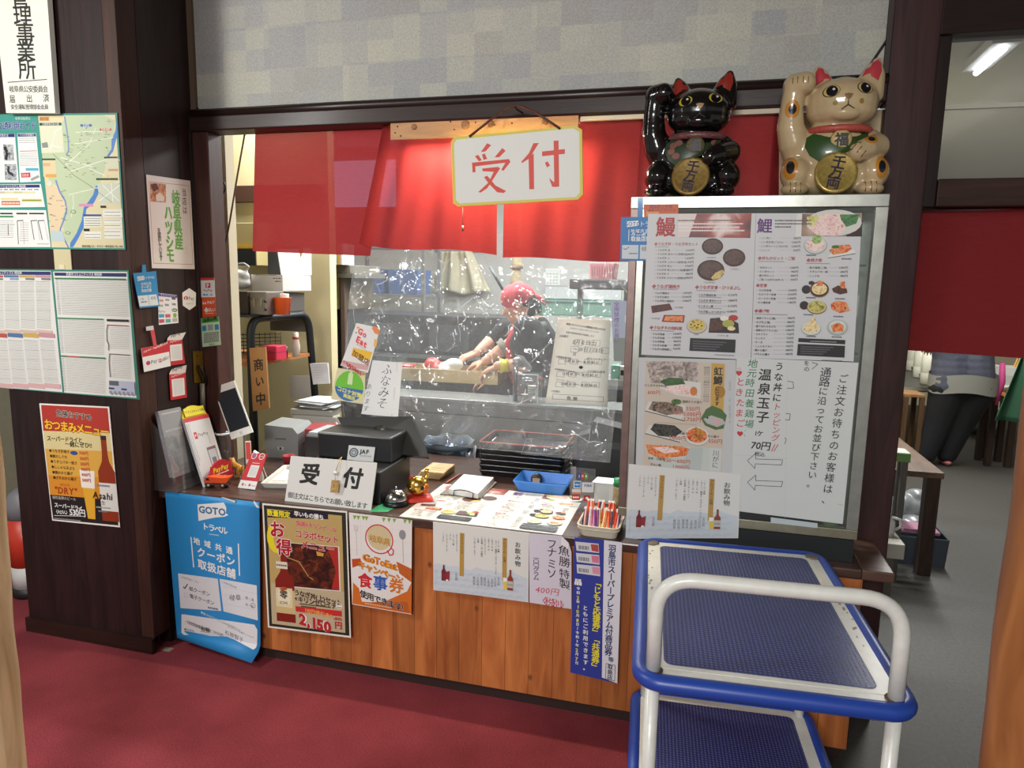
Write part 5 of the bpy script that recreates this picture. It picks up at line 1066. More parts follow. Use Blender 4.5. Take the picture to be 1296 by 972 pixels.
# strip lamp behind a wooden board, above the sign
t = thing('strip_lamp', 'wooden strip lamp under the lintel, half behind the white hanging sign', 'lamp', (0, 0, 0))
A = on_y((495, 158), .15); B_ = on_y((733, 146), .15); C_ = on_y((495, 177), .15)
bw = wood('lamp_board', '#a87c58', '#c49a70', .6, (1.2, 9, 9))
m = MB(); m.box((A.x, .142, C_.z-.002), (B_.x, .156, A.z+.004), bw, bev=.002)
for px_, py_ in ((503, 160), (507, 172), (500, 168), (602, 155), (626, 158), (648, 156), (570, 154), (575, 164)):
    c = on_y((px_, py_), .1405); m.ell(c, (.003, .0015, .003), mat('#3a2014', .7), seg=8)
for px_, r_ in ((524, .011), (589, .016), (621, .013), (690, .012)): c = on_y((px_, 160.5-(px_-524)*.04), .1412); m.lathe([(r_, 0), (r_*.9, .003), (r_*.6, .0035), (0, .002)], (0, 0, 0), mat('#8a6040', .6), 16, T(c, 0, math.pi/2))
m.build('board', t)
m = MB(); m.box((A.x+.01, .157, A.z-.006), (B_.x-.01, .235, A.z+.004), mat('#d8d0b8', .5)); m.build('fitting', t)
m = MB(); m.cyl((A.x+.09, .198, C_.z+.028), (B_.x-.03, .198, C_.z+.028), .0125, mat('#fff2d8', .4, emit=9), 12); m.build('lamp_tube', t)
area('strip_light', ((A.x+B_.x)/2, .198, C_.z+.010), ((A.x+B_.x)/2, .20, 0), .62, .03, 15, (1, .86, .62))
m = MB(); a = on_y((585.5, 262), .2); b = on_y((585.8, 288), .2); m.cyl(a, b, .0012, mat('#3a2a22', .6), 6); m.cyl(b, b-Vector((0, 0, .014)), .0032, mat('#2a2422', .5), 8); m.cyl(b, b+Vector((0, 0, .007)), .0036, mat('#d8d4cc', .4), 8); m.build('pull_cord', t)

# clear vinyl sheet
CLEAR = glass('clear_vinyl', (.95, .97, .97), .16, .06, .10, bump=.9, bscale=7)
nt = CLEAR.node_tree; N = nt.nodes.new; L_ = nt.links.new          # crease highlights painted in as fixed white haze lines and streaks
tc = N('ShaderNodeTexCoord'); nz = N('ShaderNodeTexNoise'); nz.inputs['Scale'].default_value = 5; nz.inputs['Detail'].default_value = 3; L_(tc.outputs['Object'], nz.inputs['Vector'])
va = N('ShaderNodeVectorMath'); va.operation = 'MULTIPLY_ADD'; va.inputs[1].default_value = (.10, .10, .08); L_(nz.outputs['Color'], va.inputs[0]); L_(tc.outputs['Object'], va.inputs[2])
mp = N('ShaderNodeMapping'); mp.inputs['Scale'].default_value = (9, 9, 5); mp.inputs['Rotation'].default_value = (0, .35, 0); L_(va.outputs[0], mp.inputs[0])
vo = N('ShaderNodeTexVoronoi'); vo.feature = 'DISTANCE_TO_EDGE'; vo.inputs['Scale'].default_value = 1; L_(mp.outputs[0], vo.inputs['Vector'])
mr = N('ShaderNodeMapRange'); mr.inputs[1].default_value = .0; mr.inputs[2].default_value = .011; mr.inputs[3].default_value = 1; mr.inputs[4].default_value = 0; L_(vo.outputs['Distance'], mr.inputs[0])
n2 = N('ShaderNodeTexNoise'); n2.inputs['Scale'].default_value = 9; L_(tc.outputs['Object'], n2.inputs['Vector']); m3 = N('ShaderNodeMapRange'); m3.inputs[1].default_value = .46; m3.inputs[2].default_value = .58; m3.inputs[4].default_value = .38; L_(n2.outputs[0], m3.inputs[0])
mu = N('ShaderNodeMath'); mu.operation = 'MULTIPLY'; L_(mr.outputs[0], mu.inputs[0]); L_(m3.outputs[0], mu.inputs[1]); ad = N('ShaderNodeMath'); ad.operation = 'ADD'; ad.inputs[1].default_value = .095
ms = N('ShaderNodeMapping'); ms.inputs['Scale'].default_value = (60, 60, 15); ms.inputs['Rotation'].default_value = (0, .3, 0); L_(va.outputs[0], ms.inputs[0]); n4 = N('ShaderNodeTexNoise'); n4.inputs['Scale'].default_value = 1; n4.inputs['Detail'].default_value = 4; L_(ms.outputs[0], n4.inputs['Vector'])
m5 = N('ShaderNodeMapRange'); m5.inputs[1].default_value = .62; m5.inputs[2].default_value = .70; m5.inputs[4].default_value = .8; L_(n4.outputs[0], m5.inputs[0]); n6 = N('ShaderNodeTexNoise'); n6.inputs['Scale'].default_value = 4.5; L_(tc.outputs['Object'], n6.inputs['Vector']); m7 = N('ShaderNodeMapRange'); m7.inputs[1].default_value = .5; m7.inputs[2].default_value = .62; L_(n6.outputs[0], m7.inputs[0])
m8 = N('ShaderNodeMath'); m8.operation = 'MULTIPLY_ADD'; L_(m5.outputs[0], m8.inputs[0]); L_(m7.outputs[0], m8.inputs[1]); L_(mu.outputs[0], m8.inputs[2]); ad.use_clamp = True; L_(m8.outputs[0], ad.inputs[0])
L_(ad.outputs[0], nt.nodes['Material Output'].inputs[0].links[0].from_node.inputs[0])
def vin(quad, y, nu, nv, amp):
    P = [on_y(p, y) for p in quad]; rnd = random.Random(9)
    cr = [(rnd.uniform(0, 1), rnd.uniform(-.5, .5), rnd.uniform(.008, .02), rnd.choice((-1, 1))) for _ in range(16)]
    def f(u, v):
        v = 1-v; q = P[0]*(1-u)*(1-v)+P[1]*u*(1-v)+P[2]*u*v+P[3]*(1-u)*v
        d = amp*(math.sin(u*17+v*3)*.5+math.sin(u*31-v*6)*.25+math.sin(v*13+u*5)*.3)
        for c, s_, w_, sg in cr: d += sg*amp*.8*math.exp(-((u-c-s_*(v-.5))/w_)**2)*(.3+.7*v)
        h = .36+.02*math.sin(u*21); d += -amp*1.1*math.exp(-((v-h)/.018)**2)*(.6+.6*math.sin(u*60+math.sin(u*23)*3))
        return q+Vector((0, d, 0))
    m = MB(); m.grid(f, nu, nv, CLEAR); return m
YV = .465
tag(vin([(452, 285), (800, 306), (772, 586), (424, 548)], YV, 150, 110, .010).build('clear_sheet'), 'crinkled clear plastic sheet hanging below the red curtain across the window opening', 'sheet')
yv = YV-.045
def onv(quad, **k): return ZS('v2', quad, y=yv, **k)
s = onv([(332, 122), (525, 165), (425, 530), (200, 470)], paper='#d8d8d8')
s.X('Go', 388, 188, 62, '#d84848', anchor='c', bold=.05, skew=.2); s.X('to', 402, 222, 26, '#48a0c0', anchor='c', bold=.04, skew=.2); s.X('Eat', 382, 258, 66, '#d84848', anchor='c', bold=.05, skew=.2); s.X('キャンペーン', 380, 302, 16, '#333', anchor='c', bold=.03, skew=.22)
s.P([(456, 160), (485, 148), (522, 180), (515, 218), (480, 205)], '#d8824c'); s.P([(478, 250), (505, 260), (492, 320), (472, 312)], '#e0b060'); s.P([(305, 322), (465, 360), (440, 430), (290, 392)], '#e0b438'); s.X('加盟店', 378, 378, 52, '#7a4a10', anchor='c', bold=.04, skew=.22)
s.P([(215, 425), (435, 470), (422, 512), (205, 468)], '#c8a0a0'); s.X('お食事券使えます', 320, 458, 24, '#b03038', anchor='c', bold=.03, skew=.2); s.X('食事券取扱店', 320, 486, 22, '#b03038', anchor='c', bold=.03, skew=.2); s.E(345, 160, 14, '#e09a50', 9); s.E(330, 200, 8, '#50a8b8', 8)
s.build('campaign_flyer', 'white campaign flyer with red lettering stuck on the clear sheet above the green sticker', 'flyer')
s = onv([(172, 490), (402, 530), (392, 790), (118, 748)], paper='#cfc9a4', )
s.c = [p+Vector((0, .004, 0)) for p in s.c]; s.b = MB(); s.rect(0, 0, 100, 100, s.paper)
s.ell(50, 50, 46, '#6cb83c'); s.ell(50, 50, 46, '#3c6ca4', a0=8, a1=172); s.rect(42, 10, 58, 45, '#c4d8a8'); s.rect(46, 4, 54, 12, '#c4d8a8'); s.X('コロナ対策', 272, 672, 40, '#e0d860', anchor='c', bold=.04, skew=.17); s.X('実施店', 270, 722, 32, '#e0d860', anchor='c', bold=.04, skew=.17)
s.build('round_sticker', 'green and blue round sticker on cream paper, low left on the clear sheet', 'sticker')
s = onv([(468, 425), (712, 445), (676, 890), (374, 866)], paper='#d8dadc', bend=lambda u, v: .006*math.sin(u*3.1), n=(8, 2))
s.c = [p-Vector((0, .004, 0)) for p in s.c]; s.b = MB(); s.rect(0, 0, 100, 100, s.paper); s.rect(82, 0, 86, 100, '#c4c8cc')
for i, ch in enumerate('ふなみそ'): s.X(ch, 590-i*14, 500+i*92, 92, '#2c3850', anchor='c', slant=.1, bold=-.006)
for i, ch in enumerate('あります'): s.X(ch, 440-i*9, 640+i*60, 50, '#3a4048', anchor='c', slant=.1, bold=-.006)
s.build('miso_notice', 'white handwritten paper with blue brush letters hanging on the clear sheet above the register', 'notice')
s = ZS('v3', [(112, 155), (578, 178), (546, 936), (2, 906)], y=yv, paper='#d2d4ce', bend=lambda u, v: .014*math.sin(v*3.0)*u, n=(4, 10))
s.X('新型コロナウイルスの感染拡大防止のため', 360, 215, 21, '#222', anchor='c', bold=.03, skew=.06, lead=1.0); s.X('お客様並びに従業員の健康と安全を考慮し', 350, 248, 15, '#777', anchor='c', skew=.06); s.X('当面の間営業時間を短縮致します', 310, 284, 18, '#444', anchor='c', bold=.015, skew=.06)
s.X('○休業日', 126, 312, 22, '#333', bold=.01); s.X('○短縮営業時間', 98, 490, 20, '#333', bold=.012, skew=.06); s.X('○短縮期間中の定休日について', 84, 600, 18, '#333', bold=.012, skew=.06); s.X('ラストオーダー', 98, 692, 18, '#333', skew=.06); s.X('○店舗名', 52, 796, 20, '#333')
D = '#3c3c40'
for t_, x_, y_ in (('12月 12 日(土)', 345, 368), ('〜 20 日 2 日(日)', 380, 430)): s.X(t_, x_, y_, 44, D, anchor='c', slant=.15, lead=.9)
s.X('迄', 262, 468, 34, D, anchor='c', slant=.1)
for x_, y_, w_ in ((265, 340, 66), (418, 346, 66), (232, 400, 62), (352, 404, 64), (500, 410, 66)): s.frame(*s.q(x_, y_), *s.q(x_+w_, y_+54), s.k(2), D)
for y_ in (536, 648, 738):
    for x_ in (122, 226, 354, 440): s.frame(*s.q(x_-(y_-536)*.12, y_-24), *s.q(x_+62-(y_-536)*.12, y_+22), s.k(2), D)
    s.X('11 時 30 分〜 14 時 00 分', 320-(y_-536)*.12, y_, 33, D, anchor='c', slant=.15, lead=.92)
s.X('夜ラストオーダー', 465, 512, 24, D, anchor='c', slant=.2); s.X('土日祝は通常', 452, 622, 26, D, anchor='c', slant=.2)
s.P([(305, 572), (335, 572), (335, 586), (345, 586), (320, 600), (296, 586), (305, 586)], '#222')
s.frame(*s.q(70, 822), *s.q(512, 892), s.k(2.5), D); s.X('魚 勝', 240, 862, 40, D, anchor='c', jit=.05)
s.build('hours_notice', 'white opening hours notice filled in by hand, on the clear sheet beside the showcase', 'notice')
s = ZS('v3', [(575, 4), (720, 4), (708, 536), (604, 536)], y=.20, paper='#9aa4b8', gloss=.2); s.P([(600, 330), (716, 330), (708, 536), (604, 536)], '#7a8480')
for i, ch in enumerate('全席禁煙のお願い'): s.X(ch, 628, 34+i*46, 46, '#6a3c84', anchor='c', bold=.0)
o = s.build('vertical_poster', 'narrow grey blue poster with purple letters hanging just left of the showcase', 'poster'); m = MB(); m.box((-.27, .1985, 1.45), (-.2455, .2, 1.475), mat('#c8c8c4', .3)); m.build('tape', o)
# ================================================================== service trolley, log posts, canister
BL = mat('#1f3f94', .38); WP = mat('#cfcfc8', .35, coat=.2, noise=.05, nscale=40)
mm = bpy.data.materials.new('dimpled_blue_mat'); mm.use_nodes = True; nt = mm.node_tree; b_ = nt.nodes['Principled BSDF']; N = nt.nodes.new; L_ = nt.links.new
tc = N('ShaderNodeTexCoord'); mp = N('ShaderNodeMapping'); mp.inputs['Rotation'].default_value = (0, 0, math.radians(45)); mp.inputs['Scale'].default_value = (430, 430, 0); L_(tc.outputs['Object'], mp.inputs[0])
sp = N('ShaderNodeSeparateXYZ'); L_(mp.outputs[0], sp.inputs[0]); sn = []
for k_ in (0, 1):
    q = N('ShaderNodeMath'); q.operation = 'SINE'; L_(sp.outputs[k_], q.inputs[0]); sn.append(q)
mu = N('ShaderNodeMath'); mu.operation = 'MULTIPLY'; L_(sn[0].outputs[0], mu.inputs[0]); L_(sn[1].outputs[0], mu.inputs[1])
mr = N('ShaderNodeMapRange'); mr.inputs[1].default_value = .25; mr.inputs[2].default_value = .75; L_(mu.outputs[0], mr.inputs[0])
bu = N('ShaderNodeBump'); bu.inputs['Strength'].default_value = .8; bu.inputs['Distance'].default_value = .002; L_(mr.outputs[0], bu.inputs['Height']); L_(bu.outputs[0], b_.inputs['Normal'])
rp = N('ShaderNodeValToRGB'); rp.color_ramp.elements[0].color = rgb('#262c5c'); rp.color_ramp.elements[1].color = rgb('#5a64a0'); L_(mr.outputs[0], rp.inputs[0]); L_(rp.outputs[0], b_.inputs['Base Color'])
b_.inputs['Roughness'].default_value = .38
tr = thing('service_trolley', 'white and blue two tier trolley with a tube handle, in front of the counter', 'trolley', (.163, -.520, 0), math.radians(4.0))
hx, hy = .285, .425
def tray(z, name):
    o = None; m = MB(); m.prism(rrect(-hx+.012, -hy+.012, hx-.012, hy-.012, .045, 6), z-.026, z, WP)
    m.box((-hx+.045, -hy+.05, z), (hx-.045, hy-.05, z+.0012), WP)
    o = m.build(name, tr)
    out = rrect(-hx+.060, -hy+.066, hx-.060, hy-.060, .02, 4); m = MB(); m.prism(out, z+.0013, z+.003, mm); m.build('rubber_mat', o)
    m = MB(); path = [(x, y, z-.012) for x, y in rrect(-hx+.008, -hy+.008, hx-.008, hy-.008, .05, 8)]; path.append(path[0]); path.append(path[1]); m.tube(path, .0195, BL, 12, cap=False); m.build('bumper', o)
    return o
top = tray(.745, 'upper_tray'); low = tray(.20, 'lower_tray')
RUST = mat('#4a3a28', .7)
m = MB()
for sx in (-1, 1):
    for sy in (-1, 1): m.lathe([(.021, 0), (.022, .003), (.0165, .0045)], (sx*(hx-.036), sy*(hy-.036), .745), RUST if sy < 0 else mat('#6a6050', .6), 16)
m.build('collars', tr)
hz = .962; yb = -hy+.036; xb = hx-.036
m = MB(); m.tube(round_path([(-xb, yb, .746), (-xb, yb+.004, hz), (xb, yb+.004, hz), (xb, yb, .746)], .085, 10), .0165, WP, 16); m.build('handle', tr)
for sx in (-1, 1):
    for sy in (-1, 1):
        m = MB(); m.cyl((sx*xb, sy*(hy-.036), .08), (sx*xb, sy*(hy-.036), .718), .0155, WP, 14); m.build('leg', tr)
        m = MB(); m.tube([(sx*xb-.018, sy*(hy-.036), .045), (sx*xb+.018, sy*(hy-.036), .045)], .045, mat('#2c2c2e', .6), 18); m.build('caster', tr)
# chipped paint on the rim
m = MB(); random.seed(3)
for (x0, y0, n_) in ((-hx+.03, .1, 9), (hx-.03, .05, 7), (-hx+.031, .3, 7), (hx-.031, -.12, 4)):
    for _ in range(n_):
        x, y = x0+random.uniform(-.010, .010), y0+random.uniform(-.1, .1); r = random.uniform(.002, .006)
        m.prism([(x+r*math.cos(a)*random.uniform(.5, 1), y+r*1.8*math.sin(a)*random.uniform(.5, 1)) for a in (0, 1, 2, 3, 4, 5)], .7450, .7454, mat('#8a8474', .6))
m.build('paint_chips', tr)
# pink flyer on the counter end behind the trolley
m = MB(); a = on_x((1086, 905), .5546); 
s = Sheet(Vector((.558, .03, .30)), Vector((.558, .19, .30)), Vector((.558, .19, .06)), Vector((.558, .03, .06)), paper='#b83c58')
for i in range(6): s.rect(12+i*13, 12, 19+i*13, 70, '#e0a0b0')
s.build('pink_flyer', 'pink striped flyer low on the end of the counter, seen between the trolley trays', 'flyer')

def log(name, label, x, y, r, z1, m_, seed, lean=0):
    rnd = random.Random(seed); ph = [rnd.uniform(0, 6.28) for _ in range(6)]
    def f(u, v):
        a = u*6.2832; z = v*z1
        rr = r*(1+.05*math.sin(z*3.1+ph[0])+.03*math.sin(z*8.3+ph[1])+.035*math.sin(2*a+z*2+ph[2])+.02*math.sin(5*a+z*4.7+ph[3])+.012*math.sin(z*23+ph[4]+3*a))
        return Vector((x+rr*math.cos(a)+lean*z, y+rr*math.sin(a), z))
    m = MB(); m.grid(lambda u, v: f(u, v), 28, 90, m_); return tag(m.build(name), label, 'post')
log('log_post', 'orange brown natural log post at the right edge of the photo', .577, -1.25, .082, 2.9, wood('orange_log', '#7a4826', '#a86e3e', .5, (4, 4, .9), coat=.1, knots=4), 2, -.026)
log('log_post', 'pale natural log post at the lower left edge of the photo', -1.716, -1.2, .105, 2.9, wood('pale_log', '#b09468', '#dcc498', .55, (6, 6, .9), knots=3), 5)
t = thing('fire_extinguisher', 'red and white canister with a grey domed top behind the left panel', 'canister', (-3.16, .16, 0))
m = MB(); m.lathe([(.075, .0), (.08, .015), (.08, .05)], (0, 0, 0), mat('#1c1a1a', .5), 24); m.build('base', t)
m = MB(); m.lathe([(.074, .0501), (.074, .16)], (0, 0, 0), mat('#c8c8c4', .5), 24); m.build('label', t)
m = MB(); m.lathe([(.075, .1601), (.075, .40)], (0, 0, 0), mat('#c03a28', .4), 24); m.build('body', t)
m = MB(); m.lathe([(.075, .4001), (.075, .47), (.06, .52), (.03, .545), (0, .55)], (0, 0, 0), mat('#77777c', .5), 24); m.build('dome', t)

# ------------------------------------------------ lucky cats on the showcase
def cat(name, label, fx, cx, M_, sc_):
    """built in the frame of an enlarged survey view: 1 unit = 1 view pixel, x right, z up from the case top, y depth"""
    fr, k = 5.113, sc_
    base = on_y(fx, .10); o = thing(name, label, 'figurine', (base.x, .118, Z1+.0005))
    def P(x, z, y=0): return Vector(((x-cx)*k, y*k, (915-z)*k))
    def R(*r): return tuple(q*k for q in r)
    balls = [(P(420, 318, -10), R(222, 190, 160)), (P(420, 370, -20), R(215, 180, 118)), (P(425, 405, -150), R(95, 60, 50)), (P(388, 640, 10), R(245, 190, 225)), (P(390, 790, 10), R(288, 205, 128)), (P(390, 520, 0), R(180, 150, 110)),
             ('t', [P(232, 250, 20), P(250, 180, 20), P(268, 110, 20)], [80*k, 62*k, 30*k]), ('t', [P(310, 225, 20), P(285, 150, 20), P(266, 96, 20)], [80*k, 60*k, 30*k]),
             ('t', [P(560, 220, 20), P(590, 130, 20), P(612, 72, 20)], [80*k, 58*k, 28*k]), ('t', [P(610, 260, 20), P(622, 150, 20), P(616, 62, 20)], [66*k, 52*k, 28*k]),
             ('t', [P(150, 560, -20), P(118, 470, -40), P(112, 350, -50), P(122, 235, -60)], [104*k, 90*k, 76*k, 74*k]), ('t', [P(126, 208, -60), P(178, 198, -95)], [82*k, 72*k]),
             ('t', [P(600, 560, 0), P(640, 600, -60), P(570, 625, -150), P(515, 650, -185)], [84*k, 82*k, 70*k, 62*k]),
             (P(165, 765, -80), R(100, 120, 105)), (P(630, 765, -80), R(98, 120, 105)), (P(160, 872, -130), R(88, 90, 44)), (P(608, 872, -130), R(88, 90, 44)),
             (P(180, 600, 0), R(110, 110, 110))]
    b = body('body', balls, M_['fur'], 9*k, o, smooth=10)
    # ground flat: clip to base
    for v in b.data.vertices:
        if v.co.z < 0: v.co.z = 0
    bv = bvh_of(b)
    def hit(x, z, off):
        q = P(x, z); r = bv.ray_cast(Vector((q.x, -1, q.z)), Vector((0, 1, 0)))
        return Vector((q.x, (r[0].y if r[0] else 0)-off*k, q.z))
    def decal(nm, shapes, par=o):
        m = MB()
        for poly, off, mt in shapes:
            n = len(poly); cx_ = sum(p[0] for p in poly)/n; cz = sum(p[1] for p in poly)/n; rings = 5; vs = [hit(cx_, cz, off)]; fs = []
            for j in range(1, rings+1):
                for (x, z) in poly: vs.append(hit(cx_+(x-cx_)*j/rings, cz+(z-cz)*j/rings, off))
            for i in range(n): fs.append((0, 1+i, 1+(i+1) % n))
            for j in range(rings-1):
                for i in range(n): a = 1+j*n; fs.append((a+i, a+n+i, a+n+(i+1) % n, a+(i+1) % n))
            m.add(vs, fs, mt, True)
        return m.build(nm, par)
    def el(x, z, rx, rz, rot=0, n=20):
        return [(x+rx*math.cos(a)*math.cos(rot)-rz*math.sin(a)*math.sin(rot), z+rx*math.cos(a)*math.sin(rot)+rz*math.sin(a)*math.cos(rot)) for a in [6.2832*i/n for i in range(n)]]
    earc = M_['ear']
    decal('inner_ear', [([(236, 195), (246, 120), (262, 84), (290, 92), (330, 140), (345, 165), (290, 180), (258, 205)], 3, earc)])
    decal('inner_ear', [([(526, 158), (545, 112), (585, 62), (618, 52), (636, 80), (640, 130), (622, 190), (580, 165)], 3, earc)])
    for ex, ez in ((330, 274), (528, 258)):
        decal('eye', [(el(ex, ez, 50, 38, -.25 if ex < 420 else .15), 3, M_['line']), (el(ex+1, ez, 45, 34, -.25 if ex < 420 else .15), 5, M_['eye']), (el(ex+3, ez, 33, 34), 7, M_['pupil']), (el(ex+12, ez-10, 8, 8), 9, mat('#d0d0cc', .2))])
    decal('nose', [([(402, 300), (428, 294), (456, 300), (445, 322), (430, 334), (414, 322)], 4, M_['nose'])])
    decal('mouth', [([(428, 334), (432, 334), (434, 362), (470, 388), (466, 392), (430, 370), (394, 396), (390, 392), (426, 362)], 3, M_['line'])])
    if M_.get('whisk'): decal('whisker_spots', [(el(356, 350, 15, 14), 3, M_['whisk']), (el(510, 342, 14, 16), 3, M_['whisk']), (el(430, 152, 30, 6), 3, mat('#5a5040', .5))])
    # collar, bib, bell, coin
    m = MB(); N_ = 28; ring = []
    for i in range(N_+1):
        a = math.pi+math.pi*i/N_; ring.append(P(415+178*math.cos(a), 497, 0)+Vector((0, (138*math.sin(a)-26)*k, 0)))
    m.tube(ring, 24*k, M_['collar'], 10); cl = m.build('collar', o)
    m = MB(); m.ell(P(424, 493, -170), R(17, 8, 17), mat('#d8c0a0', .4)); m.build('flower', cl)
    decal('bib', [([(212, 540), (250, 518), (420, 515), (585, 520), (575, 545), (520, 600), (470, 640), (400, 660), (330, 690), (290, 700), (235, 660), (205, 600)], 5, M_['bib'])])
    tb = hit(412, 570, 0); m = MB(); m.lathe([(0, 26*k), (36*k, 24*k), (60*k, 14*k), (66*k, 0)], (0, 0, 0), M_['bell'], 24, Matrix.Translation((tb.x, tb.y+6*k, tb.z)) @ Matrix.Rotation(math.pi/2, 4, 'X')); be = m.build('bell', o)
    vs, fs, ad = glyph('福', .03); m = MB(); m.add([(tb.x+(x-.5)*84*k, tb.y-25*k, tb.z+(y-.38)*84*k) for x, y in vs], fs, mat('#1a1814', .5)); m.build('character', be)
    cm = Matrix.Translation(P(392, 778, -200)) @ Matrix.Rotation(math.radians(-14), 4, 'X') @ Matrix.Rotation(math.radians(12), 4, 'Y') @ Matrix.Rotation(math.pi/2, 4, 'X')
    m = MB(); m.lathe([(0, -18*k), (118*k, -18*k), (128*k, -6*k), (128*k, 6*k), (120*k, 16*k), (108*k, 12*k), (0, 12*k)], (0, 0, 0), M_['coin'], 36, cm @ Matrix.Diagonal((1, 1.08, 1, 1))); co = m.build('coin', o)
    m = MB()
    for i, ch in enumerate('千万両'):
        vs, fs, ad = glyph(ch, .03); m.add([cm @ Vector(((x-.5)*84*k, (y-.38)*84*k+(70-i*70)*k, 13*k)) for x, y in vs], fs, mat('#2c2030', .4))
    m.build('characters', co)
    if M_.get('spot'):
        for x, z, rx, rz in ((112, 362, 45, 58), (120, 735, 44, 78), (660, 742, 40, 72), (584, 575, 40, 30)): decal('spot', [(el(x, z, rx, rz), 3, M_['spot']), (el(x, z, rx*.55, rz*.55), 5, M_['spotc'])])
    cl_ = []
    for x, z in ((100, 170), (128, 168), (160, 170), (190, 174)): cl_.append(([(x-2.5, z), (x+2.5, z), (x+2, z+40), (x-2, z+40)], 3, M_['claw']))
    for x in (128, 158, 190, 572, 604, 636): cl_.append(([(x-3, 830), (x+3, 830), (x+3, 895), (x-3, 895)], 3, M_['claw']))
    for x, z in ((492, 620), (522, 640), (550, 665)): cl_.append(([(x-3, z-15), (x+3, z-12), (x-22, z+26), (x-28, z+22)], 3, M_['claw']))
    decal('claws', cl_)
    if M_.get('petal'): decal('bib_flowers', [(el(x, z, 26, 22), 7, M_['petal']) for x, z in ((262, 560), (300, 545), (250, 600), (285, 635), (540, 545))])
    return o
wc = dict(fur=mat('#b8a27c', .22, coat=.35, noise=.10, nscale=12), ear=mat('#b03c44', .35), eye=mat('#c0a868', .3), pupil=mat('#15161a', .15, coat=.5), line=mat('#3a2c1c', .5), nose=mat('#7a5a34', .5), whisk=mat('#8a7030', .5), collar=mat('#a8483c', .5, noise=.2, nscale=120),
          bib=mat('#2c4a20', .35, coat=.3), bell=mat('#c0a870', .4), coin=mat('#a08a48', .35, .45, noise=.25, nscale=90), spot=mat('#b87c28', .35), spotc=mat('#1c1e24', .2, coat=.4), claw=mat('#6a3c20', .5))
bc = dict(fur=mat('#0e0c0c', .16, coat=.5), ear=mat('#8a2c22', .3), eye=mat('#b8a838', .3), pupil=mat('#0a0a0c', .12, coat=.6), line=mat('#1a1612', .4), nose=mat('#a07850', .4), collar=mat('#6a4040', .4, noise=.6, nscale=160),
          bib=mat('#2a3a28', .4), bell=mat('#5a5030', .5, noise=.3, nscale=100), coin=mat('#80662c', .45, .35, noise=.3, nscale=90), claw=mat('#3a2c28', .3), petal=mat('#7a5048', .5))
cat('lucky_cat', 'white beckoning lucky cat figurine on top of the showcase, right of the black one', (1050, 245), 390, wc, .000488)
cat('lucky_cat', 'glossy black beckoning lucky cat figurine on top of the showcase', (873, 247), 390, bc, .000474)
# ================================================================== things on the counter
ZC = .7003
ACR = glass('clear_acrylic', (.97, .98, .99), .10, .04)
def slab(pts, th, m_, b=None):
    """thin plate through 4 points, thickness th towards the back"""
    b = b or MB(); P = [Vector(p) for p in pts]; n = (P[1]-P[0]).cross(P[3]-P[0]).normalized()*th
    Q = [p+n for p in P]; b.add(P+Q, [(3, 2, 1, 0), (4, 5, 6, 7), (0, 1, 5, 4), (1, 2, 6, 5), (2, 3, 7, 6), (3, 0, 4, 7)], m_); return b
# leaflet stand
t = thing('leaflet_stand', 'clear acrylic stand holding grey leaflets in the left corner of the counter', 'stand', (-2.06, .0, ZC))
o_ = Vector(t.location)
def W(*pts): return [Vector(p)-o_ for p in pts]
lf = [(-2.148, -.062, 1.033), (-2.148, .066, 1.030), (-2.088, .060, .760), (-2.088, -.068, .760)]
m = slab(W(*lf), -.016, mat('#8c8c92', .4)); m.build('leaflets', t)
s = Sheet(*W(*[(p[0]+.0188, p[1], p[2]) for p in lf]), paper='#8e8e94', thick=.0005); s.text('GoToトラベル事業', 50, 30, 9, '#c8c8cc', anchor='c', bold=.01); s.text('地域共通クーポン', 50, 39, 9, '#b8b8bc', anchor='c'); s.rect(40, 60, 96, 84, '#a0a0a6'); s.rect(10, 3, 90, 5, '#b0b0b4'); s.text('ご利用案内', 52, 93, 8, '#5a5a60', anchor='c'); s.build('cover', parent=t)
m = MB(); slab(W((-2.105, -.075, .93), (-2.105, .075, .93), (-2.052, .075, .7009), (-2.052, -.075, .7009)), .002, ACR, m); slab(W((-2.156, -.075, .7032), (-2.156, .075, .7032), (-2.052, .075, .7032), (-2.052, -.075, .7032)), .002, ACR, m)
slab(W((-2.156, -.077, 1.0), (-2.095, -.077, .93), (-2.052, -.077, .704), (-2.156, -.077, .704)), .002, ACR, m); m.build('acrylic_holder', t)
# payment stand
t = thing('payment_stand', 'white payment stand with a yellow round top and red foot, beside the leaflet stand', 'stand', (-2.02, .13, ZC)); o_ = Vector(t.location)
tl, tr_, br, bl = Vector((-2.105, .050, .985)), Vector((-2.105, .205, .980)), Vector((-1.995, .176, .702)), Vector((-1.995, .030, .702))
s = Sheet(*W(tl, tr_, br, bl), paper='#c8c8cc', thick=.012, rough=.35)
s.rect(0, 0, 100, 6, '#c03038'); s.rect(20, 22, 32, 32, '#c03038'); s.text('P', 26, 27, 9, WH, anchor='c', bold=.05); s.text('PayPay', 36, 27, 13, '#5a3a3c', bold=.01); s.rect(3, 8, 6, 70, '#9a9aa2'); s.rect(10, 8, 13, 64, '#a8a8b0')
s.rect(52, 48, 90, 86, '#7a5a5c'); s.rect(55, 52, 87, 84, '#b8bcc4'); s.rect(62, 64, 80, 74, '#6a7078'); s.rect(72, 30, 76, 44, '#b0b0b8')
s.build('panel', parent=t)
a = tl-o_; b = tr_-o_; c = (a+b)/2; ux = (b-a)/2; up = ((tl-bl).normalized()); pts = [c+ux*math.cos(q)*.98+up*.055*math.sin(q)+Vector((-.004, 0, -.006)) for q in [math.pi*i/18 for i in range(19)]]
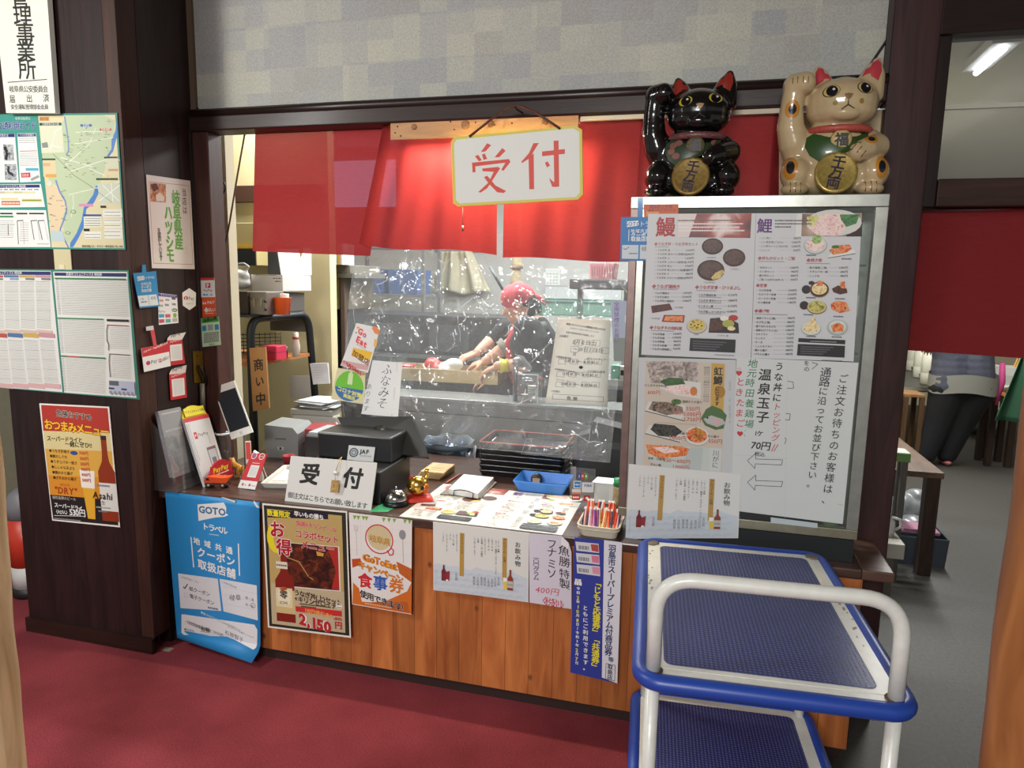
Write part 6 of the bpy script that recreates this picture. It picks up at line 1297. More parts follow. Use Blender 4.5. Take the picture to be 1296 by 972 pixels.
m = MB(); n_ = len(pts); q2 = [p+Vector((-.006, 0, 0)) for p in pts]; m.add(pts+q2, [tuple(range(n_)), tuple(range(n_, 2*n_))[::-1]]+[(i, n_+i, n_+(i+1) % n_, (i+1) % n_) for i in range(n_)], mat('#d8c81c', .5)); hd = m.build('header', t)
s = Sheet(c-ux*.8+up*.042, c+ux*.8+up*.042, c+ux*.8+up*.005, c-ux*.8+up*.005, paper='#d8c81c', thick=.0003); s.text('アプリスキャン可能', 50, 50, 10.5, '#3a3418', anchor='c', bold=.02); s.build('lettering', parent=hd)
m = MB(); f0 = Vector((-1.988, .03, .702))-o_; ring = [f0+Vector((.012, .08+.085*math.cos(q), .088*math.sin(q)*1.15)) for q in [math.pi*i/16 for i in range(17)]]; r2 = [p+Vector((-.008, 0, 0)) for p in ring]; n_ = 17
m.add(ring+r2, [tuple(range(n_)), tuple(range(n_, 2*n_))[::-1]]+[(i, n_+i, n_+(i+1) % n_, (i+1) % n_) for i in range(n_)], mat('#b0202c', .4)); ft = m.build('foot', t)
s = Sheet(*[f0+Vector((.0135, y, z)) for y, z in ((.01, .085), (.15, .085), (.15, .01), (.01, .01))], paper='#b0202c', thick=.0003); s.text('PayPay', 50, 28, 21, '#d8c020', anchor='c', bold=.05); s.scribble(16, 88, 58, 5, WH); s.scribble(24, 70, 80, 5, WH); s.build('lettering', parent=ft)
# toy tipper truck
OR = mat('#d04c1c', .35)
t = thing('toy_truck', 'small orange toy tipper truck standing at the front of the counter', 'toy truck', (-1.945, .050, ZC), .25)
m = MB(); m.box((-.05, -.020, .014), (.05, .020, .022), mat('#3a2a24', .6)); m.build('chassis', t)
m = MB(); m.prism([(-.05, .022), (-.022, .022), (-.022, .047), (-.044, .047), (-.052, .034)], -.019, .019, OR, Matrix.Rotation(math.pi/2, 4, 'X')); cb = m.build('cab', t)
m = MB(); m.box((-.0508, -.014, .035), (-.046, .014, .044), mat('#2a1c1c', .2), Matrix.Rotation(0, 4, 'Y')); m.box((-.043, -.0195, .034), (-.026, -.019, .044), mat('#2a1c1c', .2)); m.build('window', cb)
m = MB(); m.prism([(-.020, .024), (.042, .024), (.058, .050), (.052, .050), (.030, .046), (-.020, .049), (-.036, .052), (-.036, .049)], -.021, .021, OR, Matrix.Rotation(math.pi/2, 4, 'X')); m.build('tipper', t)
for x_ in (-.034, .026):
    for y_ in (-.021, .015):
        m = MB(); m.cyl((x_, y_, .0125), (x_, y_+.007, .0125), .0125, mat('#1e1a1a', .7), 16); m.cyl((x_, y_-.0007, .0125), (x_, y_, .0125), .006, mat('#b88878', .4), 12); m.build('wheel', t)
# leopard figurine
t = thing('leopard_figurine', 'tiny golden spotted leopard figurine between the jar and the red code stand', 'figurine', (-1.975, .215, ZC), -.5)
gold = mat('#b07c2c', .45, noise=.5, nscale=160)
balls = [('t', [(-.030, 0, .046), (.0, 0, .048), (.034, 0, .044)], [.015, .0135, .014]), ('t', [(-.032, 0, .052), (-.044, 0, .062)], [.012, .014]), ((-.056, 0, .059), (.011, .009, .009)),
         ('t', [(-.046, -.008, .072), (-.045, -.010, .079)], [.004, .002]), ('t', [(-.046, .008, .072), (-.045, .010, .079)], [.004, .002]), ('t', [(.044, 0, .048), (.060, 0, .060), (.072, .002, .058)], [.004, .0035, .003])]
for x_ in (-.030, .034):
    for y_ in (-.009, .009): balls.append(('t', [(x_, y_, .042), (x_+.003, y_, .022), (x_-.001, y_, .004)], [.008, .006, .0055]))
body('body', balls, gold, .0025, t, 3)
# jar with greenery
t = thing('plant_jar', 'clear glass jar with small green leaves beside the white phone', 'jar', (-2.075, .255, ZC))
m = MB(); m.lathe([(.030, .004), (.034, .012), (.034, .13), (.031, .165), (.031, .18)], (0, 0, 0), ACR, 24); m.build('glass', t)
m = MB(); m.lathe([(.0, .0), (.033, 0), (.034, .004), (.032, .03), (0, .034)], (0, 0, 0), mat('#b4b49c', .6), 20); m.build('base', t)
m = MB(); random.seed(11)
for i in range(16):
    a = random.uniform(0, 6.28); r = random.uniform(.005, .024); z = random.uniform(.035, .11); d = Vector((math.cos(a), math.sin(a), .5))*.016; c = Vector((r*math.cos(a), r*math.sin(a), z)); sd = Vector((-math.sin(a), math.cos(a), 0))*.008
    m.add([c, c+d*.5+sd, c+d, c+d*.5-sd], [(0, 1, 2, 3)], mat('#4a7a3c', .5))
m.build('leaves', t); m = MB(); m.lathe([(.0315, .176), (.0335, .18), (.0315, .186), (.029, .18)], (0, 0, 0), mat('#c8ccc8', .2), 24); m.build('rim', t)
# white phone on a stand
t = thing('phone', 'large white phone with a dark screen on a stand at the left of the opening', 'phone', (-2.01, .25, ZC)); o_ = Vector(t.location)
q = [on_y((269.5, 490.5), .255), on_y((296, 481.5), .285), on_y((320, 547), .265), on_y((293, 556.5), .235)]
s = Sheet(*W(*q), paper='#d4d4d4', thick=.009, rough=.3); s.build('case', parent=t)
b = s; s = Sheet(*[b.p(u, v, .0004) for u, v in ((5, 13), (95, 13), (95, 87), (5, 87))], paper='#14151a', thick=.0004, rough=.12); s.rect(0, 0, 100, 100, mat('#1a1b22', .1, coat=.3)); s.build('screen', parent=t)
s = Sheet(*[b.p(u, v, .0005) for u, v in ((44, 91), (56, 91), (56, 97), (44, 97))], paper='#b8b8ba', thick=.0003); s.build('button', parent=t)
m = MB(); c1 = b.p(60, 70, -.010); m.tube([c1, c1+Vector((-.0, .03, -.06)), Vector((c1.x, c1.y+.03, .012))], .006, mat('#8a8a88', .4, .5), 10); m.lathe([(.045, .0), (.045, .006), (.01, .012)], (c1.x, c1.y+.03, 0), mat('#8a8a88', .4, .5), 20); m.lathe([], (0, 0, 0), ACR) if False else None; m.build('stand', t)
# white card stand and the red code stand
t = thing('card_holder', 'small white angled card holder behind the red code stand', 'stand', (-1.86, .185, ZC))
m = MB(); m.prism([(-.03, 0), (.035, 0), (.035, .09), (.02, .12), (.0, .135), (-.012, .06)], -.012, .012, mat('#c8c6c0', .4), T((0, 0, 0), .3) @ Matrix.Rotation(math.pi/2, 4, 'X')); m.build('body', t)
m = MB(); m.box((-.03, -.016, .10), (-.012, -.013, .175), mat('#c84c40', .4), T((0, 0, 0), .3)); m.box((-.033, -.013, .08), (-.009, -.010, .18), mat('#d8d6d2', .4), T((0, 0, 0), .3)); m.build('card', t)
t = thing('code_stand', 'red leaning payment code stand with two round logos, beside the white coin tray', 'stand', (-1.81, .08, ZC)); o_ = Vector(t.location)
q = [Vector((-1.838, .135, .840)), Vector((-1.756, .128, .842)), Vector((-1.772, .062, .7015)), Vector((-1.862, .066, .7015))]
s = Sheet(*W(*q), paper='#b8242c', thick=.004, rough=.35); s.rect(0, 78, 100, 100, '#d8d8d8'); s.rect(28, 34, 80, 68, '#d4d4d4'); s.rect(33, 38, 75, 64, '#c4c4c4'); s.ell(25, 8, 17, '#dcdcdc'); s.ell(25, 8, 14, '#c03048'); s.ell(30, 8, 8, '#3c78b8'); s.ell(73, 8, 17, '#dcdcdc'); s.ell(73, 8, 14, '#b82c34'); s.text('PayPay', 73, 8, 8, WH, anchor='c'); s.rect(16, 86, 26, 93, '#b8242c'); s.text('Pay', 30, 90, 9, '#444', bold=.02); s.rect(56, 86, 66, 93, '#b8242c'); s.text('PayPay', 70, 90, 8, '#444', bold=.02); s.scribble(30, 76, 28, 2.5, '#e0b0b0'); s.build('panel', parent=t)
m = slab(W((-1.80, .185, .7015), (-1.79, .185, .7015), (-1.79, .135, .80), (-1.80, .135, .80)), .004, mat('#c0c0bc', .4)); m.build('prop', t)
# coin tray
def tray_obj(name, label, cat_, loc, rz, hx_, hy_, h, m_, flare=1.15, inner=None, wall_=.006, parent=None, r_=.012):
    t = parent or thing(name, label, cat_, loc, rz); m = MB(); rings = [(1, 0), (flare, h), (flare*1.03, h), (flare*1.03, h*.92)] ; vs = []; fs = []
    prof = [(1.0, 0.0, 0), (flare, h, 0), (flare+.0, h+.003, wall_*.4), (flare, h, wall_), (1.0, wall_, wall_)]
    n = 0
    for f_, z, ins in prof:
        pl = rrect(-hx_*f_+ins, -hy_*f_+ins, hx_*f_-ins, hy_*f_-ins, r_, 4); n = len(pl); vs += [(x, y, z) for x, y in pl]
    for i in range(len(prof)-1):
        for k_ in range(n): fs.append((i*n+k_, i*n+(k_+1) % n, (i+1)*n+(k_+1) % n, (i+1)*n+k_))
    fs.append(tuple(range(n))[::-1]); fs.append(tuple((len(prof)-1)*n+k_ for k_ in range(n)))
    m.add(vs, fs, m_); return t, m
t, m = tray_obj('coin_tray', 'white plastic coin tray beside the red code stand', 'tray', (-1.742, .240, ZC), .25, .055, .130, .024, mat('#c4c4be', .4), 1.12, wall_=.010)
m.build('body', t); m = MB(); m.box((-.04, -.06, .0101), (.04, .115, .0125), mat('#d8d8d4', .5)); m.build('pad', t)
m = MB(); m.box((-.035, .118, .026), (.040, .136, .030), mat('#b0b0ac', .4)); m.build('clip', t)
t = thing('red_cup', 'small dark red cup behind the white coin tray', 'cup', (-1.855, .44, ZC)); m = MB(); m.lathe([(.022, 0), (.028, .05), (.030, .052), (.026, .05), (.020, .004), (0, .004)], (0, 0, 0), mat('#a02c38', .4), 20); m.build('body', t)
# grey printer and what is behind it
t = thing('label_printer', 'grey label printer box left of the black receipt printer', 'printer', (-1.985, .655, ZC), .15)
m = MB(); m.prism([(-.085, 0), (.085, 0), (.085, .125), (.06, .155), (-.085, .165)], -.10, .10, mat('#8b8c8a', .45), Matrix.Rotation(math.pi/2, 4, 'X')); m.build('body', t)
m = MB(); m.box((.0852, -.05, .062), (.0866, -.01, .068), mat('#55565a', .4)); m.box((-.02, -.1015, .04), (.012, -.1001, .058), mat('#b8b8b8', .4)); m.box((-.01, -.1022, .043), (.0, -.1016, .055), mat('#222', .4)); m.box((-.03, -.1015, .095), (.025, -.1001, .100), mat('#4a4a4c', .4)); m.build('slots', t)
KD = 1.0
def kbox(name, label, cat_, p0, p1, y0, y1, m_, parts=None, bev=.004, group=None):
    """upright box whose front (y0) spans two measured corners"""
    a = on_y(p0, y0); b = on_y(p1, y0); t = thing(name, label, cat_, ((a.x+b.x)/2, (y0+y1)/2, min(a.z, b.z)), 0, group); hw = abs(b.x-a.x)/2; hd = (y1-y0)/2; h = abs(a.z-b.z)
    m = MB(); m.box((-hw, -hd, 0), (hw, hd, h), m_, bev=bev); m.build('body', t); return t, hw, hd, h
# black receipt printer
t, hw, hd, h = kbox('receipt_printer', 'black receipt printer with a small orange light behind the white counter sign', 'printer', (385, 551), (429, 604), .36, .56, mat('#1c1d20', .4), bev=.01)
t.location.z = ZC; m = MB(); m.box((-.006+.03, -hd-.0006, .098), (.003+.03, -hd+.001, .112), mat('#e07c20', .4, emit=1.5)); m.build('light', t)
m = MB(); m.box((-hw+.01, -hd+.02, h+.0002), (hw-.005, hd-.01, h+.008), mat('#9aa0a6', .5)); m.box((-hw*.2, -hd-.0005, h*.7), (hw*.1, -hd+.001, h*.73), mat('#3a3c40', .4)); m.build('lid', t)
# register
RB = mat('#17181a', .4); RB2 = mat('#202124', .35)
t = thing('cash_register', 'black cash register with a tilted screen behind the white counter sign', 'register', (-1.36, .20, ZC))
m = MB(); m.box((-.19, -.155, 0), (.172, .14, .135), RB, bev=.006); m.box((-.175, -.1565, .02), (.155, -.1551, .118), RB2, bev=.001); m.build('drawer', t)
m = MB(); m.box((-.185, -.02, .1351), (.158, .15, .245), RB2, bev=.008); m.build('housing', t)
scr = [on_y((427, 528), .375), on_y((521, 527), .375), on_y((541, 578), .285), on_y((447, 570), .285)]; o_ = Vector(t.location)
m = slab(W(*scr), .03, RB, None); m.build('screen', t)
m = MB(); c0 = (sum((Vector(p) for p in scr), Vector())/4)-o_; m.tube([c0+Vector((0, .03, -.02)), Vector((c0.x, .10, .24))], .03, RB, 12); m.build('neck', t)
t2 = thing('customer_display', 'black pole display standing up behind the register screen', 'display', (-1.42, .48, ZC)); o_ = Vector(t2.location)
q = [on_y((431, 505), .47), on_y((470, 508), .47), on_y((468, 531), .47), on_y((433, 530), .47)]; m = slab(W(*q), .02, RB); m.build('head', t2); m = MB(); m.cyl((0, .01, .0), (0, .01, q[2].z-ZC-.0), .014, RB, 10); m.lathe([(.05, 0), (.05, .008), (.015, .012)], (0, .01, 0), RB, 16); m.build('pole', t2)
# member card plate
s = ZS('cm', [(628, 105), (815, 120), (802, 224), (614, 208)], y=.172, paper='#cfd0d0', thick=.003)
s.E(664, 156, 33, '#50565c', 34); s.E(664, 156, 24, '#b8bcbe', 25); s.O(664, 156, 15, 5, '#50565c', 15); s.X('JAF', 742, 150, 38, '#26282c', anchor='c', bold=.05); s.X('会員優待施設', 750, 182, 14, '#70747a', anchor='c'); s.S(628, 660, 208, 4, '#555'); s.z = 0
s.build('club_card', 'small white club card with a round grey emblem propped on the register', 'card')
# counter sign
s = ZS('cm', [(215, 180), (828, 230), (785, 572), (170, 512)], pts=[on_y(fpx('cm', p), y_) for p, y_ in (((215, 180), .012), ((828, 230), .012), ((785, 572), -.025), ((170, 512), -.025))], paper='#d0d0cc', thick=.005)
s.X('受', 352, 308, 140, '#161616', anchor='c', bold=.05, skew=.08, slant=.1); s.X('付', 656, 338, 140, '#161616', anchor='c', bold=.05, skew=.08, slant=.1)
s.X('御注文はこちらでお願い致します', 478, 484, 42, '#1c1c1c', anchor='c', bold=.016, lead=.98, skew=.09)
cs_ = s.build('counter_sign', 'white counter reception sign with black brush characters in front of the register', 'sign')
t = thing('phone_charm', 'small charm with a white bead and golden tag hanging on the counter sign', 'charm', (0, 0, 0))
f = lambda x, y: on_y(fpx('cm', (x, y)), -.030)
m = MB(); m.tube([on_y(fpx('cm', (556, 205)), .013), f(552, 204)+Vector((0, .028, .001)), f(545, 240)+Vector((0, .01, 0)), f(535, 290)], .0018, mat('#c0a060', .4), 6); m.build('cord', t)
m = MB(); c = f(530, 303); m.ell(c, (.0085, .0085, .0085), mat('#c8ccd4', .25)); m.build('bead', t)
q = [f(506, 352), f(556, 356), f(550, 444), f(494, 440)]; m = slab(q, .003, mat('#b0925c', .4, noise=.3, nscale=120)); m.build('tag', t); m = MB(); m.tube([f(530, 315), f(531, 356)], .0015, mat('#c8b890', .4), 6); m.build('link', t)
# green mat, bell, golden fish
m = MB(); P = [on_z(fpx('cm', p), ZC) for p in ((770, 580), (862, 518), (960, 548), (905, 580))]; m.add(P+[p+Vector((0, 0, .001)) for p in P], [(0, 1, 2, 3), (7, 6, 5, 4), (0, 4, 5, 1), (1, 5, 6, 2), (2, 6, 7, 3), (3, 7, 4, 0)], mat('#3c9a6c', .4)); tag(m.build('green_mat'), 'green plastic mat showing under the service bell', 'mat')
CH = mat('#b4b6b8', .14, 1.0); t = thing('service_bell', 'silver service bell on a black foot at the front of the counter', 'bell', (-1.135, .075, ZC+.0012))
m = MB(); m.lathe([(.05, 0), (.052, .006), (.046, .016), (.044, .018), (0, .018)], (0, 0, 0), mat('#1c1c1e', .35, .4), 28); m.build('foot', t)
m = MB(); m.lathe([(.046, .0181), (.047, .024), (.044, .037), (.034, .051), (.018, .060), (0, .062)], (0, 0, 0), CH, 28); m.build('dome', t); m = MB(); m.lathe([(.006, .061), (.006, .068), (.0045, .072), (0, .073)], (0, 0, 0), CH, 12); m.build('plunger', t)
t = thing('golden_bell_fish', 'round golden fish ornament on a red cushion beside the service bell', 'ornament', (-1.068, .158, ZC), .5)
m = MB(); m.grid(lambda u, v: Vector(((u-.5)*.11*(1-.1*abs(v-.5)), (v-.5)*.085, .003+.020*(1-(2*u-1)**6)*(1-(2*v-1)**6))), 16, 12, mat('#b42c24', .4)); m.box((-.05, -.038, 0), (.05, .038, .006), mat('#b42c24', .4)); m.build('cushion', t)
GD = mat('#c8a04c', .22, .95); m = MB(); m.ell((-.008, 0, .062), (.044, .040, .042), GD, seg=28); m.build('body', t)
m = MB(); m.ell((.020, -.026, .056), (.016, .012, .020), mat('#c06024', .3, .5)); m.ell((.006, -.036, .060), (.009, .006, .009), mat('#14110e', .2)); m.build('face', t)
m = MB(); m.tube(spline([(.026, .012, .088), (.034, .014, .104), (.028, .012, .116), (.036, .016, .124)], 4), [.008]*12+[.006], GD, 8); m.build('tail', t); m = MB(); m.ell((-.03, .012, .088), (.014, .02, .012), mat('#a03028', .3, .4)); m.build('crest', t)
# wooden menu boards, pen, clipboard, menu sheet
bw2 = wood('pale_board', '#a88c64', '#c8ac80', .6, (6, 1, 6))
for i in range(3):
    t = thing('wooden_board', 'thin wooden board, one of the small stack left of the clipboard', 'board', (-1.140+.006*i, .535-.008*i, ZC+i*.0125), -.10+.06*i, 'wooden boards stacked left of the clipboard')
    m = MB(); m.box((-.055, -.080, 0), (.055, .080, .012), bw2, bev=.002); m.build('plank', t)
    m = MB(); 
    for j in range(2): m.box((-.03, -.045+j*.035, .0121), (.035, -.042+j*.035, .0124), mat('#6a5434', .6))
    m.build('brand_lines', t)
m = MB(); m.tube([(-1.045, .405, .7045), (-1.035, .555, .7045)], .0038, mat('#b06050', .4), 8); m.cyl((-1.035, .555, .7045), (-1.0348, .567, .7045), .0038, mat('#8a2c28', .4), 8, r2=.001); tag(m.build('pencil'), 'thin reddish pencil lying beside the wooden boards', 'pencil')
t = thing('clipboard', 'grey clipboard holding a thick white paper pad on top of the laid menu', 'clipboard', (-.920, .415, ZC+.0022)); o_ = Vector(t.location)
c = [on_z(p, .703) for p in ((557, 626), (609, 631), (629, 611), (586, 603))]; m = slab([p-o_ for p in c[::-1]], .004, mat('#6a645a', .6)); 
for i, v in enumerate(m.v): m.v[i] = (v[0], v[1], max(0, min(.004, (v[2] if i < 4 else v[2]))))
m.v = [(v[0], v[1], (0 if i >= 4 else .004)) for i, v in enumerate(m.v)]; m.build('board', t)
c = [on_z(p, .729) for p in ((568, 618.5), (605, 624.5), (625, 604), (587, 600))]
m = MB(); P = [p-o_ for p in c]; m.add([(p.x, p.y, .0041) for p in P]+[(p.x, p.y, .026) for p in P], [(3, 2, 1, 0), (4, 5, 6, 7), (0, 1, 5, 4), (1, 2, 6, 5), (2, 3, 7, 6), (3, 0, 4, 7)], mat('#d0d0ce', .6)); m.build('paper_pad', t)
m = MB(); a = (P[0]*.8+P[1]*.2); b = (P[0]*.15+P[1]*.85); m.tube([(a.x, a.y-.012, .006), (a.x, a.y-.004, .026), ((a.x*2+b.x)/3, (a.y*2+b.y)/3+.004, .029), ((a.x+2*b.x)/3, (a.y+2*b.y)/3+.004, .029), (b.x, b.y-.004, .026), (b.x, b.y-.012, .006)], .0022, mat('#2a2622', .4, .6), 6); m.build('wire_clip', t)
t = thing('counter_menu', 'large laminated food menu lying flat on the counter under the clipboard', 'menu', (0, 0, 0))
cA, cB = Vector((-1.064, -.052, ZC)), Vector((-.433, -.056, ZC)); cC, cD = Vector((-.430, .395, ZC)), Vector((-1.055, .398, ZC)); mid0 = cA.lerp(cB, .5); mid1 = cD.lerp(cC, .5)
s = ZS('ml', [(75, 52), (738, 48), (706, 950), (32, 918)], pts=[cD, mid1, mid0, cA], paper='#d0d0ce', gloss=.5, thick=-.0012, rough=.3); s.z = .0012; page_left(s); s.build('left_page', parent=t)
s = ZS('mr', [(55, 48), (735, 48), (682, 960), (20, 936)], pts=[mid1, cC, cB, mid0], paper='#d0d0ce', gloss=.5, thick=-.0012, rough=.3); s.z = .0012; page_right(s); s.build('right_page', parent=t)
# blue tray with a desk stamp
t, m = tray_obj('blue_tray', 'blue plastic tray on the counter, right of the clipboard', 'tray', (-.618, .470, ZC+.003), .0, .098, .072, .045, mat('#3a78c4', .35), 1.22, wall_=.005)
m.build('body', t)
t = thing('date_stamp', 'small dark stamp with a wooden face lying in the blue tray', 'stamp', (-.655, .49, ZC+.0085), .2)
m = MB(); m.lathe([(.024, -.014), (.026, 0), (.024, .014)], (0, 0, 0), mat('#2a2624', .4), 20, Matrix.Translation((0, 0, .0265)) @ Matrix.Rotation(math.pi/2, 4, 'X')); m.build('wheel', t); m = MB(); m.box((-.018, -.020, .010), (.014, -.0145, .034), mat('#a08468', .6)); m.build('face', t)
# payment logo stand
t = thing('payment_logo_stand', 'clear acrylic stand with card brand logos beside the blue tray', 'stand', (-.42, .27, ZC)); o_ = Vector(t.location)
q = [on_y(fpx('cd', (612, 235)), .262), on_y(fpx('cd', (852, 252)), .300), on_z((751.5, 640.5), .7012), on_z((720.5, 643), .7012)]; q[2].y = .296; q[3].y = .258
m = slab(W(*q), .003, ACR); m.build('acrylic_plate', t)
s = Sheet(*[p+Vector((0, -.0006, 0)) for p in W(*q)], paper='#ffffff', thick=.0004); s.b = MB()
for i, (c_, ch) in enumerate((('#26488c', 'J'), ('#b83038', 'C'), ('#3c9c3c', 'B'))): s.rect(30+i*14, 12, 42+i*14, 29, c_); s.text(ch, 36+i*14, 20, 11, WH, anchor='c', bold=.04)
s.rect(14, 33, 44, 52, '#d8dadc'); s.rect(17, 35, 42, 50, '#2c78b4'); s.text('AMEX', 29.5, 42.5, 8, WH, anchor='c', bold=.02); s.rect(48, 36, 96, 62, '#d0d2d4'); s.text('VISA', 72, 44, 14, '#2c3c80', anchor='c', bold=.04, slant=.15); s.rect(8, 54, 44, 66, '#c8cacc'); s.rect(8, 62, 44, 66, '#c88060'); s.rect(8, 68, 42, 82, '#b83030'); s.scribble(12, 38, 75, 4, WH); s.rect(58, 70, 82, 85, '#b02830'); s.ell(70, 77, 6, WH)
s.build('logo_stickers', parent=t); m = MB(); a, b = W(q[2], q[3]); m.box((b.x, b.y, .0004), (a.x, b.y+.06, .003), ACR); m.build('foot', t)
t = thing('white_box', 'small white open carton behind the logo stand', 'box', (-.335, .385, ZC)); m = MB(); m.box((-.045, -.04, 0), (.035, .04, .085), mat('#c4c6c4', .5)); m.build('body', t); m = slab([(-.055, -.055, .09), (.03, -.055, .09), (.035, .04, .087), (-.045, .04, .087)], .0015, mat('#d8dad8', .5)); m.build('flap', t)
t = thing('spice_jar', 'tall jar with a green cap beside the showcase', 'jar', (-.283, .335, ZC)); m = MB(); m.lathe([(.019, 0), (.020, .01), (.020, .075), (.0175, .085)], (0, 0, 0), mat('#8a7c58', .3, noise=.3, nscale=60), 18); m.build('body', t); m = MB(); m.lathe([(.019, .0851), (.019, .115), (0, .116)], (0, 0, 0), mat('#1c7a4c', .4), 18); m.build('cap', t)
# basket of stick packets
t, m = tray_obj('candy_basket', 'cream plastic basket full of coloured stick packets at the front of the counter', 'basket', (-.307, .060, ZC), -.02, .064, .095, .040, mat('#cdc5b0', .45), 1.14, wall_=.004, r_=.022)
m.build('body', t); m = MB()
for i in range(12): m.box((-.052+i*.009, -.1025, .010), (-.046+i*.009, -.1012, .030), mat('#7a7262', .6)) if False else None
for j in range(2): m.tube([(x, y, .041-j*.012) for x, y in rrect(-.075+j*.002, -.110+j*.002, .075-j*.002, .110-j*.002, .026, 5)]+[(.075-j*.002-.026, -.110+j*.002, .041-j*.012)], .003, mat('#d0c8b4', .45), 6, cap=False)
m.build('rim', t)
cols_ = [('#d84c38', 'red'), ('#7a3c8c', 'purple'), ('#d88cb0', 'pink'), ('#26305c', 'navy'), ('#d8a0a0', 'pale pink'), ('#d0c080', 'yellow'), ('#d86038', 'orange'), ('#c8c4c0', 'white')]
protos = {}; random.seed(21); k_ = 0
for row in range(2):
    for i in range(17):
        cidx = [3, 4, 3, 7, 2, 2, 1, 1, 5, 5, 6, 5, 6, 3, 0, 4, 3][i] if row == 0 else [0, 0, 4, 6, 0, 3, 7, 0, 6, 0, 6, 0, 6, 0, 6, 6, 4][i]
        x_ = -.066+i*.0082; y_ = -.052 if row == 0 else .045; a = math.radians(random.uniform(-38, -26)); z_ = .006
        loc = Matrix.Rotation(-.02, 4, 'Z') @ Vector((x_, y_, 0))+Vector((-.307, .060, ZC+z_)); c_, n_ = cols_[cidx]
        if cidx not in protos:
            q = thing('stick_packet', '', 'packet', loc, 0, 'stick packets in the cream basket'); m = MB(); m.box((-.0035, -.008, 0), (.0035, .008, .085), mat(c_, .35, noise=.2, nscale=90), bev=.002); m.build('wrapper', q); m = MB(); m.box((-.0036, -.0085, .076), (.0036, .0085, .084), mat('#d8d4cc', .4)); m.build('seam', q); protos[cidx] = q
        else: q = copy_tree(protos[cidx], loc)
        q['label'] = '%s stick packet standing in the %s row of the cream basket' % (n_, ('front', 'back')[row]); q.rotation_euler = (a, random.uniform(-.15, .15), 0)
# stack of black lacquer trays
LQ = mat('#141213', .3, coat=.15)
pr_ = None
for i in range(6):
    z_ = ZC+i*.0255; loc = (-.755, .715, z_)
    if i == 5:
        t, m = tray_obj('lacquer_tray', 'topmost of the stack of black lacquer trays, with a red rim', 'tray', loc, .0, .188, .125, .028, LQ, 1.06, wall_=.006, r_=.014); t['group'] = 'stacked black trays'; m.build('body', t)
        m = MB(); pl = rrect(-.188*1.06+.003, -.125*1.06+.003, .188*1.06-.003, .125*1.06-.003, .014, 4); pl.append(pl[0]); m.tube([(x, y, .0315) for x, y in pl], .0026, mat('#a83828', .35), 6, cap=False); m.build('rim', t)
    elif pr_ is None:
        t, m = tray_obj('lacquer_tray', 'plain black lacquer tray in the stack behind the clipboard, under the red rimmed one', 'tray', loc, .0, .188, .125, .024, LQ, 1.06, wall_=.006, r_=.014); t['group'] = 'stacked black trays'; m.build('body', t); pr_ = t
    else: copy_tree(pr_, (loc[0]+random.uniform(-.004, .004), loc[1], z_))
# black terminal at the right of the opening
t = thing('card_terminal', 'black terminal box standing behind the clear sheet near the showcase', 'terminal', (-.41, .72, ZC)); m = MB(); m.prism([(-.10, .0), (.10, .0), (.10, .25), (-.03, .275), (-.045, .22), (-.10, .20)], -.06, .06, RB, Matrix.Rotation(math.pi/2, 4, 'X')); m.build('body', t); m = MB(); m.box((-.09, -.0615, .155), (.095, -.0602, .185), mat('#303236', .3)); m.build('front_strip', t)
# waste tubs behind the counter
def tub(name, label, p, y, rx, m_, zt, liner=None, cloths=()):
    c = on_y(p, y); t = thing(name, label, 'tub', (c.x, y, .0)); m = MB(); z = c.z
    m.lathe([(rx*.82, 0), (rx*.97, z-.03), (rx*1.04, z-.028), (rx*1.04, z), (rx*.96, z), (rx*.92, z-.04), (rx*.8, .03), (0, .03)], (0, 0, 0), m_, 32); m.build('body', t)
    m = MB(); random.seed(4)
    def f(u, v):
        a = u*6.2832; r = rx*(1.06-.16*v); zz = z+.006-.13*v*v+.006*math.sin(a*7+v*3)
        return Vector((r*math.cos(a)*(1+.02*math.sin(a*9)), r*math.sin(a), zz))
    m.grid(f, 48, 6, liner or mat('#a8b4bc', .4)); m.build('liner', t)
    for i, (c_, dx, dy) in enumerate(cloths):
        m = MB(); sd = i*2.1
        m.grid(lambda u, v: Vector((dx+(u-.5)*rx*1.1, dy+(v-.5)*rx*1.0, z-.075+.05*math.sin(u*7+sd)*math.sin(v*6+sd)+.02*math.sin(u*17+v*11))), 14, 14, mat(c_, .6, noise=.5 if c_ == '#3c5090' else .05, nscale=40)); m.build('crumpled_paper', t)
    return t
tub('waste_tub', 'grey tub with crumpled blue and white cloth behind the counter, left of the black trays', (568, 558), 1.02, .128, mat('#5c6a78', .45), 0, mat('#78868f', .4), (('#3c5090', .03, .02), ('#c8ccd4', -.05, -.03), ('#c4c8cc', .07, -.01)))
tub('waste_tub', 'grey blue tub with a pale liner and white rubbish behind the logo stand', (768, 580), 1.02, .13, mat('#5a6a74', .45), 0, mat('#aab6ba', .4), (('#c8ccca', .05, .03), ('#d0ccb8', .0, -.05), ('#2c5c9c', .06, -.07)))
# ================================================================== kitchen behind the opening
STEEL = mat('#8a8c8c', .35, .6, noise=.12, nscale=8); DST = mat('#3c3d40', .4, .5, noise=.2, nscale=6); BLK = mat('#17171a', .5)
def put(name, label, cat_, p0, p1, y0, depth, m_, group=None, bev=.004):
    """box whose front face spans two measured corners (upper left, lower right) on plane y0"""
    a = on_y(p0, y0); b = on_y((p1[0], p1[1]), y0); cx = (a.x+b.x)/2; t = thing(name, label, cat_, (cx, y0+depth/2, b.z), 0, group); m = MB(); m.box((-(b.x-a.x)/2, -depth/2, 0), ((b.x-a.x)/2, depth/2, a.z-b.z), m_, bev=bev); m.build('body', t)
    return t, (b.x-a.x)/2, depth/2, a.z-b.z
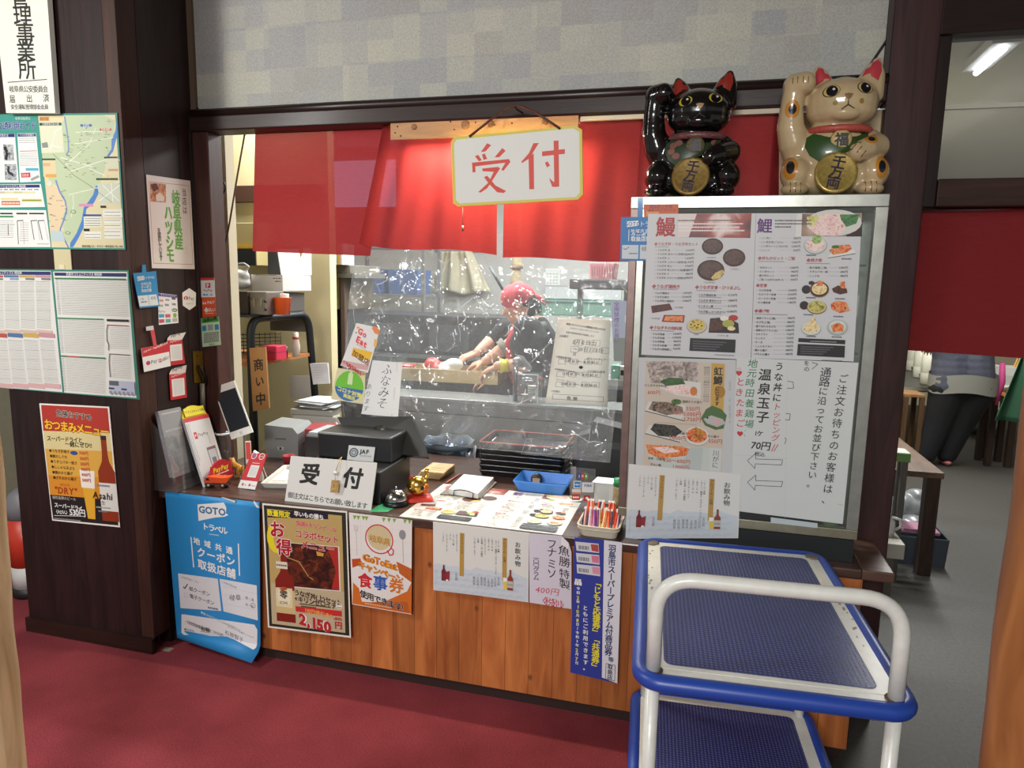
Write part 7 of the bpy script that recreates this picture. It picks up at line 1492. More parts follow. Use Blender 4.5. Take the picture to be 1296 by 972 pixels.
# fluorescent fixtures
def fixture(name, label, loc, L, rz=0):
    t = thing(name, label, 'lamp', loc, rz); m = MB(); m.box((-L/2, -.07, 0), (L/2, .07, .05), mat('#c8c8c4', .5), bev=.006); m.build('housing', t); m = MB(); m.cyl((-L/2+.04, 0, -.018), (L/2-.04, 0, -.018), .016, mat('#f4f8ff', .4, emit=7), 12); m.build('lamp_tube', t)
fixture('ceiling_lamp', 'long kitchen fluorescent lamp behind the curtain', (-1.6, 1.7, 2.89), 1.8); fixture('ceiling_lamp', 'long fluorescent lamp at the back of the kitchen', (-.9, 3.3, 2.89), 1.8)
a = on_z((1276, 46), 2.90); b = on_z((1234, 84), 2.90)
d_ = b-a; fixture('corridor_lamp', 'bright fluorescent tube seen through the transom window', tuple((a+b)/2-Vector((0, 0, .03))), d_.length, math.atan2(d_.y, d_.x))
# kitchen window high on the back wall, glowing through the cloth
m = MB(); a = on_y((398, 205), 4.58); b = on_y((500, 262), 4.58); m.box((a.x, 4.57, b.z), (b.x, 4.599, a.z), mat('#c4d4ff', .5, emit=4)); m.box((a.x-.05, 4.56, b.z-.06), (b.x+.05, 4.575, b.z), mat('#8a8a88', .5)); struct('window_2', m)

# left rack along the side: black tube frame with a shelf and a wooden shelf
xl = -2.30
A = on_x((313, 399), xl); B_ = on_x((384, 393), xl); yA, yB = A.y, B_.y
t = thing('tube_rack', 'black bent tube rack with shelves at the left of the kitchen', 'rack', (xl, yA, 0)); o_ = Vector(t.location)
m = MB(); m.tube(round_path([(0, .02, .0), (0, .02, A.z-.02), (0, yB-yA+.05, A.z-.02), (0.05, yB-yA+.12, 0)], .10, 8), .022, mat('#22252a', .4, .3), 12); m.build('frame', t)
m = MB(); m.box((-.55, .0, A.z-.012), (.012, yB-yA, A.z), mat('#3a3e42', .4, .4), bev=.003); m.build('upper_shelf', t)
C_ = on_x((336, 456), xl); m = MB(); m.box((-.50, .03, C_.z-.022), (.01, yB-yA+.05, C_.z), wood('shelf_edge', '#9a5c30', '#b87848', .5, (6, 1, 6)), bev=.002); m.build('wooden_shelf', t)
zS, zW = A.z+.0005, C_.z+.0005
s = ZS('k2', [(255, 148), (400, 136), (435, 695), (290, 725)], y=yA-.012, paper='#a87848', thick=.012)
s.c = s.c; 
for ch, x_, y_, z_ in (('商', 340, 300, 100), ('い', 350, 450, 90), ('中', 360, 612, 105)): s.X(ch, x_, y_, z_, '#1c1a18', anchor='c', bold=.035, sq=.95)
s.build('wooden_sign', 'small brown wooden open sign with three black characters on the black tube rack', 'sign')
# on the upper shelf
yb_ = (yA+yB)/2
def on_shelf(name, label, cat_, p0, p1, x, y, d, m_, zz, bev=.004):
    a = on_y(p0, y-d/2); b = on_y(p1, y-d/2); t = thing(name, label, cat_, ((a.x+b.x)/2, y, zz)); w = abs(b.x-a.x)/2; h = a.z-b.z; m = MB(); m.box((-w, -d/2, 0), (w, d/2, h), m_, bev=bev); m.build('body', t); return t, w, h
t, w, h = on_shelf('brown_box', 'dark brown box at the left end of the kitchen rack shelf', 'box', (292, 368), (314, 398), 0, yA+.12, .16, mat('#2c1f1c', .6), zS)
t, w, h = on_shelf('metal_box', 'grey metal box with four black knobs beside the orange bucket', 'box', (314.5, 367), (338, 397), 0, yA+.14, .16, mat('#77716a', .4, .5, noise=.1), zS)
m = MB()
for sx in (-1, 1):
    for z_ in (.25, .6): m.ell((sx*(w-.004), -.088, h*z_), (.007, .008, .009), BLK, seg=8)
m.build('knobs', t); m = MB()
for x_ in (-.025, .02): m.tube([(x_, -.0805, h*.3), (x_+.006, -.084, h*.5), (x_+.004, -.084, h*.7), (x_-.012, -.0805, h*.68)], .003, mat('#b8a888', .4, .6), 6)
m.build('hooks', t)
c = on_y((350.5, 396), yA+.14); t = thing('orange_bucket', 'bright orange bucket on the kitchen rack shelf', 'bucket', (c.x+.022, yA+.16, zS)); m = MB(); m.lathe([(.038, 0), (.046, .09), (.048, .092), (.044, .09), (.036, .005), (0, .005)], (0, 0, 0), mat('#e05c24', .35), 24); m.build('body', t)
m = MB(); m.lathe([(.02, .02), (.024, .11), (.022, .112), (.019, .03)], (.008, .01, 0), mat('#d8d0c8', .4), 16); m.build('paper_cup', t)
c = on_y((364, 396), yA+.2); t = thing('pill_bottle', 'small white bottle with a green label beside the orange bucket', 'bottle', (c.x-.01, yA+.20, zS)); m = MB(); m.lathe([(.020, 0), (.021, .05), (.014, .06), (.014, .075), (0, .076)], (0, 0, 0), mat('#c8ccc8', .4), 14); m.build('body', t); m = MB(); m.lathe([(.0215, .012), (.0215, .04)], (0, 0, 0), mat('#3c9a7c', .4), 14); m.build('label', t)
# cartons above
ys = yA+.30
t, w, d, h = put('white_carton', 'white carton with an open flap in the left of the kitchen', 'box', (318, 347), (358, 369), ys, .30, mat('#c9c5c2', .6))
s = Sheet(Vector((-w, -d-.0006, h)), Vector((w, -d-.0006, h)), Vector((w, -d-.0006, 0)), Vector((-w, -d-.0006, 0)), paper='#c9c5c2', thick=.0003); s.scribble(70, 97, 22, 6, '#444'); s.scribble(76, 96, 40, 6, '#444'); s.scribble(15, 80, 4, 3, '#555'); s.build('print', parent=t)
m = slab([(w-.01, -d, h), (w, d, h), (w-.01, d+.02, h+.16), (w-.03, -d, h+.14)], .004, mat('#d0ccc6', .6)); m.build('flap', t)
t2 = thing('black_folder', 'black folder leaning in the open white carton', 'folder', (t.location.x+.01, ys+.15, t.location.z+h+.0005)); m = slab([(-.10, .0, .17), (.06, .05, .17), (.05, .03, .0), (-.09, -.02, .0)], .02, mat('#25262a', .5)); m.build('cover', t2); m = slab([(.062, .05, .17), (.10, .06, .17), (.06, .035, .0), (.052, .03, .0)], .016, mat('#b09040', .5)); m.build('edge', t2)
t, w, d, h = put('storage_carton', 'support carton under the white carton', 'box', (310, 369.3), (357, 395), ys+.03, .24, mat('#5a5450', .7)); t['label'] = 'dull grey carton behind the metal box, under the white carton'; t.location.z = zS
for ch in t.children:
    pass
t3 = thing('plastic_bag', 'knotted white plastic bag hanging left of the white carton', 'bag', tuple(on_y((305, 352), ys-.03))); t3.location.z = zS+.125
me_b = [((0, 0, .035), (.055, .05, .035)), ((.02, 0, .075), (.03, .03, .03)), ((-.03, .01, .085), (.05, .04, .03)), ('t', [(.02, 0, .09), (.05, 0, .13), (.02, 0, .15), (-.05, 0, .14)], [.01, .007, .007, .006])]
body('bag', me_b, mat('#b8b8ba', .35, noise=.1, nscale=20), .008, t3, 3); t3.scale = (1.1, 1, 1)
t, w, d, h = put('yellow_carton', 'old carton with a yellow edge at the top left behind the curtain', 'box', (286, 282), (325, 336), ys+.36, .3, mat('#a89868', .7)); m = MB(); m.box((-w-.01, -d-.012, h*.4), (w, -d-.001, h*.5), mat('#c8a040', .5)); m.box((-w, -d-.010, 0), (w, -d-.001, h*.38), mat('#24242a', .5)); m.build('band', t)
# on the wooden shelf
t, w, h = on_shelf('red_box', 'bright red box on the wooden rack shelf behind the open sign', 'box', (330, 434), (350, 453), 0, yA+.20, .10, mat('#c8304c', .45), zW)
m = MB(); m.box((-w-.001, -.052, h*.55), (w+.001, .052, h*.58), mat('#8a1c34', .5)); m.build('lid_gap', t)
c = on_y((355.5, 449), yA+.25); t = thing('black_cup', 'black cup beside the red box on the wooden shelf', 'cup', (c.x, yA+.27, zW)); m = MB(); m.lathe([(.026, 0), (.030, .07), (.028, .07), (.024, .005), (0, .005)], (0, 0, 0), mat('#1c1e24', .4), 20); m.build('body', t)
c = on_y((367, 440), yA+.30); t = thing('sauce_tube', 'pale squeeze bottle behind the black cup on the wooden shelf', 'bottle', (c.x, yA+.36, zW)); m = MB(); m.lathe([(.022, 0), (.024, .06), (.018, .10), (.016, .14), (0, .142)], (0, 0, 0), mat('#c8b8a8', .4), 16); m.build('body', t); m = MB(); m.lathe([(.0185, .102), (.0175, .116)], (0, 0, 0), mat('#a04038', .4), 16); m.build('stripe', t)
t = thing('wire_basket', 'dark wire basket with bottles under the upper rack shelf', 'basket', (xl-.10, yA+.22, zW)); m = MB()
for i in range(6): m.tube([(-.16+i*.001, -.1+i*.0, .03+i*.02), (.07, .12, .03+i*.02)], .0025, mat('#2a2a2c', .4, .4), 6)
for i in range(12): a = i/11; m.tube([(-.16+.23*a, -.1+.22*a, .02), (-.16+.23*a, -.1+.22*a, .14)], .002, mat('#2a2a2c', .4, .4), 6)
m.build('wires', t)
t, w, d, h = put('grey_boards', 'grey folded boards standing behind the rack', 'board', (341, 400), (386, 420), yB+.04, .04, mat('#5c5e58', .6))
# papers clipped to the rear tube
for i, (q, lb, c_) in enumerate((([(807, 290), (968, 282), (985, 470), (838, 480)], 'bundle of white slips clipped on the rear tube of the rack', '#d4d4d8'), ([(612, 402), (805, 398), (820, 605), (628, 608)], 'square grey beige card hanging in front of the rack', '#b8b4aa'))):
    s = ZS('k2', q, y=yB-.06-.02*i, paper=c_, thick=.012 if i == 0 else .002)
    if i == 0:
        for j in range(5): s.scribble(20, 70, 20+j*12, 2, '#aab')
    s.build('memo_slips' if i == 0 else 'memo_card', lb, 'paper')
# kitchen desk below with white printer and papers
t = thing('kitchen_desk', 'low kitchen desk behind the counter at the left, under the white printer', 'desk', (-2.06, 1.20, 0)); m = MB(); m.box((-.17, -.20, .62), (.17, .26, .655), mat('#8a8478', .5), bev=.004); m.build('top', t)
for sx in (-1, 1):
    for sy in (-1, 1): m = MB(); m.box((sx*.145-.02, sy*.18-.02+.02, 0), (sx*.145+.02, sy*.18+.02+.02, .6199), BLK); m.build('leg', t)
t = thing('white_printer', 'white printer with a black panel and loose papers on top, behind the grey label printer', 'printer', (-2.06, 1.11, .6555), .1); m = MB(); m.box((-.15, -.10, 0), (.115, .14, .17), mat('#b4b4ae', .45), bev=.012); m.build('body', t); m = MB(); m.box((-.03, -.1015, .05), (.10, -.1001, .115), mat('#202226', .3), bev=.001); m.build('panel', t)
m = MB(); m.box((-.15, -.099, .172), (.10, .14, .20), mat('#a8a8a2', .5)); m.build('lid', t)
t = thing('paper_pile', 'loose pile of papers on the white printer', 'papers', (-2.07, 1.12, .857)); random.seed(8); m = MB()
for i in range(7): M_ = T((random.uniform(-.02, .02), random.uniform(-.02, .02), i*.006), random.uniform(-.5, .5)); m.box((-.11, -.09, 0), (.10, .10, .004), mat(('#b0b0ae', '#8c8c8c', '#c8c8c6', '#9a9a98')[i % 4], .6), M_)
m.build('sheets', t)
t = thing('yellow_tin', 'tall yellow tin with black lettering beside the white printer', 'tin', (-1.87, 1.05, .6555)); m = MB(); m.box((-.03, -.035, 0), (.03, .035, .20), mat('#d4b820', .45), bev=.006); m.build('body', t); s = Sheet(Vector((-.03, -.0356, .2)), Vector((.03, -.0356, .2)), Vector((.03, -.0356, 0)), Vector((-.03, -.0356, 0)), paper='#d4b820', thick=.0003); s.scribble(25, 75, 30, 14, '#2a2010'); s.scribble(30, 70, 45, 14, '#2a2010'); s.scribble(25, 75, 60, 14, '#7a3a20'); s.build('print', parent=t)
t = thing('red_carton', 'dark red carton between the grey label printer and the black receipt printer', 'box', (-1.80, .66, ZC), .3); m = MB(); m.box((-.07, -.08, 0), (.07, .08, .155), mat('#8c2028', .45), bev=.003); m.build('body', t); m = MB(); m.box((-.02, -.0815, .06), (.03, -.0801, .085), mat('#c8a8a8', .5)); m.build('label', t)
# cords down the pier
m = MB()
P = lambda *q: [on_y(p, .47) for p in q]
m.tube(spline(P((310, 168), (300, 225), (290, 285), (281, 330), (274, 380), (279, 430), (285, 500), (292, 545))), .004, mat('#5a4630', .6), 6); tag(m.build('wall_cable'), 'long thin brown cord running down the cream wall pier', 'cord')
m = MB(); m.tube(spline(P((279, 168), (266, 190), (272, 215), (285, 235), (280, 250), (271, 270), (270, 290))), .0035, mat('#2c2620', .6), 6); m.tube(spline(P((271, 215), (270, 245), (269, 268))), .003, mat('#2c2620', .6), 6); tag(m.build('wall_cable'), 'dark looping cord at the top of the cream wall pier', 'cord')
# olive cupboard with a shelf top
t, w, d, h = put('olive_cupboard', 'olive brown cupboard with a shelf on top, behind the rack', 'cupboard', (376, 351), (436, 392), 2.0, .45, mat('#5c5440', .6, noise=.1)); zc_ = t.location.z
m = MB(); m.box((-w+.004, -d-.012, .005), (w-.03, -d-.0005, h-.004), mat('#7c7450', .5, noise=.12, nscale=10), bev=.002); m.build('door', t)
m = MB(); m.box((-w+.02, -d-.03, h+.001), (w+.10, d, h+.035), mat('#6a6860', .4, .2), bev=.002); m.box((-w+.05, -d-.02, h+.0351), (w+.06, d, h+.09), mat('#6a665c', .5), bev=.004); m.build('top_shelf', t)
m = MB(); m.box((w-.018, -d-.02, -zc_), (w+.012, -d+.02, h), mat('#5a4a40', .5)); m.build('leg', t); m = MB(); m.box((-w, -d+.02, -zc_), (w-.02, d, -.002), mat('#141518', .9)); m.build('dark_cloth', t)
zt = zc_+h+.0905; random.seed(12)
xs = t.location.x
for i in range(9):
    c_ = ('#d8d8d4', '#3a70a8', '#c8c8cc', '#b84038', '#e0e0dc', '#2a3048', '#c8ccd0', '#c0a040', '#dcdcdc')[i]; q = thing('book', ('white', 'blue', 'grey', 'red', 'white', 'navy', 'pale', 'yellow', 'white')[i]+' book, %s from the left in the row on the olive cupboard' % 'first second third fourth fifth sixth seventh eighth ninth'.split()[i], 'book', (xs+.03+i*.024, 1.98, zt), random.uniform(-.1, .1), 'books on the olive cupboard'); m = MB(); m.box((-.009, -.07, 0), (.009, .07, .10+random.uniform(0, .05)), mat(c_, .5), bev=.001); m.build('cover', q)
q = thing('black_box', 'small black box left of the books on the olive cupboard', 'box', (xs-.04, 2.0, zt)); m = MB(); m.box((-.05, -.06, 0), (.05, .06, .09), BLK, bev=.003); m.build('body', q)
q = thing('pencil_tray', 'flat tray with a yellow marker on the olive cupboard', 'tray', (xs-.06, 1.84, zt)); m = MB(); m.box((-.09, -.04, 0), (.09, .04, .012), mat('#8a6a48', .5), bev=.002); m.build('tray', q); m = MB(); m.cyl((-.04, -.02, .018), (.05, .01, .018), .006, mat('#d8c030', .4), 8); m.build('marker', q)
# stove wall, steel cabinet, worktop
a = on_y((452, 497), 1.17); b = on_y((792, 512), 1.17)
t = thing('steel_cabinet', 'long grey steel cabinet behind the clear sheet', 'cabinet', ((a.x+b.x)/2, 1.24, 0)); w = (b.x-a.x)/2; zt = a.z
m = MB(); m.box((-w, -.06, .05), (w, .16, zt-.02), STEEL, bev=.004); m.build('body', t); m = MB(); m.box((-w-.01, -.07, zt-.0199), (w+.01, .17, zt), mat('#a0a2a2', .3, .6), bev=.003); m.build('top', t)
m = MB(); m.box((-w, -.0625, zt-.09), (w, -.0605, zt-.085), DST); m.build('door_seam', t); m = MB(); m.box((-w+.02, -.04, 0), (w-.02, .16, .0499), BLK); m.build('plinth', t)
zsteel = zt
t, w, d, h = put('kitchen_range', 'dark kitchen range and splash panel behind the cooks', 'range', (446, 396), (668, 520), 2.55, .5, DST); m = MB(); m.box((-w, -d-.02, h*.52), (w, -d-.001, h*.56), mat('#77787a', .35, .6)); m.build('rail', t); m = MB()
zr = t.location.z
m.box((-w, -d+.02, -zr), (w, d, -.001), DST); m.build('base', t)
m = MB(); m.box((-w*.1, -d-.003, h*.60), (w*.35, -d-.0005, h*.9), mat('#4a4c50', .4, .4)); m.box((-w*.9, -d-.003, h*.60), (-w*.2, -d-.0005, h*.9), mat('#4a4c50', .4, .4)); m.build('panels', t)
# rack with blue crates far behind
t = thing('steel_shelving', 'steel shelving with blue crates at the back of the kitchen', 'shelving', (on_y((490, 340), 3.6).x, 3.75, 0)); m = MB()
for sx in (-.38, .38):
    for sy in (-.2, .2): m.box((sx-.015, sy-.015, 0), (sx+.015, sy+.015, 2.2), STEEL)
m.build('posts', t)
for z_ in (1.02, 1.42, 1.86): m = MB(); m.box((-.36, -.2, z_), (.36, .2, z_+.025), STEEL); m.build('shelf', t)
for i, (x_, z_, c_) in enumerate(((-.18, 1.4455, '#2c4c84'), (.16, 1.4455, '#3c5c90'), (-.16, 1.0455, '#2c4670'), (.18, 1.0455, '#54585c'))):
    q, m = tray_obj('storage_crate', '%s crate on the %s steel shelf, %s side' % (('blue', 'light blue', 'navy', 'grey')[i], 'upper' if z_ > 1.2 else 'lower', 'left' if x_ < 0 else 'right'), 'crate', (t.location.x+x_, 3.75, z_), 0, .145, .16, .22, mat(c_, .45), 1.06, wall_=.01); m.build('body', q)
# hanging cream cloth, ladle, calendar, board, glass, basket
t = thing('hanging_cloth', 'cream cloth hanging against the grey kitchen wall', 'cloth', tuple(on_y((577, 318), 4.52))); m = MB(); m.grid(lambda u, v: Vector(((u-.5)*(.32+.28*v)+.08*v, .03*math.sin(u*14)+.02*math.sin(u*27+v*4), -.42*v+.02*math.sin(u*9)*v)), 24, 16, mat('#c0b89c', .7, noise=.06)); m.build('cloth', t, solid=.004)
m = MB(); m.cyl((-.25, .07, .004), (.3, .07, .004), .01, STEEL, 8); m.build('hook_rail', t)
t = thing('kitchen_column', 'cream pipe column with fittings above the cook', 'pipe', (on_y((652, 330), 2.9).x, 2.95, 0)); m = MB(); m.cyl((0, 0, 0), (0, 0, 2.9), .035, mat('#a89878', .5), 14); m.build('pipe', t)
for z_ in (1.68, 1.55, 1.80): m = MB(); m.cyl((0, 0, z_), (0, 0, z_+.04), .05, mat('#8a7a60', .5), 14); m.build('collar', t)
m = MB(); c = on_y((620, 338), 2.0); e = on_y((637, 368), 2.0); m.cyl(c, e, .010, mat('#3a3c40', .4), 8); m.cyl(e, e+(e-c)*.18, .004, mat('#888', .3, .8), 8); tag(m.build('sharpening_rod'), 'dark handled steel rod slanting beside the red kerchief', 'rod')
t, w, d, h = put('calendar', 'white wall calendar right of the red kerchief', 'calendar', (690.5, 340), (708.5, 366), 4.587, .012, mat('#c4c4c0', .6)); m = MB()
for i in range(5):
    for j in range(4): m.box((-w*.8+j*w*.42, -d-.001, h*.12+i*h*.15), (-w*.8+j*w*.42+w*.22, -d-.0002, h*.12+i*h*.15+h*.05), mat('#8a9a88', .6))
m.build('dates', t)
t, w, d, h = put('white_board', 'plain white board behind the hours notice', 'board', (690, 361), (786, 384), 4.578, .02, mat('#b4b8b8', .5)); m = MB(); m.box((-w, -d-.002, h-.012), (w, d+.002, h+.004), mat('#9a9c9c', .4)); m.build('edge', t)
t, w, d, h = put('green_glass_panel', 'pale green glass guard behind the hours notice', 'panel', (676, 377), (786, 402), 1.75, .008, glass('green_glass', (.62, .86, .78), .2, .05, .12)); m = MB(); m.box((-w, -d-.002, h-.008), (w, d+.002, h), mat('#58a08c', .4)); m.box((-w, -d-.002, 0), (w, d+.002, .008), mat('#58a08c', .4)); m.build('edges', t)
c = on_y((761, 353), 2.6); t, m = tray_obj('pink_basket', 'pink plastic basket on the dark shelf under the curtain at the right', 'basket', (c.x, 2.72, c.z), 0, .085, .10, .11, mat('#c88c90', .5), 1.12, wall_=.008); m.build('body', t); m = MB()
for i in range(9): m.box((-.075+i*.018, -.1135+.0, .02), (-.069+i*.018, -.108, .09), mat('#a87074', .5))
m.build('ribs', t)
q = thing('dark_shelf', 'dark wall shelf carrying the pink basket', 'shelf', (c.x, 2.75, c.z-.0005)); m = MB(); m.box((-.22, -.20, -.075), (.20, .18, -.0), mat('#3c3c3e', .5), bev=.01); m.build('board', q); m = MB(); m.box((-.19, -.02, -c.z+.0), (-.15, .02, -.075), STEEL); m.box((.15, -.02, -c.z), (.19, .02, -.075), STEEL); m.build('posts', q)
t, w, d, h = put('cardboard_box', 'pale cardboard box behind the hours notice', 'box', (683, 434), (703, 470), 2.4, .2, mat('#a89c74', .6)); z0_ = t.location.z
m = MB(); m.box((-w*.1, -d-.001, 0), (w*.1, -d-.0002, h), mat('#b8a878', .4)); m.build('tape', t); q = thing('side_table', 'steel side table behind the hours notice', 'table', (t.location.x+.22, 2.5, 0)); m = MB(); m.box((-.3, -.2, z0_-.035), (.3, .2, z0_-.0005), STEEL, bev=.003); m.build('top', q)
for sx in (-.27, .27): m = MB(); m.box((sx-.02, -.18, 0), (sx+.02, .18, z0_-.0351), STEEL); m.build('leg', q)
t, w, d, h = put('drawer_unit', 'steel shelf unit between the hours notice and the showcase', 'shelf', (764, 480), (791, 512), 1.50, .2, STEEL); m = MB(); m.box((-w, -d-.004, h*.75), (w, -d-.0005, h), mat('#a8a8a4', .35, .5)); m.box((-w*.8, -d-.003, h*.1), (w*.8, -d-.0005, h*.6), mat('#4a4c4c', .5)); m.build('front', t); zz = t.location.z; m = MB(); m.box((-w, -d+.01, -zz), (w, d, -.001), DST); m.build('base', t)
q = thing('green_carton', 'small green carton on the steel shelf unit beside the showcase', 'carton', (t.location.x+.0, 1.58, zz+h+.0005)); m = MB(); m.box((-.03, -.03, 0), (.02, .03, .075), mat('#2a9a78', .4), bev=.002); m.build('body', q); m = MB(); m.box((.0205, -.03, 0), (.05, .03, .07), mat('#c8ccc4', .4)); m.box((.025, -.0312, .02), (.045, -.0302, .05), mat('#24282a', .5)); m.build('panel', q)
# acrylic dispenser with cups on the steel cabinet
c = on_y((650, 500), 1.20); t = thing('cup_dispenser', 'clear acrylic dispenser with a grey post and stacked cups on the steel cabinet', 'dispenser', (c.x, 1.255, zsteel+.0005)); m = MB(); m.cyl((0, -.02, 0), (0, -.02, .235), .014, mat('#5a5c5e', .35, .5), 12); m.build('post', t)
m = MB(); m.ell((.01, -.025, .215), (.03, .03, .03), STEEL, seg=12); m.prism([(0, .2), (.08, .17), (.08, .19), (.03, .245), (.0, .25)], -.02, .02, STEEL, Matrix.Rotation(math.pi/2, 4, 'X')); m.build('head', t)
m = MB()
for (x0, x1, y0, y1) in ((.022, .135, -.062, -.06), (.022, .135, .05, .052), (.022, .024, -.06, .05), (.133, .135, -.06, .05)): m.box((x0, y0, 0), (x1, y1, .155), ACR)
m.box((.02, -.064, .152), (.137, -.058, .158), mat('#c4c8c8', .3)); m.box((.131, -.064, 0), (.137, -.058, .155), mat('#b4b8b8', .3)); m.build('acrylic_box', t)
for k2, (x_, n_) in enumerate(((.05, 3), (.09, 7))):
    for i in range(n_):
        q = thing('cup', 'white cup in the %s stack inside the acrylic dispenser' % ('short left', 'tall right')[k2], 'cup', (c.x+x_, 1.25, zsteel+.0005+i*.0125), 0, 'stacked cups in the dispenser'); m = MB(); m.lathe([(.018, 0), (.024, .011), (.025, .012), (.022, .0115), (.016, .002), (0, .002)], (0, 0, 0), mat('#c0bcb0', .5), 16); m.build('body', q)
# wooden eel tray and white bag
q = [on_y((480, 478), 1.44), on_y((600, 482), 1.44)]
t = thing('wooden_tray', 'pale wooden tray held by the cooks over the steel cabinet', 'tray', ((q[0].x+q[1].x)/2+.06, 1.57, q[1].z-.02), .06); m = MB(); L = (q[1].x-q[0].x)/2+.07; pw = wood('pale_tray_wood', '#a08c64', '#c0ac80', .5, (1, 6, 6))
m.box((-L, -.13, 0), (L, .13, .012), pw); m.build('base', t)
for (x0, x1, y0, y1) in ((-L, L, -.13, -.118), (-L, L, .118, .13), (-L, -L+.012, -.117, .117), (L-.012, L, -.117, .117)): m = MB(); m.box((x0, y0, .0121), (x1, y1, .075), pw); m.build('side', t)
zt_ = t.location.z; xt_ = t.location.x
q = thing('seasoning_bag', 'white bag with red print lying in the wooden tray', 'bag', (xt_+.0, 1.57, zt_+.0125)); body('bag', [((0, 0, .05), (.11, .07, .045)), ((.07, .0, .08), (.06, .05, .04)), ((-.07, 0, .07), (.05, .06, .05))], mat('#c8ccca', .35, noise=.08, nscale=30), .008, q, 4, paint=lambda c: 1 if c.z > .06 and c.x < .0 else 0, extra=(mat('#b83c34', .35),))
q = thing('red_bowl', 'small red lacquer bowl on the wooden tray beside the white bag', 'bowl', (xt_-.24, 1.58, zt_+.0125)); m = MB(); m.lathe([(.025, 0), (.03, .01), (.055, .06), (.057, .062), (.052, .058), (.02, .015), (0, .015)], (0, 0, 0), mat('#a83430', .3), 20); m.build('body', q)
# ================================================================== people
SKIN = mat('#c09078', .5, spec=.4, noise=.06, nscale=30)
def hand(w, d, n, size=1.0, curl=.7, thumb=1):
    """balls of a hand: w wrist, d pointing direction, n palm normal, side from d x n"""
    w, d, n = Vector(w), Vector(d).normalized(), Vector(n).normalized(); sd = d.cross(n).normalized(); n = sd.cross(d).normalized(); k = size; out = []
    for o_ in (-.024, -.008, .008, .024): out.append(('t', [w+sd*o_*k*.7+d*.008*k, w+d*.085*k+sd*o_*k*1.1], [.0125*k, .0115*k]))
    for o_, L in zip((-.030, -.010, .010, .029), (.062, .078, .082, .072)):
        p0 = w+d*.088*k+sd*o_*k; p = [p0]; a = 0
        for f_ in (.42, .32, .26): a += curl*.62; p.append(p[-1]+(d*math.cos(a)+n*math.sin(a))*L*k*f_+sd*o_*.12*k)
        out.append(('t', p, [.0092*k, .0086*k, .0080*k, .0070*k]))
    p0 = w+d*.022*k+sd*.026*k*thumb; p1 = p0+(d*.55+sd*.7*thumb+n*.25).normalized()*.036*k; p2 = p1+(d*.8+sd*.15*thumb+n*.5*curl).normalized()*.030*k; p3 = p2+(d*.85-sd*.1*thumb+n*.5*curl).normalized()*.022*k
    out.append(('t', [p0, p1, p2, p3], [.0125*k, .0108*k, .0095*k, .0080*k])); return out
def head_balls(c, f, up, k=1.0):
    """c: centre, f: facing, up"""
    c, f, up = Vector(c), Vector(f).normalized(), Vector(up).normalized(); sd = f.cross(up).normalized(); up = sd.cross(f)
    P = lambda x, y, z: c+sd*x*k+f*y*k+up*z*k
    b = []
    for (x, y, z, r) in ((0, -.018, .030, .082), (0, .012, .040, .074), (0, .030, -.010, .062), (0, .042, -.055, .046), (0, .055, -.088, .028), (0, -.03, -.01, .072)): b.append(('t', [P(x, y, z), P(x, y, z)+Vector((1e-4, 0, 0))], [r*k, r*k]))
    b.append(('t', [P(0, .086, .018), P(0, .104, -.014)], [.010*k, .014*k]))          # nose
    for s_ in (-1, 1):
        b.append(('t', [P(s_*.038, .060, -.022), P(s_*.02, .072, -.03)], [.024*k, .02*k])); b.append(('t', [P(s_*.078, -.012, .018), P(s_*.080, -.018, -.014)], [.014*k, .011*k]))   # cheeks, ears
    b.append(('t', [P(-.02, .083, -.052), P(.02, .083, -.052)], [.010*k, .010*k])); b.append(('t', [P(-.016, .081, -.066), P(.016, .081, -.066)], [.009*k, .009*k]))      # lips
    return b, P
def eyes(P, o, par, k=1.0):
    m = MB()
    for s_ in (-1, 1):
        c = P(s_*.031, .076, .014); m.ell(c, (.0115*k, .0115*k, .0095*k), mat('#d8d4cc', .2), seg=12); c2 = P(s_*.031, .0845, .014); m.ell(c2, (.0052*k, .0052*k, .0052*k), mat('#1c1410', .15), seg=10)
    m.build('eyes', par)
    m = MB()
    for s_ in (-1, 1): m.tube([P(s_*.016, .092, .038), P(s_*.033, .088, .043), P(s_*.050, .070, .036)], [.003*k, .0036*k, .002*k], mat('#20181a', .7), 6)
    m.build('eyebrows', par)
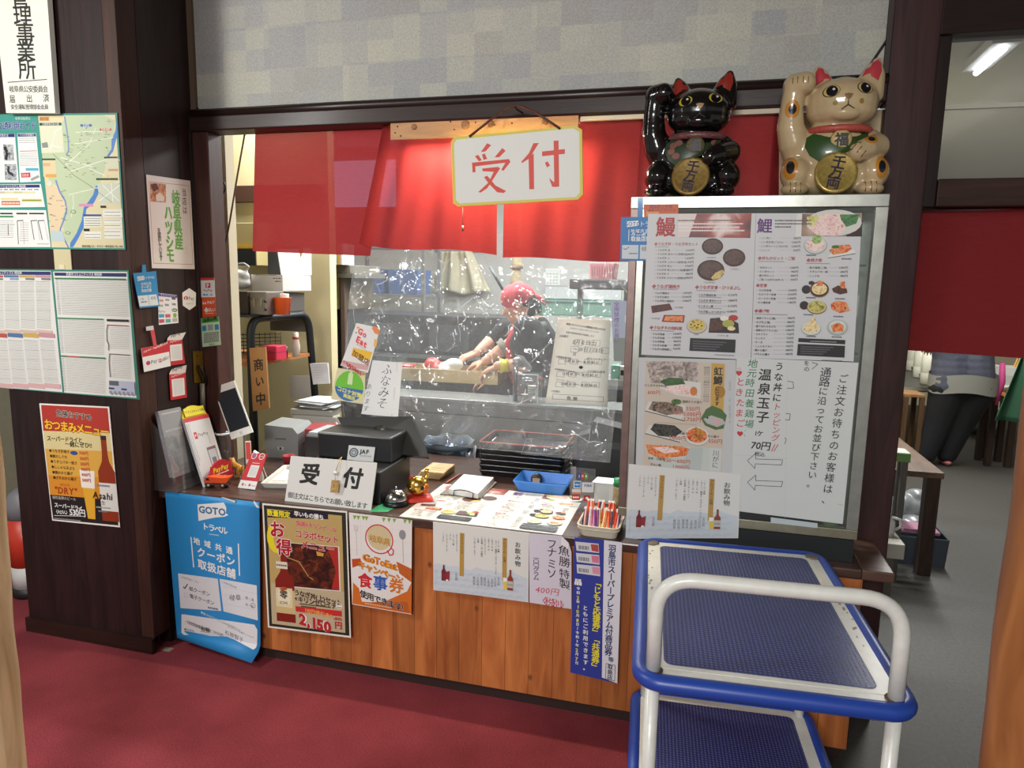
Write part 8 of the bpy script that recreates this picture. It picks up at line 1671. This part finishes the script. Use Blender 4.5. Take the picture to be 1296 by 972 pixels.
def cook(label, yb, hx, pts, kerchief, shirt, arm, sleeve_r, cuffs, head=True, apron=None, hand_n=None):
    """pts in survey pixels at depth yb"""
    L = {k: on_y(v[:2], yb+(v[2] if len(v) > 2 else 0)) for k, v in pts.items()}
    t = thing('person', label, 'person', (L['foot'].x, yb, 0)); o = Vector(t.location)
    for k in L: L[k] = L[k]-o
    hip, ch, nk = L['hip'], L['chest'], L['neck']; balls = []
    hb, P = head_balls(L['head'], L['face']-L['head'], Vector((-.25, 0, 1)))
    balls += hb; balls.append(('t', [nk+Vector((0, 0, -.03)), L['head']+Vector((.01, 0, -.05))], [.058, .052]))
    torso = [('t', [hip+Vector((0, s_*.075, 0)), hip.lerp(ch, .5)+Vector((0, s_*.065, 0)), ch+Vector((0, s_*.095, 0)), nk+Vector((0, s_*.03, -.03))], [.115, .105, .112, .06]) for s_ in (-1, 1)]
    balls += torso
    legs = []
    for s_ in (-1, 1):
        f = Vector((0, s_*.11, .05)); legs.append(('t', [hip+Vector((0, s_*.08, -.02)), Vector((-.01, s_*.10, .47)), Vector((.02, s_*.11, .09))], [.10, .062, .042])); legs.append(('t', [f+Vector((.04, 0, -.005)), f+Vector((-.13, 0, -.015))], [.038, .03]))
    balls += legs
    sl = []; hd = []
    for key, s_ in arm:
        sh = ch+Vector((-.02, s_*.165, .10)); el, wr, tip = L[key+'_e'], L[key+'_w'], L[key+'_h']
        balls.append(('t', [ch+Vector((0, s_*.1, .09)), sh, el], [.07, .058, .042])); balls.append(('t', [el, el.lerp(wr, .35), wr], [.042, .042, .028])); hd += hand(wr, tip-wr, hand_n or (0, .25, -1), 1.0, .75, 1 if s_ > 0 else -1)
        sl.append(('t', [ch+Vector((0, s_*.1, .08)), sh, sh.lerp(el, sleeve_r)], [.080, .068, .056]))
    body('body', balls+hd, SKIN, .0052, t, 3)
    body('shirt', [('t', q[1], [r+.014 for r in q[2][:3]]+[q[2][3]+.010]) for q in torso]+sl, shirt, .010, t, 4)
    body('trousers', [('t', q[1], [r+.016 for r in q[2]]) for q in legs[::2]]+[('t', [hip+Vector((0, -.09, -.02)), hip+Vector((0, .09, -.02))], [.125, .125])], mat('#1c1d22', .8), .012, t, 4)
    m = MB()
    for s_ in (-1, 1): m.ell((-.045, s_*.11, .047), (.13, .052, .046), mat('#2a2624', .6))
    m.build('shoes', t)
    eyes(P, o, t)
    for key, c_ in cuffs:
        el, wr = L[key+'_e'], L[key+'_w']; m = MB()
        if c_ == 'yellow': a, b = el.lerp(wr, .66), el.lerp(wr, .93); m.tube([a, a.lerp(b, .5), b], [.042, .037, .046], mat('#c8bc30', .45), 14)
        else: a, b = el.lerp(wr, .10), el.lerp(wr, .34); m.tube([a, a.lerp(b, .3), a.lerp(b, .6), b], [.060, .066, .058, .060], mat('#85857c', .8), 14)
        m.build('cuff', t)
    if kerchief:
        f = (L['face']-L['head']).normalized(); kb = [('t', [P(0, y, z), P(0, y, z)+Vector((1e-4, 0, 0))], [r, r]) for y, z, r in ((-.015, .044, .092), (.014, .052, .083), (-.035, .03, .084))]
        body('kerchief', kb, kerchief, .007, t, 4, paint=None); k_ = t.children[-1]
        # cut the cap above the brow line
        bm = bmesh.new(); bm.from_mesh(k_.data); up = (P(0, 0, 1)-P(0, 0, 0)); geom = bm.verts[:]+bm.edges[:]+bm.faces[:]; bmesh.ops.bisect_plane(bm, geom=geom, plane_co=P(0, 0, .045), plane_no=up-f*.35, clear_inner=True); bm.to_mesh(k_.data); bm.free()
        m = MB(); m.tube([P(.0, -.09, .02), P(.01, -.13, -.01), P(.02, -.15, -.06)], [.02, .018, .008], kerchief, 8); m.build('knot', t)
        hb2 = [('t', [P(0, -.045, .005), P(0, -.055, -.04)], [.075, .055])]; body('hair', hb2, mat('#1e1614', .7), .008, t, 3)
    else:
        hb2 = [('t', [P(0, -.02, .045), P(0, -.05, -.01)], [.092, .078])]; body('hair', hb2, mat('#1e1614', .7), .008, t, 3)
    return t, L, P
# front cook with the red kerchief
ya = 1.66
t, L, P = cook('cook in red kerchief and navy shirt, holding the wooden tray, one wrist banded yellow', ya, 0,
    dict(foot=(690, 640), hip=(692, 500), chest=(676, 434), neck=(668, 412), head=(657, 386), face=(645, 391), n_e=(668, 462, -.16), n_w=(630, 463, -.22), n_h=(610, 472, -.20), f_e=(645, 436, .05), f_w=(614, 457, .0), f_h=(598, 462, .0)),
    mat('#c83c48', .7, noise=.06), mat('#22262f', .8, noise=.15, nscale=60), (('n', -1), ('f', 1)), .75, (('n', 'yellow'), ('f', 'grey')))
ch = L['chest']; m = MB()
for s_ in (-1,): m.tube([ch+Vector((-.085, -.11, .10)), ch+Vector((-.125, -.10, .0)), ch+Vector((-.115, -.09, -.15)), L['hip']+Vector((-.13, -.08, .0))], .028, mat('#a82838', .7), 8)
m.tube([L['hip']+Vector((.11, -.12, .12)), L['hip']+Vector((.155, -.10, .02)), L['hip']+Vector((.15, -.1, -.10))], .022, mat('#b82c40', .7), 8); m.build('apron_strap', t)
m = MB(); nk = L['neck']; ringp = [nk+Vector((.085*math.cos(a)+.01, .115*math.sin(a), .012*math.cos(a)-.012)) for a in [6.2832*i/16 for i in range(17)]]; m.tube(ringp, .030, mat('#777b78', .8), 8, cap=False); m.build('collar', t)
# second cook behind
yb2 = 2.02
t, L, P = cook('cook in black behind the red kerchief, one bare forearm reaching to the wooden tray', yb2, 0,
    dict(foot=(678, 600), hip=(672, 500), chest=(655, 432), neck=(656, 414), head=(662, 392), face=(650, 397), n_e=(624, 430, -.16), n_w=(604, 446, -.30), n_h=(588, 452, -.34), f_e=(640, 470, .2), f_w=(620, 480, .2), f_h=(606, 484, .2)),
    None, mat('#1c1d21', .8), (('n', -1), ('f', 1)), .95, ())
# person in the doorway, seen from behind below the curtain
yc = 4.45
def person_back():
    f = on_z((1192, 590), 0); t = thing('person', 'person in dark trousers and a grey blue top seen from behind in the doorway', 'person', (f.x, f.y, 0)); o = Vector(t.location); yq = f.y-.02
    hip = on_y((1217, 492), yq)-o; ch = on_y((1219, 420), yq)-o; nk = on_y((1219, 385), yq)-o; hd_ = on_y((1216, 366), yq)-o; X = Vector((1, 0, 0))
    torso = [('t', [hip+X*s_*.10, hip.lerp(ch, .5)+X*s_*.09, ch+X*s_*.12, nk+X*s_*.03], [.135, .125, .125, .06]) for s_ in (-1, 1)]
    legs = []; shoes = []
    for s_ in (-1, 1):
        ft = Vector((-.06+s_*.075, .0, .06)) if s_ < 0 else Vector((.05, .06, .06)); legs.append(('t', [hip+X*s_*.10+Vector((0, 0, -.03)), (hip+X*s_*.09).lerp(ft, .5), ft+Vector((0, 0, .04))], [.135, .085, .055])); shoes.append(ft)
    hb, P = head_balls(hd_, (0, 1, -.2), (0, 0, 1))
    arms = []; hands = []; sl = []
    for s_ in (-1, 1):
        sh = ch+X*s_*.21+Vector((0, 0, .10)); el = ch+X*s_*.26+Vector((0, .10, -.15)); wr = ch+X*s_*.16+Vector((0, .32, -.18)); arms.append(('t', [ch+X*s_*.12+Vector((0, 0, .1)), sh, el, wr], [.07, .062, .045, .03])); hands += hand(wr, (-.3*s_, 1, -.2), (0, -.2, -1), 1, .6, -s_); sl.append(('t', [ch+X*s_*.12+Vector((0, 0, .1)), sh, sh.lerp(el, .8)], [.085, .078, .066]))
    feet = [('t', [q+Vector((0, -.03, -.02)), q+Vector((0, .15, -.03))], [.036, .030]) for q in shoes]
    body('body', hb+[('t', [nk+Vector((0, 0, -.03)), hd_+Vector((0, 0, -.05))], [.06, .055])]+torso+legs+arms+hands+feet, SKIN, .0065, t, 3)
    body('trousers', [('t', q[1], [q[2][0]+.02, q[2][1]+.03, q[2][2]+.03]) for q in legs]+[('t', [hip-X*.12, hip+X*.12], [.15, .15])], mat('#14151a', .85, noise=.2, nscale=20), .012, t, 14)
    up = body('top', [('t', [p+Vector((0, 0, .03)) for p in q[1]], [r+.028 for r in q[2]]) for q in torso]+sl, mat('#4a4d5c', .8, noise=.1, nscale=40), .012, t, 14)
    hem = MB(); zc = hip.z+.13
    hem.grid(lambda u, v: Vector((hip.x+.005+(.272-.004*v)*math.cos(u*6.2832)*(1+.008*math.sin(u*40+v*3)), hip.y+(.178)*math.sin(u*6.2832)*(1+.008*math.sin(u*31)), zc-.16*v+.015*math.sin(u*19))), 64, 5, mat('#85857e', .85)); hem.build('grey_hem', t)
    m = MB(); m.tube([hip+Vector((.275, -.04, .25)), hip+Vector((.285, -.05, .08)), hip+Vector((.26, -.05, -.12))], [.022, .028, .012], mat('#b8407c', .7), 8); m.build('apron_tie', t)
    body('hair', [('t', [P(0, -.02, .045), P(0, -.05, -.02)], [.094, .085])], mat('#1e1614', .7), .01, t, 3); eyes(P, o, t)
    m = MB()
    for q in shoes: m.ell(q+Vector((0, .05, -.025)), (.045, .13, .034), mat('#c06c70', .6))
    m.build('slippers', t)
person_back()
# ================================================================== things beyond the doorway
DW = wood('dark_bench_wood', '#4a382c', '#6a5444', .45, (6, 1, 6)); DL = wood('bench_leg_wood', '#2a1f1a', '#3c2c24', .5)
def table(name, label, cat_, x0, x1, y0, y1, z, th, m_, ml, inset=.03, lw=.05):
    t = thing(name, label, cat_, ((x0+x1)/2, (y0+y1)/2, 0)); hx_, hy_ = (x1-x0)/2, (y1-y0)/2; m = MB(); m.box((-hx_, -hy_, z-th), (hx_, hy_, z), m_, bev=.005); m.build('top', t)
    for sx in (-1, 1):
        for sy in (-1, 1):
            cx, cy = sx*(hx_-inset-lw/2), sy*(hy_-inset-lw/2); m = MB(); m.box((cx-lw/2, cy-lw/2, 0), (cx+lw/2, cy+lw/2, z-th-.0001), ml, bev=.003); m.build('leg', t)
    return t
a = on_z((1196, 599), .60)
table('long_bench', 'long brown wooden bench table along the left of the doorway', 'bench', a.x-.42, a.x, a.y, a.y+.95, .60, .035, DW, DL, .01, .07)
a = on_z((1146, 690), .30); t = thing('low_shelf', 'low white plank shelf just inside the doorway, beside the pillar', 'shelf', (a.x-.17, a.y+.10, 0)); m = MB(); m.box((-.17, -.10, .22), (.17, .10, .30), mat('#a8a69c', .5), bev=.004); m.build('plank', t); m = MB(); m.box((-.15, -.08, 0), (.13, .08, .2199), mat('#5a5850', .6)); m.build('support', t)
t = thing('white_jug', 'white rounded jug standing on the low white shelf', 'jug', (a.x-.07, a.y+.13, .3005)); m = MB(); m.lathe([(.045, 0), (.05, .04), (.045, .08), (.02, .11), (.018, .13), (0, .132)], (0, 0, 0), mat('#c4c4c4', .35), 20); m.build('body', t); m = MB(); m.tube([(.045, 0, .03), (.075, 0, .05), (.07, 0, .09), (.03, 0, .10)], .008, mat('#c4c4c4', .35), 8); m.build('handle', t)
p = on_y((1151, 572), 1.66); t = table('small_stand', 'small pale stand with a green front edge between the pillar and the long bench', 'stand', p.x-.30, p.x, 1.63, 1.745, p.z, .02, mat('#b0b2a8', .5), mat('#4c4a44', .5), .005, .03)
m = MB(); m.box((-.15, -.0625, p.z-.05), (.15, -.0578, p.z-.004), mat('#5c8048', .5)); m.build('edge', t)
# things under the bench
for i, (p_, y_, c_, lb) in enumerate((((1156, 655), 2.30, '#6c7074', 'grey crumpled plastic bag'), ((1160, 622), 2.55, '#8a8e92', 'pale crumpled plastic bag'))):
    c = on_y(p_, y_); t = thing('rubbish_bag', lb+' under the long bench', 'bag', (c.x-.02, y_, 0)); z_ = min(.28, max(.12, c.z)); body('bag', [((0, 0, z_*.45), (.14, .12, z_*.45)), ((.03, .02, z_*.75), (.09, .08, z_*.3)), ((-.06, -.02, z_*.6), (.08, .09, z_*.35))], mat(c_, .3, noise=.15, nscale=25), .012, t, 3)
    for v in t.children[0].data.vertices: v.co.z = max(0, v.co.z)
t, m = tray_obj('blue_crate', 'dark blue grey crate under the front of the long bench', 'crate', (on_y((1162, 690), 2.0).x, 2.05, 0), 0, .13, .12, .17, mat('#3c4650', .5), 1.06, wall_=.008); m.build('body', t)
q = thing('pink_cloth', 'folded pink cloth lying on the dark crate under the bench', 'cloth', (t.location.x, 2.05, .1765)); m = MB(); m.box((-.11, -.09, 0), (.10, .09, .022), mat('#a07088', .8), bev=.01); m.build('fold', q); m = MB(); m.box((-.10, -.092, .0221), (.05, .05, .032), mat('#a87890', .8), bev=.005); m.build('upper_fold', q)
# table with white canisters
A = on_z((1183, 492), .65); t = table('canister_table', 'dark table with white canisters at the far left of the doorway', 'table', A.x-.72, A.x+.04, A.y, A.y+1.9, .65, .04, mat('#4a4844', .45), DL)
t.rotation_euler[2] = -.12; t.location = Vector((A.x+.04, A.y, 0))+Matrix.Rotation(-.12, 3, 'Z') @ Vector((-.38, .95, 0)); m = MB(); m.box((-.38, -.953, .62), (.38, -.9505, .645), mat('#8a8478', .4)); m.build('edge', t)
for i, (x_, y_, r_, h_) in enumerate(((1177, 488, .07, .42), (1166, 479, .064, .40), (1156, 470, .06, .38))):
    c = on_z((x_, y_), .65); t = thing('canister', ('nearest', 'middle', 'farthest')[i]+' of the three white canisters on the far dark table', 'canister', (c.x, c.y+.08, .6505), 0, 'white canisters on the far table'); m = MB(); m.lathe([(r_*.9, 0), (r_, .01), (r_*1.02, .11), (r_*.98, .115), (r_, .12), (r_, h_*.9)], (0, 0, 0), mat('#c8c8b8', .35), 24); m.build('body', t); m = MB(); m.lathe([(r_*1.03, h_*.901), (r_*1.03, h_*.95), (r_*.4, h_), (0, h_*1.01)], (0, 0, 0), mat('#d0cfc2', .35), 24); m.build('lid', t); m = MB(); m.box((-.02, -r_-.03, .03), (.02, -r_+.0, .05), mat('#4a4a48', .4)); m.build('tap', t)
p = on_y((1175, 500), 4.5); table('wooden_stool', 'brown wooden stool in front of the canister table', 'stool', p.x-.19, p.x-.02, 4.5, 4.78, p.z, .03, wood('stool_wood', '#7a5a3c', '#98744c', .5), wood('stool_leg', '#4c3828', '#64492f', .5), .0, .04)
t = thing('metal_bowl', 'grey metal bowl on a low stand behind the stool', 'bowl', (on_y((1157, 506), 4.6).x-.30, 4.66, .0)); m = MB(); m.lathe([(.10, 0), (.10, .45), (.05, .46), (.06, .47), (.18, .58), (.185, .585), (.17, .58), (.05, .485), (0, .485)], (0, 0, 0), mat('#8a8678', .35, .5), 24); m.build('body', t); m = MB(); m.lathe([(.186, .578), (.19, .584), (.186, .59)], (0, 0, 0), mat('#b0ac9c', .3, .5), 24); m.build('rim', t)
# right table with tubs
A = on_z((1275, 492), .68); t = table('prep_table', 'brown table with plastic tubs at the right of the doorway', 'table', A.x-.16, A.x+.75, A.y, A.y+1.0, .68, .035, wood('prep_top', '#6a5440', '#86694e', .5), DL)
q, m = tray_obj('plastic_tub', 'large translucent plastic tub on the right table', 'tub', (A.x+.10, A.y+.32, .6805), 0, .14, .11, .10, mat('#b8b8b4', .4), 1.08, wall_=.006); m.build('body', q)
q, m = tray_obj('plastic_tub', 'small white plastic tub stacked inside the large tub on the right table', 'tub', (A.x+.10, A.y+.32, .6875), 0, .09, .07, .17, mat('#ccccc6', .4), 1.06, wall_=.006); m.build('body', q)
q = thing('serving_tongs', 'yellow wooden handles sticking out of the tubs on the right table', 'utensils', (A.x+.14, A.y+.32, .697)); m = MB(); 
for i in range(3): m.tube([(i*.012-.03, 0, .0), (.04+i*.02, .01, .24)], .008, mat('#c89a48', .5), 8)
m.build('handles', q)
q = thing('white_tray', 'flat white cloth spread on the right table', 'cloth', (A.x-.02, A.y+.16, .6805)); m = MB(); m.grid(lambda u, v: Vector(((u-.5)*.24, (v-.5)*.2, .006+.004*math.sin(u*9+v*5))), 10, 10, mat('#c8c4bc', .7)); m.build('sheet', q, solid=.004)
p = on_y((1268, 504), 4.66); t = table('low_bench', 'dark low bench with orange paper in front of the right table', 'bench', p.x-.07, p.x+.14, 4.66, 4.93, p.z, .03, DW, DL, 0, .05)
q = thing('orange_paper', 'crumpled orange paper on the dark low bench', 'paper', (p.x+.03, 4.80, p.z+.0005)); m = MB(); m.grid(lambda u, v: Vector(((u-.5)*.16, (v-.5)*.18, .02+.018*math.sin(u*8+v*3)*math.cos(v*7))), 12, 12, mat('#b87830', .6)); m.build('sheet', q, solid=.002)
t = thing('green_cloth', 'dark green cloth hanging at the right edge of the doorway', 'cloth', tuple(on_y((1292, 470), 3.2))); m = MB(); m.grid(lambda u, v: Vector((.02+(u-.35)*(.06+.34*v), .03*math.sin(u*12), .12-.48*v)), 16, 12, mat('#2c5a40', .8)); m.build('cloth', t, solid=.006)
t = thing('storage_bag', 'blue white plastic bag on the floor behind the standing person', 'bag', (on_z((1243, 548), 0).x, on_z((1243, 548), 0).y, 0)); body('bag', [((0, 0, .09), (.20, .16, .09)), ((.08, 0, .14), (.10, .1, .07))], mat('#8490a4', .35, noise=.2, nscale=18), .015, t, 3)
for v in t.children[0].data.vertices: v.co.z = max(0, v.co.z)
# wires along the lintel and wall
m = MB(); P = lambda *q: [on_y(p, .238) for p in q]
m.tube(spline([on_y(p, .262) for p in ((218, -5), (221, 40), (226, 90), (238, 125), (252, 139))]), .0035, mat('#16201a', .5), 6); tag(m.build('wall_cable'), 'dark green cable hanging down the left end of the patterned wall', 'cable')
m = MB(); m.tube(spline([on_y(p, .245) for p in ((232, 143), (290, 140), (330, 142), (420, 136), (520, 130), (600, 128), (700, 121), (810, 116), (900, 112), (1000, 108), (1098, 104))]), .006, mat('#1c1412', .45), 8); m.tube(spline([on_y(p, .243) for p in ((232, 147), (300, 146), (380, 143), (470, 136), (600, 131), (800, 119))]), .005, mat('#241a16', .4), 8); tag(m.build('lintel_cable'), 'black cables running along the top of the lintel', 'cable')
m = MB(); m.tube(spline([on_y(p, .262) for p in ((1140, 5), (1128, 40), (1108, 72), (1096, 90))]), .004, mat('#141414', .5), 6); m.tube(spline([on_y(p, .260) for p in ((1132, 30), (1130, 60), (1122, 84), (1108, 97))]), .004, mat('#141414', .5), 6); tag(m.build('corner_cable'), 'black cable in the upper right corner above the white cat', 'cable')
# torn carpet label by the coupon poster
m = MB(); c = on_z((212, 822), 0); m.box((c.x-.022, c.y-.014, .0002), (c.x+.022, c.y+.014, .0015), mat('#9a8c7c', .6)); tag(m.build('carpet_label'), 'tiny pale label on the carpet by the left end of the counter', 'label')
